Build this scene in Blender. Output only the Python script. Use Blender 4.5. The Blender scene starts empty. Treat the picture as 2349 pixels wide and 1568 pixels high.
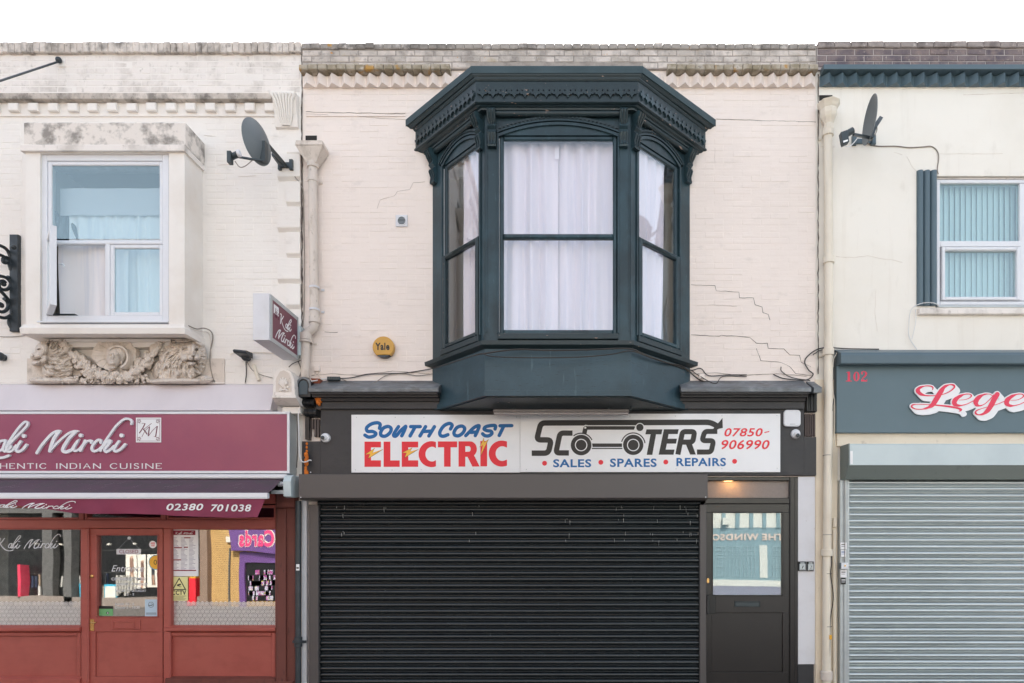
import bpy, math, random
import numpy as np
from mathutils import Matrix, Vector, noise as mnoise
random.seed(7)
sc = bpy.context.scene
# ------------------------------------------------------------------ camera, sky, sun, exposure
S, VX, HY, D, EZ = 190.0, 1340.0, 1287.0, 8.0, 1.66
cam = bpy.data.cameras.new('camera'); camo = bpy.data.objects.new('camera', cam)
sc.collection.objects.link(camo); sc.camera = camo
camo.location = (0, -D, EZ); camo.rotation_euler = (math.radians(90), 0, 0)
cam.sensor_width = 36; cam.lens = 36 * D / (2349 / S)
cam.shift_x = -(VX - 1174.5) / 2349; cam.shift_y = (HY - 784) / 2349
cam.clip_start = 0.05; cam.clip_end = 500
SUN_EL, SUN_AZ = 40.0, 12.0            # degrees; azimuth measured from +Y (behind the shops) towards +X
w = bpy.data.worlds.new('World'); sc.world = w; w.use_nodes = True
nt = w.node_tree; nt.nodes.clear()
sky = nt.nodes.new('ShaderNodeTexSky'); sky.sky_type = 'NISHITA'; sky.sun_disc = False
sky.sun_elevation = math.radians(SUN_EL); sky.sun_rotation = math.radians(SUN_AZ)
sky.air_density = 1.0; sky.dust_density = 3.0; sky.ozone_density = 1.0
hs = nt.nodes.new('ShaderNodeHueSaturation'); hs.inputs['Saturation'].default_value = 0.42
bg = nt.nodes.new('ShaderNodeBackground'); bg.inputs[1].default_value = 0.15
out = nt.nodes.new('ShaderNodeOutputWorld')
nt.links.new(sky.outputs[0], hs.inputs['Color']); nt.links.new(hs.outputs[0], bg.inputs[0]); nt.links.new(bg.outputs[0], out.inputs[0])
sl = bpy.data.lights.new('sun', 'SUN'); sl.energy = 2.4; sl.angle = math.radians(0.6); sl.color = (1, .95, .87)
slo = bpy.data.objects.new('sun', sl); sc.collection.objects.link(slo)
sdir = Vector((math.sin(math.radians(SUN_AZ)) * math.cos(math.radians(SUN_EL)), math.cos(math.radians(SUN_AZ)) * math.cos(math.radians(SUN_EL)), math.sin(math.radians(SUN_EL))))
slo.rotation_euler = sdir.to_track_quat('Z', 'Y').to_euler(); slo.location = (0, 10, 20)
sc.view_settings.view_transform = 'Standard'; sc.view_settings.look = 'None'
sc.view_settings.exposure = 1.66; sc.view_settings.gamma = 1; sc.view_settings.use_curve_mapping = False
try:
    sc.cycles.transparent_max_bounces = 16; sc.cycles.max_bounces = 8
except Exception: pass

# ------------------------------------------------------------------ measuring: photo pixel -> metres on a plane d metres in front of the shop line
def X(px, d=0.0): return (px - VX) / S * (D - d) / D
def Z(py, d=0.0): return EZ + (HY - py) / S * (D - d) / D
FR = {'0': (0, 0, 1), 'A': (0, 61.2, 3.2), 'B': (0, 489.4, 3.2), 'C': (0, 917.6, 3.2), 'D': (0, 1162.3, 3.2), 'E': (856.4, 122.3, 2.743),
      'F': (856.4, 550.6, 2.743), 'G': (642.3, 795.3, 3.657), 'H': (1162.3, 856.4, 3.2), 'I': (1529.3, 1040, 2.971), 'J': (1774, 61.2, 3.203),
      'K': (1774, 550.6, 2.8486), 'L': (1835.2, 978.8, 2.6623), 'M': (0, 942.1, 6.0), 'N': (2067.7, 856.4, 8.348), 'O': (1211.2, 948.2, 4.923),
      'Q': (575, 660.7, 8.5445), 'R': (819.7, 954.3, 6.4), 'T': (61.2, 764.7, 5.0526), 'U': (660.7, 844.2, 6.103), 'V': (208, 1192.9, 6.574),
      'W': (379.3, 1205.1, 6.409), 'Y': (672.9, 293.6, 3.1256), 'Z': (1896.4, 208, 9.154)}
def P(fr, x, y, d=0.0):
    a, b, s = FR[fr]; return (X(a + x / s, d), Z(b + y / s, d))
def PP(fr, pts, d=0.0): return [P(fr, x, y, d) for x, y in pts]
def P3(fr, x, y, d=0.0):
    a, b = P(fr, x, y, d); return (a, d, b)

# ------------------------------------------------------------------ objects
WL = {}
def tag(o, label=None, cat=None, group=None, kind=None):
    if label: o['label'] = label
    if cat: o['category'] = cat
    if group: o['group'] = group
    if kind: o['kind'] = kind
    return o
def thing(name, loc, label, cat, group=None):
    o = bpy.data.objects.new(name, None); o.empty_display_size = .1
    sc.collection.objects.link(o); o.location = loc; WL[o.name] = Vector(loc)
    return tag(o, label, cat, group)
def link(name, me, m, wl, parent=None, scale=None, rot=None):
    o = bpy.data.objects.new(name, me); sc.collection.objects.link(o)
    wl = Vector(wl); WL[o.name] = wl
    if parent is not None:
        o.parent = parent; o.location = wl - WL[parent.name]
    else: o.location = wl
    if scale: o.scale = scale
    if rot: o.rotation_euler = rot
    if m is not None and not me.materials: me.materials.append(m)
    return o
class MB:
    """collects shapes given as (x, d, z): x along the street, d metres out from the wall, z up"""
    def __init__(s, T=None): s.v = []; s.f = []; s.T = T
    def add(s, vs, fs):
        n = len(s.v); s.v += [tuple(p) for p in vs]; s.f += [tuple(i + n for i in f) for f in fs]
    def box(s, x0, x1, d0, d1, z0, z1):
        if x0 > x1: x0, x1 = x1, x0
        if z0 > z1: z0, z1 = z1, z0
        if d0 > d1: d0, d1 = d1, d0
        s.add([(x0, d0, z0), (x1, d0, z0), (x1, d1, z0), (x0, d1, z0), (x0, d0, z1), (x1, d0, z1), (x1, d1, z1), (x0, d1, z1)],
              [(0, 1, 2, 3), (4, 7, 6, 5), (0, 4, 5, 1), (1, 5, 6, 2), (2, 6, 7, 3), (3, 7, 4, 0)]); return s
    def bbox(s, x0, x1, d0, d1, z0, z1, c=.006):
        """box whose front edges are chamfered"""
        if x0 > x1: x0, x1 = x1, x0
        if z0 > z1: z0, z1 = z1, z0
        c = min(c, (x1 - x0) * .3, (z1 - z0) * .3, (d1 - d0) * .9)
        dm = d1 - c
        s.add([(x0, d0, z0), (x1, d0, z0), (x1, d0, z1), (x0, d0, z1), (x0, dm, z0), (x1, dm, z0), (x1, dm, z1), (x0, dm, z1),
               (x0 + c, d1, z0 + c), (x1 - c, d1, z0 + c), (x1 - c, d1, z1 - c), (x0 + c, d1, z1 - c)],
              [(0, 3, 2, 1), (0, 1, 5, 4), (1, 2, 6, 5), (2, 3, 7, 6), (3, 0, 4, 7), (4, 5, 9, 8), (5, 6, 10, 9), (6, 7, 11, 10), (7, 4, 8, 11), (8, 9, 10, 11)]); return s
    def poly(s, pts, d0, d1):
        n = len(pts); s.add([(x, d0, z) for x, z in pts] + [(x, d1, z) for x, z in pts],
              [tuple(range(n)), tuple(range(2 * n - 1, n - 1, -1))] + [(i, (i + 1) % n, n + (i + 1) % n, n + i) for i in range(n)]); return s
    def prof(s, pts, x0, x1):
        """pts: (d, z) outline extruded along x"""
        n = len(pts); s.add([(x0, d, z) for d, z in pts] + [(x1, d, z) for d, z in pts],
              [tuple(range(n)), tuple(range(2 * n - 1, n - 1, -1))] + [(i, (i + 1) % n, n + (i + 1) % n, n + i) for i in range(n)]); return s
    def loft(s, rings, cap=True):
        """rings: list of (plan points [(x,d)...], z)"""
        n = len(rings[0][0]); vs = []; fs = []
        for pl, z in rings: vs += [(x, d, z) for x, d in pl]
        for k in range(len(rings) - 1):
            for i in range(n - 1): a = k * n + i; fs.append((a, a + 1, a + 1 + n, a + n))
        if cap: fs.append(tuple(range(n))); fs.append(tuple(range((len(rings) - 1) * n, len(rings) * n)))
        s.add(vs, fs); return s
    def tube(s, pts, r, n=8, cap=True):
        pts = [Vector(p) for p in pts]; m = len(pts); vs = []; fs = []; prev = None
        for i, p in enumerate(pts):
            t = (pts[min(i + 1, m - 1)] - pts[max(i - 1, 0)]).normalized()
            if prev is None: a = t.orthogonal().normalized()
            else:
                a = prev - t * prev.dot(t); a = a.normalized() if a.length > 1e-6 else t.orthogonal().normalized()
            prev = a; b = t.cross(a); rr = r[i] if isinstance(r, (list, tuple)) else r
            for k in range(n):
                an = 2 * math.pi * k / n; vs.append(p + (a * math.cos(an) + b * math.sin(an)) * rr)
        for i in range(m - 1):
            for k in range(n): k2 = (k + 1) % n; fs.append((i * n + k, i * n + k2, (i + 1) * n + k2, (i + 1) * n + k))
        if cap: fs.append(tuple(range(n))); fs.append(tuple(range((m - 1) * n, m * n)))
        s.add(vs, fs); return s
    def lathe(s, c, axis, prof, n=24, a0=0, a1=360):
        """prof: (radius, distance along axis)"""
        c = Vector(c); ax = Vector(axis).normalized(); u = ax.orthogonal().normalized(); v = ax.cross(u); vs = []; fs = []
        full = abs(a1 - a0) >= 360; m = n if full else n + 1
        for r, h in prof:
            for k in range(m):
                an = math.radians(a0 + (a1 - a0) * k / n); vs.append(c + ax * h + (u * math.cos(an) + v * math.sin(an)) * r)
        for i in range(len(prof) - 1):
            for k in range(n): k2 = (k + 1) % m; fs.append((i * m + k, i * m + k2, (i + 1) * m + k2, (i + 1) * m + k))
        s.add(vs, fs); return s
    def ball(s, c, r, n=8, sx=1, sd=1, sz=1):
        vs = []; fs = []
        for i in range(n + 1):
            th = math.pi * i / n
            for k in range(n * 2): an = math.pi * k / n; vs.append((c[0] + r * sx * math.sin(th) * math.cos(an), c[1] + r * sd * math.sin(th) * math.sin(an), c[2] + r * sz * math.cos(th)))
        for i in range(n):
            for k in range(2 * n): k2 = (k + 1) % (2 * n); fs.append((i * 2 * n + k, i * 2 * n + k2, (i + 1) * 2 * n + k2, (i + 1) * 2 * n + k))
        s.add(vs, fs); return s
    def disc(s, x, z, r, d0, d1, n=24, r2=None):
        r2 = r2 or r
        return s.poly([(x + r * math.cos(2 * math.pi * k / n), z + r2 * math.sin(2 * math.pi * k / n)) for k in range(n)], d0, d1)
    def ring(s, x, z, r0, r1, d0, d1, n=28, a0=0, a1=360, er=1.0):
        """flat ring (or arc) raised from d0 to d1"""
        vs = []; fs = []; full = abs(a1 - a0) >= 360; m = n if full else n + 1
        for k in range(m):
            an = math.radians(a0 + (a1 - a0) * k / n); c, q = math.cos(an), math.sin(an)
            vs += [(x + r0 * c, d1, z + r0 * q * er), (x + r1 * c, d1, z + r1 * q * er), (x + r0 * c, d0, z + r0 * q * er), (x + r1 * c, d0, z + r1 * q * er)]
        for k in range(n):
            a = 4 * k; b = 4 * ((k + 1) % m)
            fs += [(a, b, b + 1, a + 1), (a, a + 2, b + 2, b), (a + 1, b + 1, b + 3, a + 3)]
        s.add(vs, fs); return s
    def stroke(s, pts, w, d0, d1, smooth=False, cap='round', closed=False, nib=None, creep=.00025, flip=False):
        """ribbon lettering: 2D centre line with width; creeps forward a hair so that crossings never coincide"""
        pts = [Vector(p) for p in pts]; W = list(w) if isinstance(w, (list, tuple)) else [w] * len(pts)
        if smooth:
            q = []; qw = []; n = len(pts); K = 7
            for i in range(n if closed else n - 1):
                p1, p2 = pts[i], pts[(i + 1) % n]; p0 = pts[i - 1] if (i or closed) else p1 * 2 - p2; p3 = pts[(i + 2) % n] if (closed or i + 2 < n) else p2 * 2 - p1
                for k in range(K):
                    t = k / K; q.append(.5 * ((2 * p1) + (p2 - p0) * t + (2 * p0 - 5 * p1 + 4 * p2 - p3) * t * t + (3 * p1 - p0 - 3 * p2 + p3) * t ** 3))
                    t2 = t * t * (3 - 2 * t); qw.append(W[i] * (1 - t2) + W[(i + 1) % n] * t2)
            if closed: q.append(q[0].copy()); qw.append(qw[0])
            else: q.append(pts[-1]); qw.append(W[-1])
            pts, W = q, qw
        elif closed: pts = pts + [pts[0]]; W = W + [W[0]]
        n = len(pts)
        if nib:
            a, th, tk = nib; W2 = []
            for i in range(n):
                t = pts[min(i + 1, n - 1)] - pts[max(i - 1, 0)]; W2.append(th + (tk - th) * abs(math.sin(math.atan2(t.y, t.x) - a)))
            W = W2
        if cap == 'square' and not closed:
            t = (pts[0] - pts[1]).normalized(); pts[0] = pts[0] + t * W[0] / 2; t = (pts[-1] - pts[-2]).normalized(); pts[-1] = pts[-1] + t * W[-1] / 2
        vs = []; fs = []
        for i in range(n):
            a = (pts[i] - pts[i - 1]).normalized() if i else None; b = (pts[i + 1] - pts[i]).normalized() if i < n - 1 else None
            if closed and i in (0, n - 1): a = (pts[n - 1] - pts[n - 2]).normalized(); b = (pts[1] - pts[0]).normalized()
            a = a or b; b = b or a; m = (a + b); m = m.normalized() if m.length > 1e-5 else a
            c = max(.35, m.dot(a)); nrm = Vector((-m.y, m.x)) * (W[i] / 2 / c); dd = d1 + creep * i / max(1, n) * 4
            l, r = pts[i] + nrm, pts[i] - nrm; vs += [(l.x, dd, l.y), (r.x, dd, r.y), (l.x, d0, l.y), (r.x, d0, r.y)]
        for i in range(n - 1):
            a = 4 * i; b = a + 4; fs += [(a, b, b + 1, a + 1), (a, a + 2, b + 2, b), (a + 1, b + 1, b + 3, a + 3)]
        if not closed: fs += [(0, 1, 3, 2), (4 * n - 4, 4 * n - 3, 4 * n - 1, 4 * n - 2)]
        s.add(vs, fs)
        if cap == 'round' and not closed:
            for p, q2, ww, dd in ((pts[0], pts[1], W[0], d1), (pts[-1], pts[-2], W[-1], d1 + creep * 4)):
                if ww > 1e-5: s.disc(p.x, p.y, ww / 2 * .995, d0, dd + .00012, 12)
        return s
    def build(s, name, m, parent=None, kind=None, smooth=False, loc=None, label=None, bevel=0):
        vs = [Vector((x, -d, z)) for x, d, z in s.v]
        if s.T is not None: vs = [s.T @ v for v in vs]
        if not vs: return None
        if loc is None:
            lo = [min(v[i] for v in vs) for i in range(3)]; hi = [max(v[i] for v in vs) for i in range(3)]
            loc = Vector(((lo[0] + hi[0]) / 2, (lo[1] + hi[1]) / 2, lo[2]))
        loc = Vector(loc); me = bpy.data.meshes.new(name); me.from_pydata([v - loc for v in vs], [], s.f); me.validate()
        import bmesh
        bm = bmesh.new(); bm.from_mesh(me); bmesh.ops.recalc_face_normals(bm, faces=bm.faces); bm.to_mesh(me); bm.free()
        if smooth:
            me.polygons.foreach_set('use_smooth', [True] * len(me.polygons))
            try: me.set_sharp_from_angle(angle=math.radians(40))
            except Exception: pass
        o = link(name, me, m, loc, parent)
        if kind: o['kind'] = kind
        if label: o['label'] = label
        if bevel:
            b = o.modifiers.new('bevel', 'BEVEL'); b.width = bevel; b.segments = 2; b.limit_method = 'ANGLE'; b.angle_limit = math.radians(40)
        return o
def copy_tree(o, loc, label=None, rotz=None):
    r = o.copy(); sc.collection.objects.link(r); r.location = loc; WL[r.name] = Vector(loc)
    if label: r['label'] = label
    if rotz is not None: r.rotation_euler[2] = rotz
    for ch in list(o.children):
        c = ch.copy(); sc.collection.objects.link(c); c.parent = r
        for g in list(ch.children): gg = g.copy(); sc.collection.objects.link(gg); gg.parent = c
    return r
def holed(mb, x0, x1, z0, z1, holes, d0, d1):
    xs = sorted(set([x0, x1] + [h[i] for h in holes for i in (0, 1) if x0 < h[i] < x1])); zs = sorted(set([z0, z1] + [h[i] for h in holes for i in (2, 3) if z0 < h[i] < z1]))
    for j in range(len(zs) - 1):
        run = None
        for i in range(len(xs) - 1):
            cx, cz = (xs[i] + xs[i + 1]) / 2, (zs[j] + zs[j + 1]) / 2; inh = any(h[0] < cx < h[1] and h[2] < cz < h[3] for h in holes)
            if not inh: run = (run[0], xs[i + 1]) if run else (xs[i], xs[i + 1])
            if (inh or i == len(xs) - 2) and run: mb.box(run[0], run[1], d0, d1, zs[j], zs[j + 1]); run = None
    return mb
TC = {}
def text_mesh(body, bold=0.0, shear=0.0):
    k = (body, bold, shear)
    if k in TC: return TC[k]
    cu = bpy.data.curves.new('t', 'FONT'); cu.body = body; cu.offset = bold; cu.shear = shear; cu.resolution_u = 3; cu.space_character = 1.02 + bold * 2.5
    ob = bpy.data.objects.new('t', cu); sc.collection.objects.link(ob); dg = bpy.context.evaluated_depsgraph_get(); dg.update()
    me = bpy.data.meshes.new_from_object(ob.evaluated_get(dg)); vs = [(v.co.x, v.co.y) for v in me.vertices]; fs = [tuple(p.vertices) for p in me.polygons]
    bpy.data.objects.remove(ob); bpy.data.meshes.remove(me); TC[k] = (vs, fs); return TC[k]
def text(mb, body, x0, x1, z0, z1, d, bold=0.0, shear=0.0, mirror=False):
    """flat print, stretched to a measured box"""
    vs, fs = text_mesh(body, bold, shear); a = min(v[0] for v in vs); b = max(v[0] for v in vs); c = min(v[1] for v in vs); e = max(v[1] for v in vs)
    q = [((x1 - (x - a) / (b - a) * (x1 - x0)) if mirror else (x0 + (x - a) / (b - a) * (x1 - x0)), d, z0 + (y - c) / (e - c) * (z1 - z0)) for x, y in vs]
    mb.add(q, fs); return mb
def textp(mb, body, fr, x0, x1, y0, y1, d, **k):
    a = P(fr, x0, y1, d); b = P(fr, x1, y0, d); return text(mb, body, a[0], b[0], a[1], b[1], d, **k)

# ------------------------------------------------------------------ materials
def lin(h):
    if isinstance(h, str): h = tuple(int(h[i:i + 2], 16) for i in (0, 2, 4))
    return tuple(((c / 255) / 12.92 if c / 255 <= .04045 else ((c / 255 + .055) / 1.055) ** 2.4) for c in h[:3]) + (1,)
MATS = {}
def mat(name, col, rough=.55, metal=0.0, spec=.5, layers=(), bump=(), coat=0.0, emit=None, trans=0.0):
    """layers: (colour, scale, (sx,sy,sz), lo, hi, amount, zband or None); bump: (scale, (sx,sy,sz), strength, distance)"""
    if name in MATS: return MATS[name]
    m = bpy.data.materials.new(name); MATS[name] = m; m.use_nodes = True; n = m.node_tree.nodes; L = m.node_tree.links; b = n['Principled BSDF']
    b.inputs['Roughness'].default_value = rough; b.inputs['Metallic'].default_value = metal; b.inputs['Specular IOR Level'].default_value = spec; b.inputs['Coat Weight'].default_value = coat
    b.inputs['Coat Roughness'].default_value = .15
    g = n.new('ShaderNodeNewGeometry')
    def nz(scale, st, detail=5, rough=.6):
        mp = n.new('ShaderNodeMapping'); mp.inputs['Scale'].default_value = st; L.new(g.outputs['Position'], mp.inputs[0])
        t = n.new('ShaderNodeTexNoise'); t.inputs['Scale'].default_value = scale; t.inputs['Detail'].default_value = detail; t.inputs['Roughness'].default_value = rough; L.new(mp.outputs[0], t.inputs['Vector']); return t.outputs['Fac']
    rgb = n.new('ShaderNodeRGB'); rgb.outputs[0].default_value = lin(col); cur = rgb.outputs[0]
    for ly in layers:
        c2, scl, st, lo, hi, amt, zb = (list(ly) + [None])[:7]
        mr = n.new('ShaderNodeMapRange'); mr.inputs[1].default_value = lo; mr.inputs[2].default_value = hi; mr.inputs[4].default_value = amt; L.new(nz(scl, st), mr.inputs[0]); f = mr.outputs[0]
        if zb:
            sp = n.new('ShaderNodeSeparateXYZ'); L.new(g.outputs['Position'], sp.inputs[0]); z1 = n.new('ShaderNodeMapRange'); z1.inputs[1].default_value = zb[0]; z1.inputs[2].default_value = zb[1]; L.new(sp.outputs[2], z1.inputs[0])
            mu = n.new('ShaderNodeMath'); mu.operation = 'MULTIPLY'; L.new(f, mu.inputs[0]); L.new(z1.outputs[0], mu.inputs[1]); f = mu.outputs[0]
        mx = n.new('ShaderNodeMix'); mx.data_type = 'RGBA'; L.new(f, mx.inputs[0]); L.new(cur, mx.inputs[6]); mx.inputs[7].default_value = lin(c2); cur = mx.outputs[2]
    L.new(cur, b.inputs['Base Color']); last = None
    for scl, st, strg, dist in bump:
        bp = n.new('ShaderNodeBump'); bp.inputs['Strength'].default_value = strg; bp.inputs['Distance'].default_value = dist; L.new(nz(scl, st), bp.inputs['Height'])
        if last: L.new(last, bp.inputs['Normal'])
        last = bp.outputs[0]
    if last: L.new(last, b.inputs['Normal'])
    if emit: b.inputs['Emission Color'].default_value = lin(emit[0]); b.inputs['Emission Strength'].default_value = emit[1]
    if trans:
        o = [x for x in n if x.type == 'OUTPUT_MATERIAL'][0]; tr = n.new('ShaderNodeBsdfTransparent'); mx = n.new('ShaderNodeMixShader'); mx.inputs[0].default_value = trans
        L.new(b.outputs[0], mx.inputs[1]); L.new(tr.outputs[0], mx.inputs[2]); L.new(mx.outputs[0], o.inputs[0])
    return m
def glass(name, base=.08, gain=.9, tint=(.93, .97, .97), wob=.0, rough=0.0, gt=(1, 1, 1)):
    if name in MATS: return MATS[name]
    m = bpy.data.materials.new(name); MATS[name] = m; m.use_nodes = True; n = m.node_tree.nodes; L = m.node_tree.links; n.clear()
    o = n.new('ShaderNodeOutputMaterial'); tr = n.new('ShaderNodeBsdfTransparent'); tr.inputs[0].default_value = tint + (1,); gl = n.new('ShaderNodeBsdfGlossy'); gl.inputs['Roughness'].default_value = rough; gl.inputs[0].default_value = gt + (1,)
    lw = n.new('ShaderNodeLayerWeight'); lw.inputs[0].default_value = .5; pw = n.new('ShaderNodeMath'); pw.operation = 'POWER'; pw.inputs[1].default_value = 4.0; L.new(lw.outputs['Facing'], pw.inputs[0])
    ma = n.new('ShaderNodeMath'); ma.operation = 'MULTIPLY_ADD'; ma.inputs[1].default_value = gain * .9; ma.inputs[2].default_value = base + .04; ma.use_clamp = True
    L.new(pw.outputs[0], ma.inputs[0]); mx = n.new('ShaderNodeMixShader'); L.new(ma.outputs[0], mx.inputs[0]); L.new(tr.outputs[0], mx.inputs[1]); L.new(gl.outputs[0], mx.inputs[2]); L.new(mx.outputs[0], o.inputs[0])
    if wob:
        g = n.new('ShaderNodeNewGeometry'); t = n.new('ShaderNodeTexNoise'); t.inputs['Scale'].default_value = 1.3; t.inputs['Detail'].default_value = 1; L.new(g.outputs['Position'], t.inputs['Vector'])
        bp = n.new('ShaderNodeBump'); bp.inputs['Strength'].default_value = 1; bp.inputs['Distance'].default_value = wob; L.new(t.outputs['Fac'], bp.inputs['Height']); L.new(bp.outputs[0], gl.inputs['Normal'])
    return m
U1 = (1, 1, 1)
def painted(name, col, grime='9b948c', amt=.35, zb=None, extra=()):
    return mat(name, col, .62, layers=[('d6cbc4', .9, U1, .45, .75, .4), (grime, 3.1, (1, 1, 1.8), .6, .85, amt, zb), ('b9a698', 22, (.6, 1, 1.2), .64, .82, .4)] + list(extra), bump=[(7, (.35, 1, 5.5), .5, .006), (28, U1, .35, .004), (150, U1, .3, .0015)])
GR = '6e6a66'
M_left = painted('cream_masonry_paint_left', 'ece7e1')
M_mid = painted('pinkish_masonry_paint_middle', 'ebdfd7')
M_right = mat('cream_render', 'ece7de', .65, layers=[('cfc5b8', 2.2, (4, 1, .35), .56, .8, .35), ('d8d0c2', .8, U1, .45, .8, .5), ('b5ab9c', 5, (1, 1, .5), .6, .85, .35)], bump=[(40, U1, .2, .003), (220, U1, .25, .001)])
M_pier = mat('cream_pier_paint', 'e6dac6', .65, layers=[('c9bba5', 1.6, U1, .5, .8, .5), ('9a8e7d', 14, (1, 1, .5), .64, .8, .5)], bump=[(60, U1, .3, .002)])
M_weath = mat('weathered_grey_brick', 'b9b0a8', .85, layers=[('d9cfc8', 2.2, U1, .42, .58, .85), ('8a837d', 3.1, (1, 1, .8), .5, .66, .8), ('77716c', 12, U1, .55, .7, .7), ('a08a5a', 4, U1, .6, .72, .45), ('c98a35', 7, U1, .68, .72, .9)], bump=[(35, U1, .6, .008), (160, U1, .5, .003)])
M_weatht = mat('sooty_coping_brick', 'a39c96', .88, layers=[('6b6661', 3.5, U1, .42, .6, .8), ('cfc8c2', 7, U1, .54, .66, .7), ('b8862f', 8, U1, .68, .72, .8)], bump=[(35, U1, .6, .008)])
M_lichen = mat('lichened_ledge_brick', 'b0a697', .88, layers=[('857a62', 5, U1, .42, .6, .8), ('d0c7bd', 9, U1, .54, .66, .7), ('bb8a30', 6, U1, .58, .66, .75), ('5f5950', 18, U1, .6, .7, .6)], bump=[(35, U1, .7, .01)])
M_weathL = mat('weathered_cream_brick', 'c2b8af', .85, layers=[('e0d7cf', 3, U1, .42, .6, .8), ('77716b', 6, (1, 1, .7), .46, .64, .85), ('6a645e', 16, U1, .56, .7, .7)], bump=[(35, U1, .6, .008), (160, U1, .5, .003)])
M_frieze = mat('stained_cream_paint', 'e8e1db', .7, layers=[('b2aaa2', 3.2, U1, .5, .68, .6), ('918980', 13, (1, 1, .6), .58, .72, .5)], bump=[(35, U1, .4, .004), (160, U1, .4, .002)])
M_dbrick = mat('dark_weathered_brick', '7b6f70', .85, layers=[('57505a', 3, U1, .45, .6, .8), ('8d7d78', 8, U1, .5, .65, .8), ('b3a8a0', 26, U1, .62, .72, .8), ('c98a35', 11, U1, .72, .75, .9)], bump=[(40, U1, .6, .008), (160, U1, .5, .003)])
M_mortar = mat('grey_mortar', 'a39b94', .9, layers=[('7f7873', 9, U1, .45, .65, .7)], bump=[(60, U1, .5, .004)])
M_dcope = mat('mossy_coping_brick', '9a908c', .9, layers=[('6d6462', 6, U1, .48, .66, .8), ('c9c0ba', 14, U1, .6, .7, .7), ('c98a35', 9, U1, .7, .73, .9)], bump=[(40, U1, .6, .008), (160, U1, .5, .003)])
M_dmortar = mat('dark_mortar', 'aaa19e', .9, bump=[(60, U1, .5, .004)])
M_stone = mat('carved_stone_paint', 'd6cbc0', .75, layers=[('e2d8ce', 4, U1, .45, .65, .6), ('a2968a', 9, U1, .5, .72, .7), ('847a70', 30, U1, .6, .75, .5)], bump=[(60, U1, .5, .003)])
M_boxgrime = mat('stained_white_paint', 'e3dbd3', .75, layers=[('716c67', 6.5, U1, .46, .64, .8, (6.1, 6.35)), ('9c8f84', 16, U1, .6, .75, .6)], bump=[(40, U1, .5, .006), (160, U1, .4, .002)])
M_boxpaint = mat('cream_woodwork_paint', 'ebe6e0', .6, layers=[('d2c6b9', 1.5, U1, .45, .75, .5)], bump=[(30, U1, .2, .003)])
M_teal = mat('dark_teal_paint', '273a41', .34, spec=.4, layers=[('35505a', 1.3, U1, .45, .62, .7), ('1d2a2f', 5, (1, 1, .4), .5, .68, .7), ('49656e', 16, (1.5, 1.5, .5), .62, .74, .5), ('22282b', 40, (.4, .4, 2.5), .66, .74, .5)], bump=[(18, (1, 1, 2), .25, .004), (120, (.5, .5, 3), .3, .0015)])
M_tealp = mat('flaking_teal_paint', '26353a', .38, spec=.4, layers=[('1f2a2e', 6, U1, .5, .7, .5), ('1c2022', 35, (.5, .5, 3), .6, .68, .7), ('b59a8b', 22, (.5, .5, 2.5),   .68, .7, 1)], bump=[(18, (1, 1, 2), .35, .005), (120, (.5, .5, 3), .4, .002)])
M_apron = mat('lighter_teal_boarding', '384f5a', .4, spec=.4, layers=[('2a3d45', 1.6, U1, .42, .66, .7), ('6f8a92', 6, (2.5, 2.5, .4), .62, .75, .35), ('262c2d', 26, (.35, .35, 3), .62, .7, .7)], bump=[(18, (1, 1, 2), .25, .004), (120, (.5, .5, 3), .3, .002)])  # bay apron and its trim: a lighter teal than the other bay paint
M_tealb = mat('blue_teal_paint', '536670', .4, layers=[('4b6068', 2.5, U1, .45, .7, .6), ('b06a78', 14, U1, .74, .76, .5)], bump=[(50, U1, .3, .002)])
M_felt = mat('roofing_felt', '38494f', .85, layers=[('45565d', 3, U1, .4, .7, .6)], bump=[(300, U1, .5, .0015)])
M_fascia = mat('charcoal_paint', '343437', .45, spec=.4, layers=[('4a4646', 1.7, U1, .45, .75, .5), ('28292c', 8, (1, 1, 2), .5, .75, .5)], bump=[(90, (.3, 1, 3), .3, .0015)])
M_black = mat('black_gloss_paint', '191b1d', .4, layers=[('3a3a3d', 9, U1, .5, .75, .5)], bump=[(60, U1, .3, .002)])
M_lead = mat('lead_flashing', '70757a', .5, metal=.3, layers=[('9aa0a4', 6, U1, .5, .7, .6), ('4b4744', 9, (.5, 1, 1), .5, .72, .7)], bump=[(14, U1, .5, .008)])
M_sbox = mat('powder_coated_steel', '514d4d', .42, layers=[('4f4c4c', 1.5, U1, .4, .7, .5)], bump=[(300, U1, .12, .0005)])
M_door = mat('dark_brown_door', '282524', .28, layers=[('2a2726', 1.5, U1, .4, .7, .5)], bump=[(300, U1, .1, .0004)])
M_slat = mat('black_shutter_steel', '182024', .2, spec=.6, layers=[('101315', 3, (1, 1, .5), .5, .8, .5), ('55585a', 9, (3, 1, 3), .66, .74, .35)], bump=[(5, (.6, 1, .2), .25, .004)])
M_galv = mat('galvanised_steel', 'bec6c8', .3, metal=.75, layers=[('c3cccf', 3, (.3, 1, 3), .45, .65, .5), ('7b8285', 7, (.2, 1, 4), .58, .75, .4)], bump=[(8, (.5, 1, 2), .2, .002)])
M_alu = mat('silver_aluminium', 'b9bfc1', .4, metal=.3, layers=[('9da3a6', 4, U1, .5, .7, .4)])
M_hood = mat('pale_blue_steel', 'c3d0d3', .38, layers=[('b2bfc4', 2, U1, .4, .7, .5)])
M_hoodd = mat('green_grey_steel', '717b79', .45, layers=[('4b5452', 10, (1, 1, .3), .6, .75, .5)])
M_white = mat('white_upvc', 'dfe1e6', .35, layers=[('cfd0d6', 5, U1, .5, .8, .4)])
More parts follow.
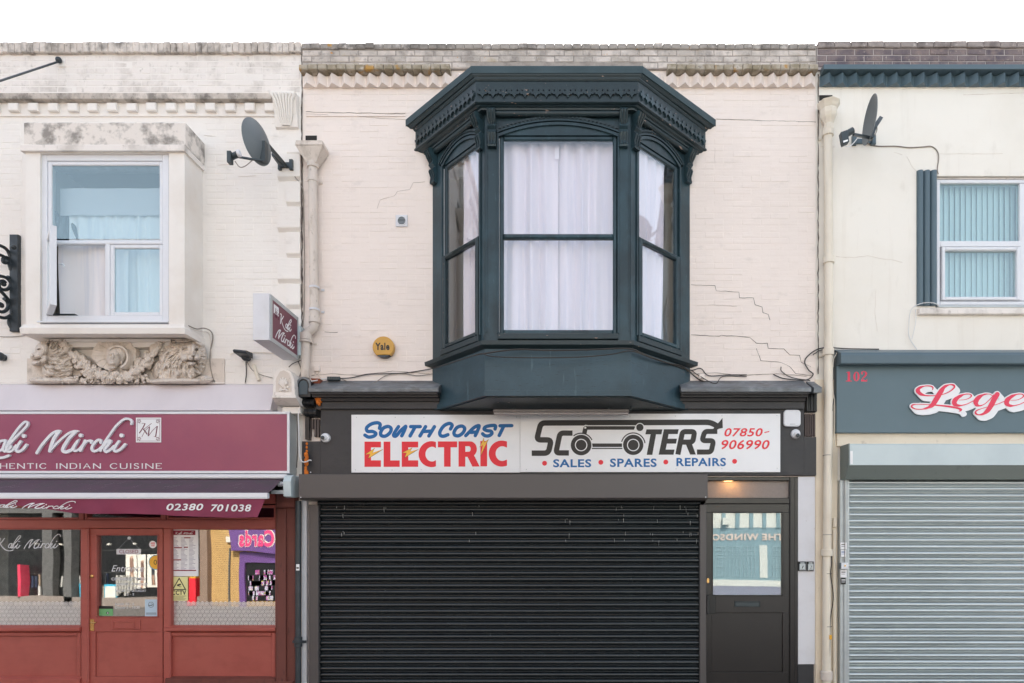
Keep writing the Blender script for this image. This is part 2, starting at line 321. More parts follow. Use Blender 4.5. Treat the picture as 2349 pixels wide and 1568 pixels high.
M_whitep = mat('white_paint', 'd9d9de', .55, layers=[('c2bfc0', 3, U1, .5, .8, .5), ('9c8f86', 20, U1, .7, .75, .5)], bump=[(50, U1, .2, .002)])
M_sign = mat('white_sign_panel', 'e9eaed', .28, layers=[('cfcfd2', 1.5, U1, .45, .8, .4)])
M_flash = mat('lilac_white_flashing', 'd9d2d6', .5, layers=[('c8c0c5', 2.5, (1, 1, .4), .45, .8, .5)])
M_maroon = mat('maroon_sign_panel', '934762', .3, layers=[('a3586c', 1.1, U1, .45, .7, .5), ('7f4060', 1.7, U1, .5, .8, .5)])
M_maroond = mat('deep_maroon_print', '6e2f45', .35)
M_fab = mat('maroon_awning_canvas', '85354f', .8, layers=[('6f2c44', 3, U1, .45, .75, .6)], bump=[(500, U1, .3, .0008)])
M_fabd = mat('soiled_awning_canvas', '574350', .85, layers=[('4a4448', 3, (1, 2, 1), .45, .65, .8), ('7b6f74', 20, (1.5, 4, 1), .62, .72, .6)], bump=[(300, U1, .3, .001)])
M_redw = mat('red_brown_paint', 'a6534a', .42, layers=[('8e4239', 9, (.5, 1, 1.4), .5, .7, .35), ('6f342d', 40, (.5, .5, 1.5), .68, .74, .5), ('b06156', 1.6, U1, .4, .7, .5), ('92463d', 4, U1, .5, .75, .5), ('c9b8a8', 30, (.6, 1, 1.5), .74, .76, .8)], bump=[(60, U1, .25, .0015)])
M_redo = mat('weathered_red_brown_wood', '6f3c34', .6, layers=[('5a2e29', 4, (1, 1, .4), .45, .7, .7), ('33211f', 18, (1, 1, .3), .6, .72, .7), ('a98d80', 30, (1, 1, .4), .7, .74, .7)], bump=[(30, (1, 1, .3), .5, .004)])
M_pipe = mat('dirty_cream_pipe', 'd6cbc1', .5, layers=[('9a8c7f', 9, (1, 1, .4), .52, .72, .65), ('6d5f54', 28, (1, 1, .5), .62, .75, .6)], bump=[(50, U1, .3, .002)])
M_pipec = mat('cream_pipe', 'e2d9c9', .4, layers=[('c9bca8', 4, (1, 1, .4), .5, .75, .5)])
M_dish = mat('grey_dish_steel', '666d70', .5, layers=[('5a6164', 4, U1, .45, .7, .5)])
M_dark = mat('dark_grey_metal', '3b4448', .4, metal=.2)
M_iron = mat('black_iron', '30373c', .45, layers=[('4a525a', 8, U1, .55, .75, .5)], bump=[(60, U1, .4, .002)])
M_cab = mat('black_cable', '35322f', .5); M_cabw = mat('white_cable', 'd8d8d8', .4); M_cabg = mat('grey_cable', '8a8178', .5)
M_gold = mat('gold_plastic', 'c9983f', .35, layers=[('a87a30', 5, U1, .5, .75, .4)])
M_brass = mat('brass', 'c9a066', .25, metal=.9)
M_dkblue = mat('smoked_plastic', '2e3439', .15)
M_foam = mat('orange_expanding_foam', 'd5741f', .75, layers=[('8a4413', 12, U1, .5, .7, .7)], bump=[(40, U1, .8, .01)])
M_red = mat('red_vinyl', 'e3303d', .35, spec=.3); M_pink = mat('pink_red_vinyl', 'e2405c', .35, spec=.3); M_blue = mat('blue_vinyl', '0d62a2', .35, spec=.3); M_yel = mat('yellow_vinyl', 'efb53c', .35); M_char = mat('charcoal_vinyl', '242223', .35, spec=.35)
M_ink = mat('black_ink', '222222', .5); M_paper = mat('paper', 'f0f0f2', .7); M_pyel = mat('pale_yellow_card', 'ebe7a8', .6)
M_cracklight = mat('faint_crack', '9a8f88', .9); M_crack = mat('dark_crack', '4f4641', .9)
M_room = mat('dim_room_plaster', 'b5ada3', .9); M_roomd = mat('dark_interior', '2a2826', .9)
M_curt = mat('lilac_white_curtain', 'eae6e8', .9, layers=[('cfd2de', 2.6, (5, 5, .25), .5, .7, .6)]); M_curtb = mat('grey_cotton_curtain', 'c4bfc4', .9); M_blind = mat('pale_blind_fabric', 'd2dcda', .9)
G_up = glass('upper_window_glass', .1, 1.0, tint=(.9, .955, .96), wob=.001, gt=(.78, .93, .96)); G_bay = glass('bay_window_glass', .05, 1.0, tint=(.98, .97, .99), wob=.001, gt=(.9, .98, 1)); G_shop = glass('shop_glass', .17, 1.0, wob=.0012)
G_door = glass('blue_filmed_glass', .11, 1.0, tint=(.75, .85, .88), wob=.001)
M_film = mat('frosted_film', 'efebe8', .6, trans=.2)
# ------------------------------------------------------------------ bricks
def brick_mesh(seed, ch=.006, h=.065, L=.215, dep=.03):
    r = random.Random(seed); j = lambda a=.0022: r.uniform(-a, a); w2 = L / 2; h2 = h / 2
    b = [(-w2, 0, -h2), (w2, 0, -h2), (w2, 0, h2), (-w2, 0, h2)]; m = [(x + j(), -dep + ch * .8, z + j()) for x, _, z in b]
    f = [((abs(x) - ch) * (1 if x > 0 else -1) + j(), -dep + j(.0012), (abs(z) - ch) * (1 if z > 0 else -1) + j()) for x, _, z in b]
    me = bpy.data.meshes.new('brick'); me.from_pydata(b + m + f, [], [(0, 1, 5, 4), (1, 2, 6, 5), (2, 3, 7, 6), (3, 0, 4, 7), (4, 5, 9, 8), (5, 6, 10, 9), (6, 7, 11, 10), (7, 4, 8, 11), (8, 9, 10, 11)]); me.validate(); return me
def bricks(x0, x1, z0, z1, holes, d, parent, m, n_ind=300, ph=.075, pl=.225, seed=1, prot=.0035, name='brick', near=(0, 3), h=.065, ch=.006, vary=.0015, header=5, vg=.005):
    """brick faces standing prot metres proud of the joint plane at d"""
    r = random.Random(seed); vs = [brick_mesh(seed * 31 + k, ch, h) for k in range(8)]
    for v in vs: v.materials.append(m)
    cells = []; nrow = int((z1 - z0) / ph + .3)
    for j in range(nrow):
        zc = z1 - (j + .5) * ph; x = x0 - (pl / 2 if j % 2 else 0); hd = header and j % header == 2; step = pl / 2 if hd else pl
        while x < x1:
            a, b = max(x + vg, x0), min(x + step - vg, x1); x += step
            segs = [(a, b)]
            for hx0, hx1, hz0, hz1 in holes:
                if hz0 < zc < hz1:
                    ns = []
                    for s0, s1 in segs:
                        if hx1 <= s0 or hx0 >= s1: ns.append((s0, s1)); continue
                        if hx0 > s0: ns.append((s0, hx0))
                        if hx1 < s1: ns.append((hx1, s1))
                    segs = ns
            for s0, s1 in segs:
                if s1 - s0 > .03: cells.append(((s0 + s1) / 2, zc, s1 - s0))
    cells.sort(key=lambda c: math.hypot(c[0] - near[0], c[1] - near[1])); rest = MB()
    for i, (cx, cz, ln) in enumerate(cells):
        pr = d + prot + r.uniform(-vary, vary); me = vs[r.randrange(8)]; tilt = r.uniform(-.004, .004)
        if i < n_ind:
            link(name, me, None, (cx, -(pr - .03), cz), parent, scale=(ln / .215, 1, 1), rot=(0, tilt, 0))
        else:
            k = ln / .215; n = len(rest.v); rest.v += [(cx + v.co.x * k, pr - .03 - v.co.y, cz + v.co.z + v.co.x * k * tilt) for v in me.vertices]
            rest.f += [tuple(q + n for q in p.vertices) for p in me.polygons]
    if rest.v: rest.build('brick_courses', m, parent, kind='stuff')
def coping(x0, x1, z0, z1, d, parent, m, pitch=.075, seed=3, name='coping_brick', dep=.11, gap=.004, jz=.006):
    r = random.Random(seed); ms = [brick_mesh(seed + k, .008, z1 - z0, pitch - gap, dep) for k in range(6)]
    for v in ms: v.materials.append(m)
    n = int(round((x1 - x0) / pitch)); p = (x1 - x0) / n
    for i in range(n):
        link(name, ms[r.randrange(6)], None, (x0 + (i + .5) * p, -(d - dep + r.uniform(-.004, .004)), (z0 + z1) / 2 + r.uniform(-jz, jz)), parent, rot=(0, r.uniform(-.015, .015), 0))
def frame(mb, x0, x1, z0, z1, w, d0, d1, c=.006, wb=None):
    wb = wb or w
    mb.bbox(x0, x0 + w, d0, d1, z0, z1, c); mb.bbox(x1 - w, x1, d0, d1, z0, z1, c); mb.bbox(x0 + w + .0005, x1 - w - .0005, d0, d1 - .0006, z1 - w, z1, c); mb.bbox(x0 + w + .0005, x1 - w - .0005, d0, d1 - .0006, z0, z0 + wb, c); return mb
def curtain(name, x0, x1, z0, z1, d, m, label, seed=0, folds=9, amp=.035, T=None, gather=0.0, tilt=0.0, cat='curtain', group=None, parent=None, nz=14):
    r = random.Random(seed); nx = folds * 10; ph = [r.uniform(0, 6.28) for _ in range(6)]; vs = []; fs = []
    for j in range(nz + 1):
        v = j / nz; zz = z1 + (z0 - z1) * v
        for i in range(nx + 1):
            u = i / nx; uu = u + .012 * math.sin(5 * v + ph[4] + 9 * u)
            a = (math.sin(uu * folds * 6.283 + ph[0]) + .45 * math.sin(uu * folds * 2.7 * 3.1416 + ph[1]) + .3 * math.sin(uu * folds * 5 + ph[2] + v)) * (.55 + .45 * v)
            xx = x0 + (x1 - x0) * (u * (1 - gather * v * v)) + tilt * v * v * (x1 - x0)
            vs.append((xx, d + a * amp, zz))
    for j in range(nz):
        for i in range(nx): a = j * (nx + 1) + i; fs.append((a, a + 1, a + nx + 2, a + nx + 1))
    mb = MB(T); mb.add(vs, fs); o = mb.build(name, m, parent, smooth=True)
    if cat and parent is None: tag(o, label, cat, group)
    return o
def room(name, x0, x1, z0, z1, d0, depth, parent, m=None):
    """open-fronted box behind a window"""
    mb = MB(); a = d0; b = d0 - depth
    mb.add([(x0, b, z0), (x1, b, z0), (x1, b, z1), (x0, b, z1), (x0, a, z0), (x1, a, z0), (x1, a, z1), (x0, a, z1)], [(0, 1, 2, 3), (0, 4, 5, 1), (3, 2, 6, 7), (0, 3, 7, 4), (1, 5, 6, 2)])
    return mb.build(name, m or M_room, parent)
def ribbon(name, pts, w, d, m, parent, label=None, thick=.003):
    mb = MB(); q = [pts[0]]
    for a, b in zip(pts, pts[1:]):
        n = max(1, int(math.hypot(b[0] - a[0], b[1] - a[1]) / .05))
        for k in range(1, n + 1):
            t = k / n; j = .004 if k < n else 0; q.append((a[0] + (b[0] - a[0]) * t + random.uniform(-j, j), a[1] + (b[1] - a[1]) * t + random.uniform(-j, j)))
    mb.stroke(q, [w * random.uniform(.4, 1.2) for _ in q], d - thick, d, cap='butt'); return mb.build(name, m, parent, label=label)
def smooth3(pts, K=5):
    ps = [Vector(p) for p in pts]; q = []
    for i in range(len(ps) - 1):
        p1, p2 = ps[i], ps[i + 1]; p0 = ps[i - 1] if i else p1 * 2 - p2; p3 = ps[i + 2] if i + 2 < len(ps) else p2 * 2 - p1
        for k in range(K): t = k / K; q.append(.5 * ((2 * p1) + (p2 - p0) * t + (2 * p0 - 5 * p1 + 4 * p2 - p3) * t * t + (3 * p1 - p0 - 3 * p2 + p3) * t ** 3))
    return q + [ps[-1]]
def cable(name, pts, r, m, label, cat='cable', group=None, parent=None, n=6):
    """smooth round cable through (x,d,z) points"""
    ps = [Vector(p) for p in pts]; q = []
    for i in range(len(ps) - 1):
        p1, p2 = ps[i], ps[i + 1]; p0 = ps[i - 1] if i else p1 * 2 - p2; p3 = ps[i + 2] if i + 2 < len(ps) else p2 * 2 - p1
        for k in range(6): t = k / 6; q.append(.5 * ((2 * p1) + (p2 - p0) * t + (2 * p0 - 5 * p1 + 4 * p2 - p3) * t * t + (3 * p1 - p0 - 3 * p2 + p3) * t ** 3))
    q.append(ps[-1]); mb = MB(); mb.tube(q, r, n); o = mb.build(name, m, parent, smooth=True)
    return tag(o, label, cat, group) if parent is None else o

# ------------------------------------------------------------------ the street itself
M_pave = mat('grey_block_paving', '716b66', .85, layers=[('79726c', 3, U1, .45, .7, .6)], bump=[(30, U1, .4, .004)])
M_road = mat('asphalt', '5b5a5a', .9, layers=[('6d6b69', 6, U1, .45, .7, .5)], bump=[(200, U1, .4, .003)])
MB().box(-60, 60, -60, 60, -.5, -.12).build('ground', M_road, kind='structure')
MB().box(-30, 30, .0, 5.2, -.116, 0).build('pavement', M_pave, kind='structure')
MB().box(-30, 30, 5.2, 5.35, -.116, .006).build('kerb', M_mortar, kind='structure')
MB().box(-30, 30, 5.36, 11.5, -.116, -.106).build('road', M_road, kind='structure')
MB().box(-30, 30, 11.5, 16, -.116, .0).build('far_pavement', M_pave, kind='structure')

# ================================================================== RESTAURANT (left)
XJ1, XJ2, XL, XR = X(694), X(1871), X(-60), X(2440)
bl = thing('shop_building', (X(330), 0, 0), 'cream painted terrace with boxed-out upper window and stone lions over a red brown restaurant front', 'building')
wl = [X(62), X(428), Z(760), Z(345)]
shop_l = [X(-60), X(655), 0, Z(1090)]
zt = Z(106)
holed(MB(), XL, XJ1, 0, Z(125), [(wl[0], wl[1], wl[2], wl[3]), (XL, X(657), -1, Z(1095))], -.25, 0).build('wall', M_left, bl)
MB().box(XL, XJ1, -7.5, -.25, Z(150) - .3, Z(150) - .1).build('flat_roof', M_mortar, bl)
MB().box(XL, XJ1, -7.6, -7.5, 0, Z(150)).build('rear_wall', M_mortar, bl)
# parapet
coping(XL, XJ1, Z(126.5), Z(103), .045, bl, M_weathL, seed=5)
MB().box(XL, XJ1, -.25, -.01, Z(127), Z(105)).build('parapet_core', M_mortar, bl)
bricks(XL, XJ1 - .02, Z(222), Z(127.5), [], .0, bl, M_frieze, n_ind=0, seed=11, prot=.0018, vg=.0008, ch=.0035)
MB().prof([(0, Z(238.5)), (.085, Z(238)), (.09, Z(226)), (.05, Z(222.5)), (0, Z(221))], XL, P('A', 2015, 0)[0]).build('string_course', M_weathL, bl)
mb = MB(); mb.box(XL, P('A', 2015, 0)[0], 0, .012, Z(266), Z(239)); mb.prof([(0, Z(270)), (.02, Z(269)), (.02, Z(265.5)), (0, Z(264))], XL, P('A', 2020, 0)[0]); mb.build('dentil_band', M_left, bl)
for k in range(-1, 14):
    a = (88 + 143.6 * k) / 3.2
    if a + 22 < -30: continue
    MB().bbox(X(a), X(a + 22.5), 0, .062 + random.uniform(-.004, .004), Z(261.5), Z(243.5) + random.uniform(-.003, .003), .008).build('dentil', M_left, bl)
# end console with acanthus leaf
mb = MB(); cx0, cx1 = X(629), X(692)
mb.prof([(0, Z(298)), (.035, Z(296)), (.05, Z(285)), (.06, Z(270)), (.1, Z(250)), (.13, Z(232)), (.13, Z(226)), (0, Z(224))], cx0 + .03, cx1 - .03); mb.build('console', M_left, bl)
mb = MB()
for k in range(7):
    u = (k - 3) / 3; pts = [(X(660.5) + u * .045, .05, Z(294)), (X(660.5) + u * .075, .075, Z(278)), (X(660.5) + u * .08, .09, Z(262)), (X(660.5) + u * .1, .125, Z(245)), (X(660.5) + u * .145, .14, Z(232))]
    mb.tube(pts, [.008, .012, .013, .016, .018], 6)
mb.build('acanthus_leaf', M_left, bl, smooth=True)
# quoins
qs = [(0, 358.5, 410), (1, 421, 468.5), (0, 478.5, 527), (1, 536.5, 586), (0, 595.8, 644), (1, 654.6, 703)]
for wd, y0, y1 in qs:
    a = X(640 if not wd else 660); b = X(692)
    MB().prof([(0, Z(y1 + 7)), (.045, Z(y1)), (.048, Z(y1 - 2)), (.048, Z(y0 + 1)), (.04, Z(y0)), (0, Z(y0 - 1))], a, b).build('quoin_block', M_left, bl)
MB().prof([(0, Z(357)), (.02, Z(352)), (.02, Z(346)), (0, Z(345))], X(659), X(692)).build('quoin_block', M_left, bl)
# brickwork of the upper wall
bx = (X(50), X(470), Z(890), Z(278))
bricks(XL, X(692), Z(886), Z(271.5), [bx, (X(638), X(694), Z(720), Z(270)), (X(500), X(520), Z(520), Z(519))], .0, bl, M_left, 300, seed=12, prot=.0016, vg=.0006, ch=.0035, near=(X(560), Z(520)))
bricks(XL, X(628), Z(272), Z(271), [], .0, bl, M_left, 0, seed=13)
for pts in ([(150, 660), (180, 658)], [(1500, 800), (1560, 806)], [(1600, 1020), (1700, 1012)], [(1640, 560), (1700, 554)], [(1750, 1105), (1880, 1098)]):
    ribbon('crack', PP('A', pts), .003, .006, M_pipe, bl)
ribbon('crack', PP('B', [(1480, 90), (1476, 260), (1436, 380), (1436, 500)]), .004, .005, M_pipe, bl)
# joint between the two houses
ribbon('open_joint', [(X(693.5), Z(y)) for y in (126, 180, 240, 330, 420, 520, 610, 700, 800, 860)], .016, .013, M_crack, bl)
# ---- box window
db = .36
def ring3(xl, xr, d): return [(xl, -.05), (xl, d), (xr, d), (xr, -.05)]
xl, xr = X(59, db), X(423.5, db); dxl, dxr = X(58, db), X(425, db)
bw = link('box_window', bpy.data.meshes.new('box_window'), None, (0, 0, 0), None) if False else None
zb0, zb1 = Z(745, db), Z(348, db)
gx0, gx1 = X(92, db), X(387.5, db)      # opening for the white frame
mb = MB()
mb.box(xl, gx0, db - .05, db, zb0, zb1); mb.box(gx1, xr, db - .05, db, zb0, zb1); mb.box(gx0, gx1, db - .05, db, Z(352, db), zb1)
mb.box(xl, xl + .05, -.05, db - .05, zb0, zb1); mb.box(xr - .05, xr, -.05, db - .05, zb0, zb1); mb.box(xl + .05, xr - .05, -.05, db - .05, zb0 - .03, zb0)
boxw = mb.build('box_window', M_boxpaint, bl)
mb = MB(); e = .012
a0, a1 = X(56, .38), X(425.5, .385)
mb.loft([(ring3(a0, a1, .375), Z(335.5, .375)), (ring3(a0, a1, .385), Z(333, .385)), (ring3(a0, a1, .385), Z(283, .385)), (ring3(a0 + .02, a1 - .02, .36), Z(279.5, .375))])
mb.build('box_hood', M_boxgrime, boxw)
MB().loft([(ring3(xl - .012, xr + .012, .375), Z(349, .375)), (ring3(xl - .03, xr + .022, .4), Z(346, .4)), (ring3(xl - .03, xr + .022, .4), Z(333.2, .4)), (ring3(xl, xr, .38), Z(331, .39))]).build('hood_rim', M_frieze, boxw)
mb = MB(); mb.loft([(ring3(xl + .12, xr - .1, .12), Z(777)), (ring3(xl + .1, xr - .06, .25), Z(775, .25)), (ring3(xl, xr, .34), Z(771, .34)), (ring3(xl - .03, xr + .03, .4), Z(766, .4)), (ring3(xl - .03, xr + .03, .41), Z(752.5, .41)), (ring3(xl - .012, xr + .012, .39), Z(748, .39)), (ring3(xl - .012, xr + .012, .385), Z(744.5, .385))])
mb.build('window_sill', M_boxpaint, boxw)
mb = MB(); mb.box(X(100), X(455), 0, .1, Z(803), Z(776)); mb.prof([(0, Z(794)), (.13, Z(792)), (.15, Z(788)), (.13, Z(785)), (0, Z(784))], X(130), X(452)); mb.build('soffit_board', M_boxpaint, boxw)
# upvc window
wd = db - .03
mb = MB(); fx0, fx1, fz0, fz1 = P('A', 296, 0, wd)[0], P('A', 1240, 0, wd)[0], Z(739, wd), P('A', 0, 938, wd)[1]
frame(mb, fx0, fx1, fz0, fz1, .075, wd - .06, wd, .006)
zt0, zt1 = P('B', 0, 207, wd)[1], P('B', 0, 180, wd)[1]
ix0, ix1 = fx0 + .075, fx1 - .075
frame(mb, ix0, ix1, zt0 - .0, fz1 - .075, .045, wd - .05, wd - .012, .008, wb=.02)
mx0, mx1 = P('B', 775, 0, wd)[0], P('B', 820, 0, wd)[0]
mb.bbox(ix0, ix1, wd - .06, wd - .002, zt0 - .03, zt0 + .005, .006)
mb.bbox(mx0 - .01, mx0 + .045, wd - .06, wd - .003, fz0 + .075, zt0 - .03, .006)
frame(mb, mx0 + .045, ix1, fz0 + .075, zt0 - .03, .045, wd - .05, wd - .01, .008)
mb.bbox(fx0 - .01, fx1 + .01, wd - .05, wd + .04, fz0 - .02, fz0 - .001, .004)
mb.build('window_frame', M_white, boxw)
MB().box(ix0 + .04, ix1 - .04, wd - .032, wd - .027, zt1 + .0, fz1 - .11).build('pane', G_up, boxw)
MB().box(mx0 + .08, ix1 - .04, wd - .032, wd - .027, fz0 + .11, zt0 - .06).build('pane', G_up, boxw)
# casement standing open at a right angle
cm = MB(); ca = P('B', 378, 700, db)[0]; cb = fz0 + .085; cz = zt0 + .42
cT = Matrix.Translation((ix0 + .03, -wd, 0)) @ Matrix.Rotation(math.radians(-46.5), 4, 'Z'); cm = MB(cT)
frame(cm, 0, .42, fz0 + .08, zt0 + .38 - .35, .055, -.03, .03, .006); cm.build('open_casement', M_white, boxw)
cg = MB(cT); cg.box(.05, .37, -.004, .004, fz0 + .13, zt0 - .03); cg.build('casement_pane', G_up, boxw)
ch = MB(); ch.tube([P3('B', 438, 378, db + .02), P3('B', 462, 372, db + .05), P3('B', 474, 395, db + .05)], .009, 8); ch.build('casement_handle', M_white, boxw, smooth=True)
cs = MB(); cs.box(ix0, ix0 + .33, wd - .045, wd + .01, fz0 + .085, fz0 + .091); cs.build('friction_stay', M_dark, boxw)
room('upper_room', xl + .06, xr - .06, zb0, Z(340, db), -.0, 2.4, bl)
curtain('curtain', fx0 + .12, fx0 + .95, fz0 + .1, zt0 + .05, db - .16, M_curt, 'pale cotton curtain blown inside the open casement of the boxed-out window', 3, 2, .03, gather=.02, tilt=.03)
curtain('curtain', fx0 + .2, fx1 - .05, fz0 + .1, zt1 + .55, db - .22, M_curt, 'sheer pale curtain with short pelmet behind the boxed-out left window', 4, 9, .018, gather=.02)
curtain('pelmet', fx0 + .1, fx1 - .05, zt1 + .34, zt1 + .66, db - .19, M_curtb, 'patterned net pelmet at the top of the boxed-out left window', 5, 3, .005, cat='pelmet')
# little dark statue silhouette on the ledge inside
mb = MB(); q = lambda x, y: P3('A', x, y, .12)
mb.ball(P3('A', 480, 1320, .12), .035, 8, sz=1.3); mb.tube([P3('A', 480, 1340, .12), P3('A', 470, 1450, .12), P3('A', 450, 1560, .12)], [.025, .05, .07], 8)
mb.tube([P3('A', 500, 1400, .12), P3('A', 545, 1480, .12), P3('A', 575, 1560, .12)], [.02, .03, .02], 8); mb.tube([P3('A', 410, 1360, .12), P3('A', 430, 1440, .12), P3('A', 440, 1560, .12)], [.02, .03, .04], 8)
tag(mb.build('figurine', M_dark, smooth=True), 'dark ornate figurine standing inside the boxed-out window at its left', 'figurine')

# ---- lion relief under the box window
def relief(name, blobs, bx, mtl, parent, step=5, d0=.02, nz=(.0, 20), warp=0, label=None, hair=None):
    """blobs: (x, y, rx, ry, h, power) in frame T units; the surface is their upper envelope"""
    x0, x1, y0, y1 = bx; xs = np.arange(x0, x1 + step, step); ys = np.arange(y0, y1 + step, step); gx, gy = np.meshgrid(xs, ys); H = np.zeros_like(gx, dtype=float)
    for b in blobs:
        cx, cy, rx, ry, h = b[:5]; ang = math.radians(b[5]) if len(b) > 5 else 0; base = b[6] if len(b) > 6 else 0
        ux = (gx - cx) * math.cos(ang) + (gy - cy) * math.sin(ang); uy = -(gx - cx) * math.sin(ang) + (gy - cy) * math.cos(ang)
        q = 1 - (ux / rx) ** 2 - (uy / ry) ** 2; q = np.where(q > 0, np.sqrt(np.clip(q, 0, 1)) * h + base * (q > 0), 0); H = np.where(q > H, q, H) if h > 0 else np.where((q < 0) & (H > 0), np.maximum(H + q, .01), H)
    n, ns = nz; vs = []; fs = []; idx = -np.ones(gx.shape, int); R, Cc = gx.shape
    for i in range(R):
        for j in range(Cc):
            h = H[i, j]
            if h > 0 and n: h += n * mnoise.noise(Vector((gx[i, j] / ns, gy[i, j] / ns * .6, 0))) + n * .5 * mnoise.noise(Vector((gx[i, j] / ns * 2.3, gy[i, j] / ns * 1.4, 5)))
            if h > 0 and hair and gy[i, j] < 525:
                hx, hy, rr0 = hair; dx_, dy_ = gx[i, j] - hx, gy[i, j] - hy; rad = math.hypot(dx_, dy_); th = math.atan2(dy_, dx_) + rad * .0022; k_ = min(1, max(0, (rad - rr0) / 25))
                h += k_ * (.035 * mnoise.noise(Vector((math.cos(th) * 6.5, math.sin(th) * 6.5, rad / 75))) + .03 * mnoise.noise(Vector((math.cos(th) * 14, math.sin(th) * 14, rad / 45 + 7))))
            idx[i, j] = len(vs); x, z = P('T', gx[i, j], gy[i, j], d0 + max(0, h)); vs.append((x, d0 + max(0, h), z))
    for i in range(R - 1):
        for j in range(Cc - 1):
            if max(H[i, j], H[i + 1, j], H[i, j + 1], H[i + 1, j + 1]) > 0: fs.append((idx[i, j], idx[i, j + 1], idx[i + 1, j + 1], idx[i + 1, j]))
    mb = MB(); mb.add(vs, fs); o = mb.build(name, mtl, parent, smooth=True, label=label); return o
rg = random.Random(21)
pan = thing('relief_panel', (X(240), -.01, Z(885)), 'carved stone relief of two lions with fruit garland and shell head below the boxed-out window', 'relief carving')
MB().box(P('T', 20, 0)[0], P('T', 2300, 0)[0], .004, .02, P('T', 0, 595)[1], P('T', 0, 300)[1]).build('backing', M_stone, pan)
def mane(cx, cy, rx, ry, n, h, seed, hx, hy):
    r = random.Random(seed); out = []
    for _ in range(n):
        a = r.uniform(0, 6.283); k = .35 + .65 * math.sqrt(r.random()); x = cx + rx * k * math.cos(a); y = cy + ry * k * math.sin(a); dr = math.degrees(math.atan2(y - hy, x - hx))
        out.append((x, y, r.uniform(26, 46), r.uniform(9, 13), .045, dr + r.uniform(-18, 18), h * (1 - .55 * k)))
    return out
lr = [(1850, 300, 240, 235, .1), (1700, 430, 260, 150, .08)] + [(1790, 300, 255, 225, .1, 0, .05), (1900, 240, 175, 195, .12, 0, .04), (1650, 440, 170, 120, .06, 0, .05), (1850, 420, 190, 110, .09, 0, .05), (1620, 330, 60, 120, .06, 20, .06), (1730, 470, 60, 90, .07, 10, .08), (1900, 470, 55, 80, .07, -5, .09)] + [(1800, 552, 340, 42, .16), (2040, 540, 120, 50, .13), (1560, 560, 160, 32, .17)]
lr += [(1890, 200, 128, 112, .2), (1925, 200, 46, 95, .265), (1830, 290, 70, 62, .23), (1905, 285, 60, 50, .265), (1965, 285, 50, 46, .26), (1905, 352, 66, 36, .22), (1925, 252, 32, 20, .285), (1690, 95, 42, 40, .16), (1830, 90, 150, 26, .19, -4), (1985, 122, 66, 24, .18, 30), (1835, 160, 50, 14, .225, 8), (1962, 165, 42, 13, .225, -8)]
lr += [(1838, 190, 32, 17, -.05), (1962, 196, 28, 16, -.05), (1915, 322, 75, 9, -.07), (1925, 272, 20, 7, -.04), (1690, 95, 20, 18, -.05), (1933, 296, 5, 22, -.05)]
relief('lion', lr, (1420, 2180, 50, 590), M_stone, pan, step=4, nz=(.006, 14), hair=(1895, 225, 118), label='right lion facing the street')
ll = [(330, 280, 170, 210, .09), (380, 420, 170, 120, .08)] + [(330, 280, 175, 210, .09, 0, .05), (300, 200, 110, 130, .1, 0, .06), (380, 400, 160, 130, .07, 0, .05), (260, 420, 80, 90, .06, 15, .09)] + [(250, 548, 250, 42, .15), (480, 545, 150, 42, .12)]
ll += [(190, 190, 90, 110, .21, 15), (135, 262, 96, 50, .2, -8), (125, 342, 70, 32, .18, -12), (66, 262, 24, 28, .21), (225, 92, 50, 42, .18, 20), (200, 300, 70, 70, .2)]
ll += [(150, 190, 26, 13, -.06), (110, 305, 80, 9, -.08, -8), (222, 92, 24, 20, -.05)]
relief('lion', ll, (36, 640, 50, 590), M_stone, pan, step=4, nz=(.006, 14), hair=(165, 230, 105), label='left lion in profile')
ga = []
sw = [(400, 90), (480, 200), (580, 300), (680, 400), (800, 480), (930, 520), (1060, 530), (1180, 490), (1290, 420), (1390, 320), (1480, 220), (1560, 120)]
for i in range(len(sw) - 1):
    for k in range(26):
        t = rg.random(); x = sw[i][0] + (sw[i + 1][0] - sw[i][0]) * t; y = sw[i][1] + (sw[i + 1][1] - sw[i][1]) * t; wdt = 85 if 1 < i < 9 else 55
        o2 = rg.uniform(-wdt, wdt); r_ = rg.uniform(20, 44); ga.append((x + o2 * .75, y + o2 * .5 * rg.choice((-1, 1)), r_, r_ * rg.uniform(.8, 1.1), rg.uniform(.03, .05), rg.uniform(0, 90), .06 + .05 * (1 - abs(o2) / wdt)))
for x, y in ((630, 370), (900, 470), (1035, 475), (740, 450), (1180, 520)): ga += [(x, y, 50, 42, .03, 0, .12), (x, y, 22, 18, .03, 0, .14)]
for _ in range(90): ga.append((rg.uniform(400, 1500), rg.uniform(480, 580), rg.uniform(18, 34), rg.uniform(12, 22), .03, rg.uniform(-60, 60), rg.uniform(.04, .08)))
relief('fruit_garland', ga, (330, 1640, 50, 590), M_stone, pan, nz=(.012, 18))
mb = MB(); c = P('T', 1020, 245, .1)
rr = []
for k in range(48):
    a = 2 * math.pi * k / 48; sc_ = .235 + .012 * abs(math.sin(a * 6)); rr.append((c[0] + sc_ * 1.07 * math.cos(a), c[1] - .0 + sc_ * .82 * math.sin(a)))
mb.poly(rr, .03, .11)
for k in range(14):
    a = math.radians(20 + k * 24); mb.tube([(c[0] + .06 * math.cos(a), .118, c[1] + .05 * math.sin(a)), (c[0] + .24 * math.cos(a), .106, c[1] + .18 * math.sin(a))], [.004, .009], 6)
mb.build('scallop_shell', M_stone, pan)
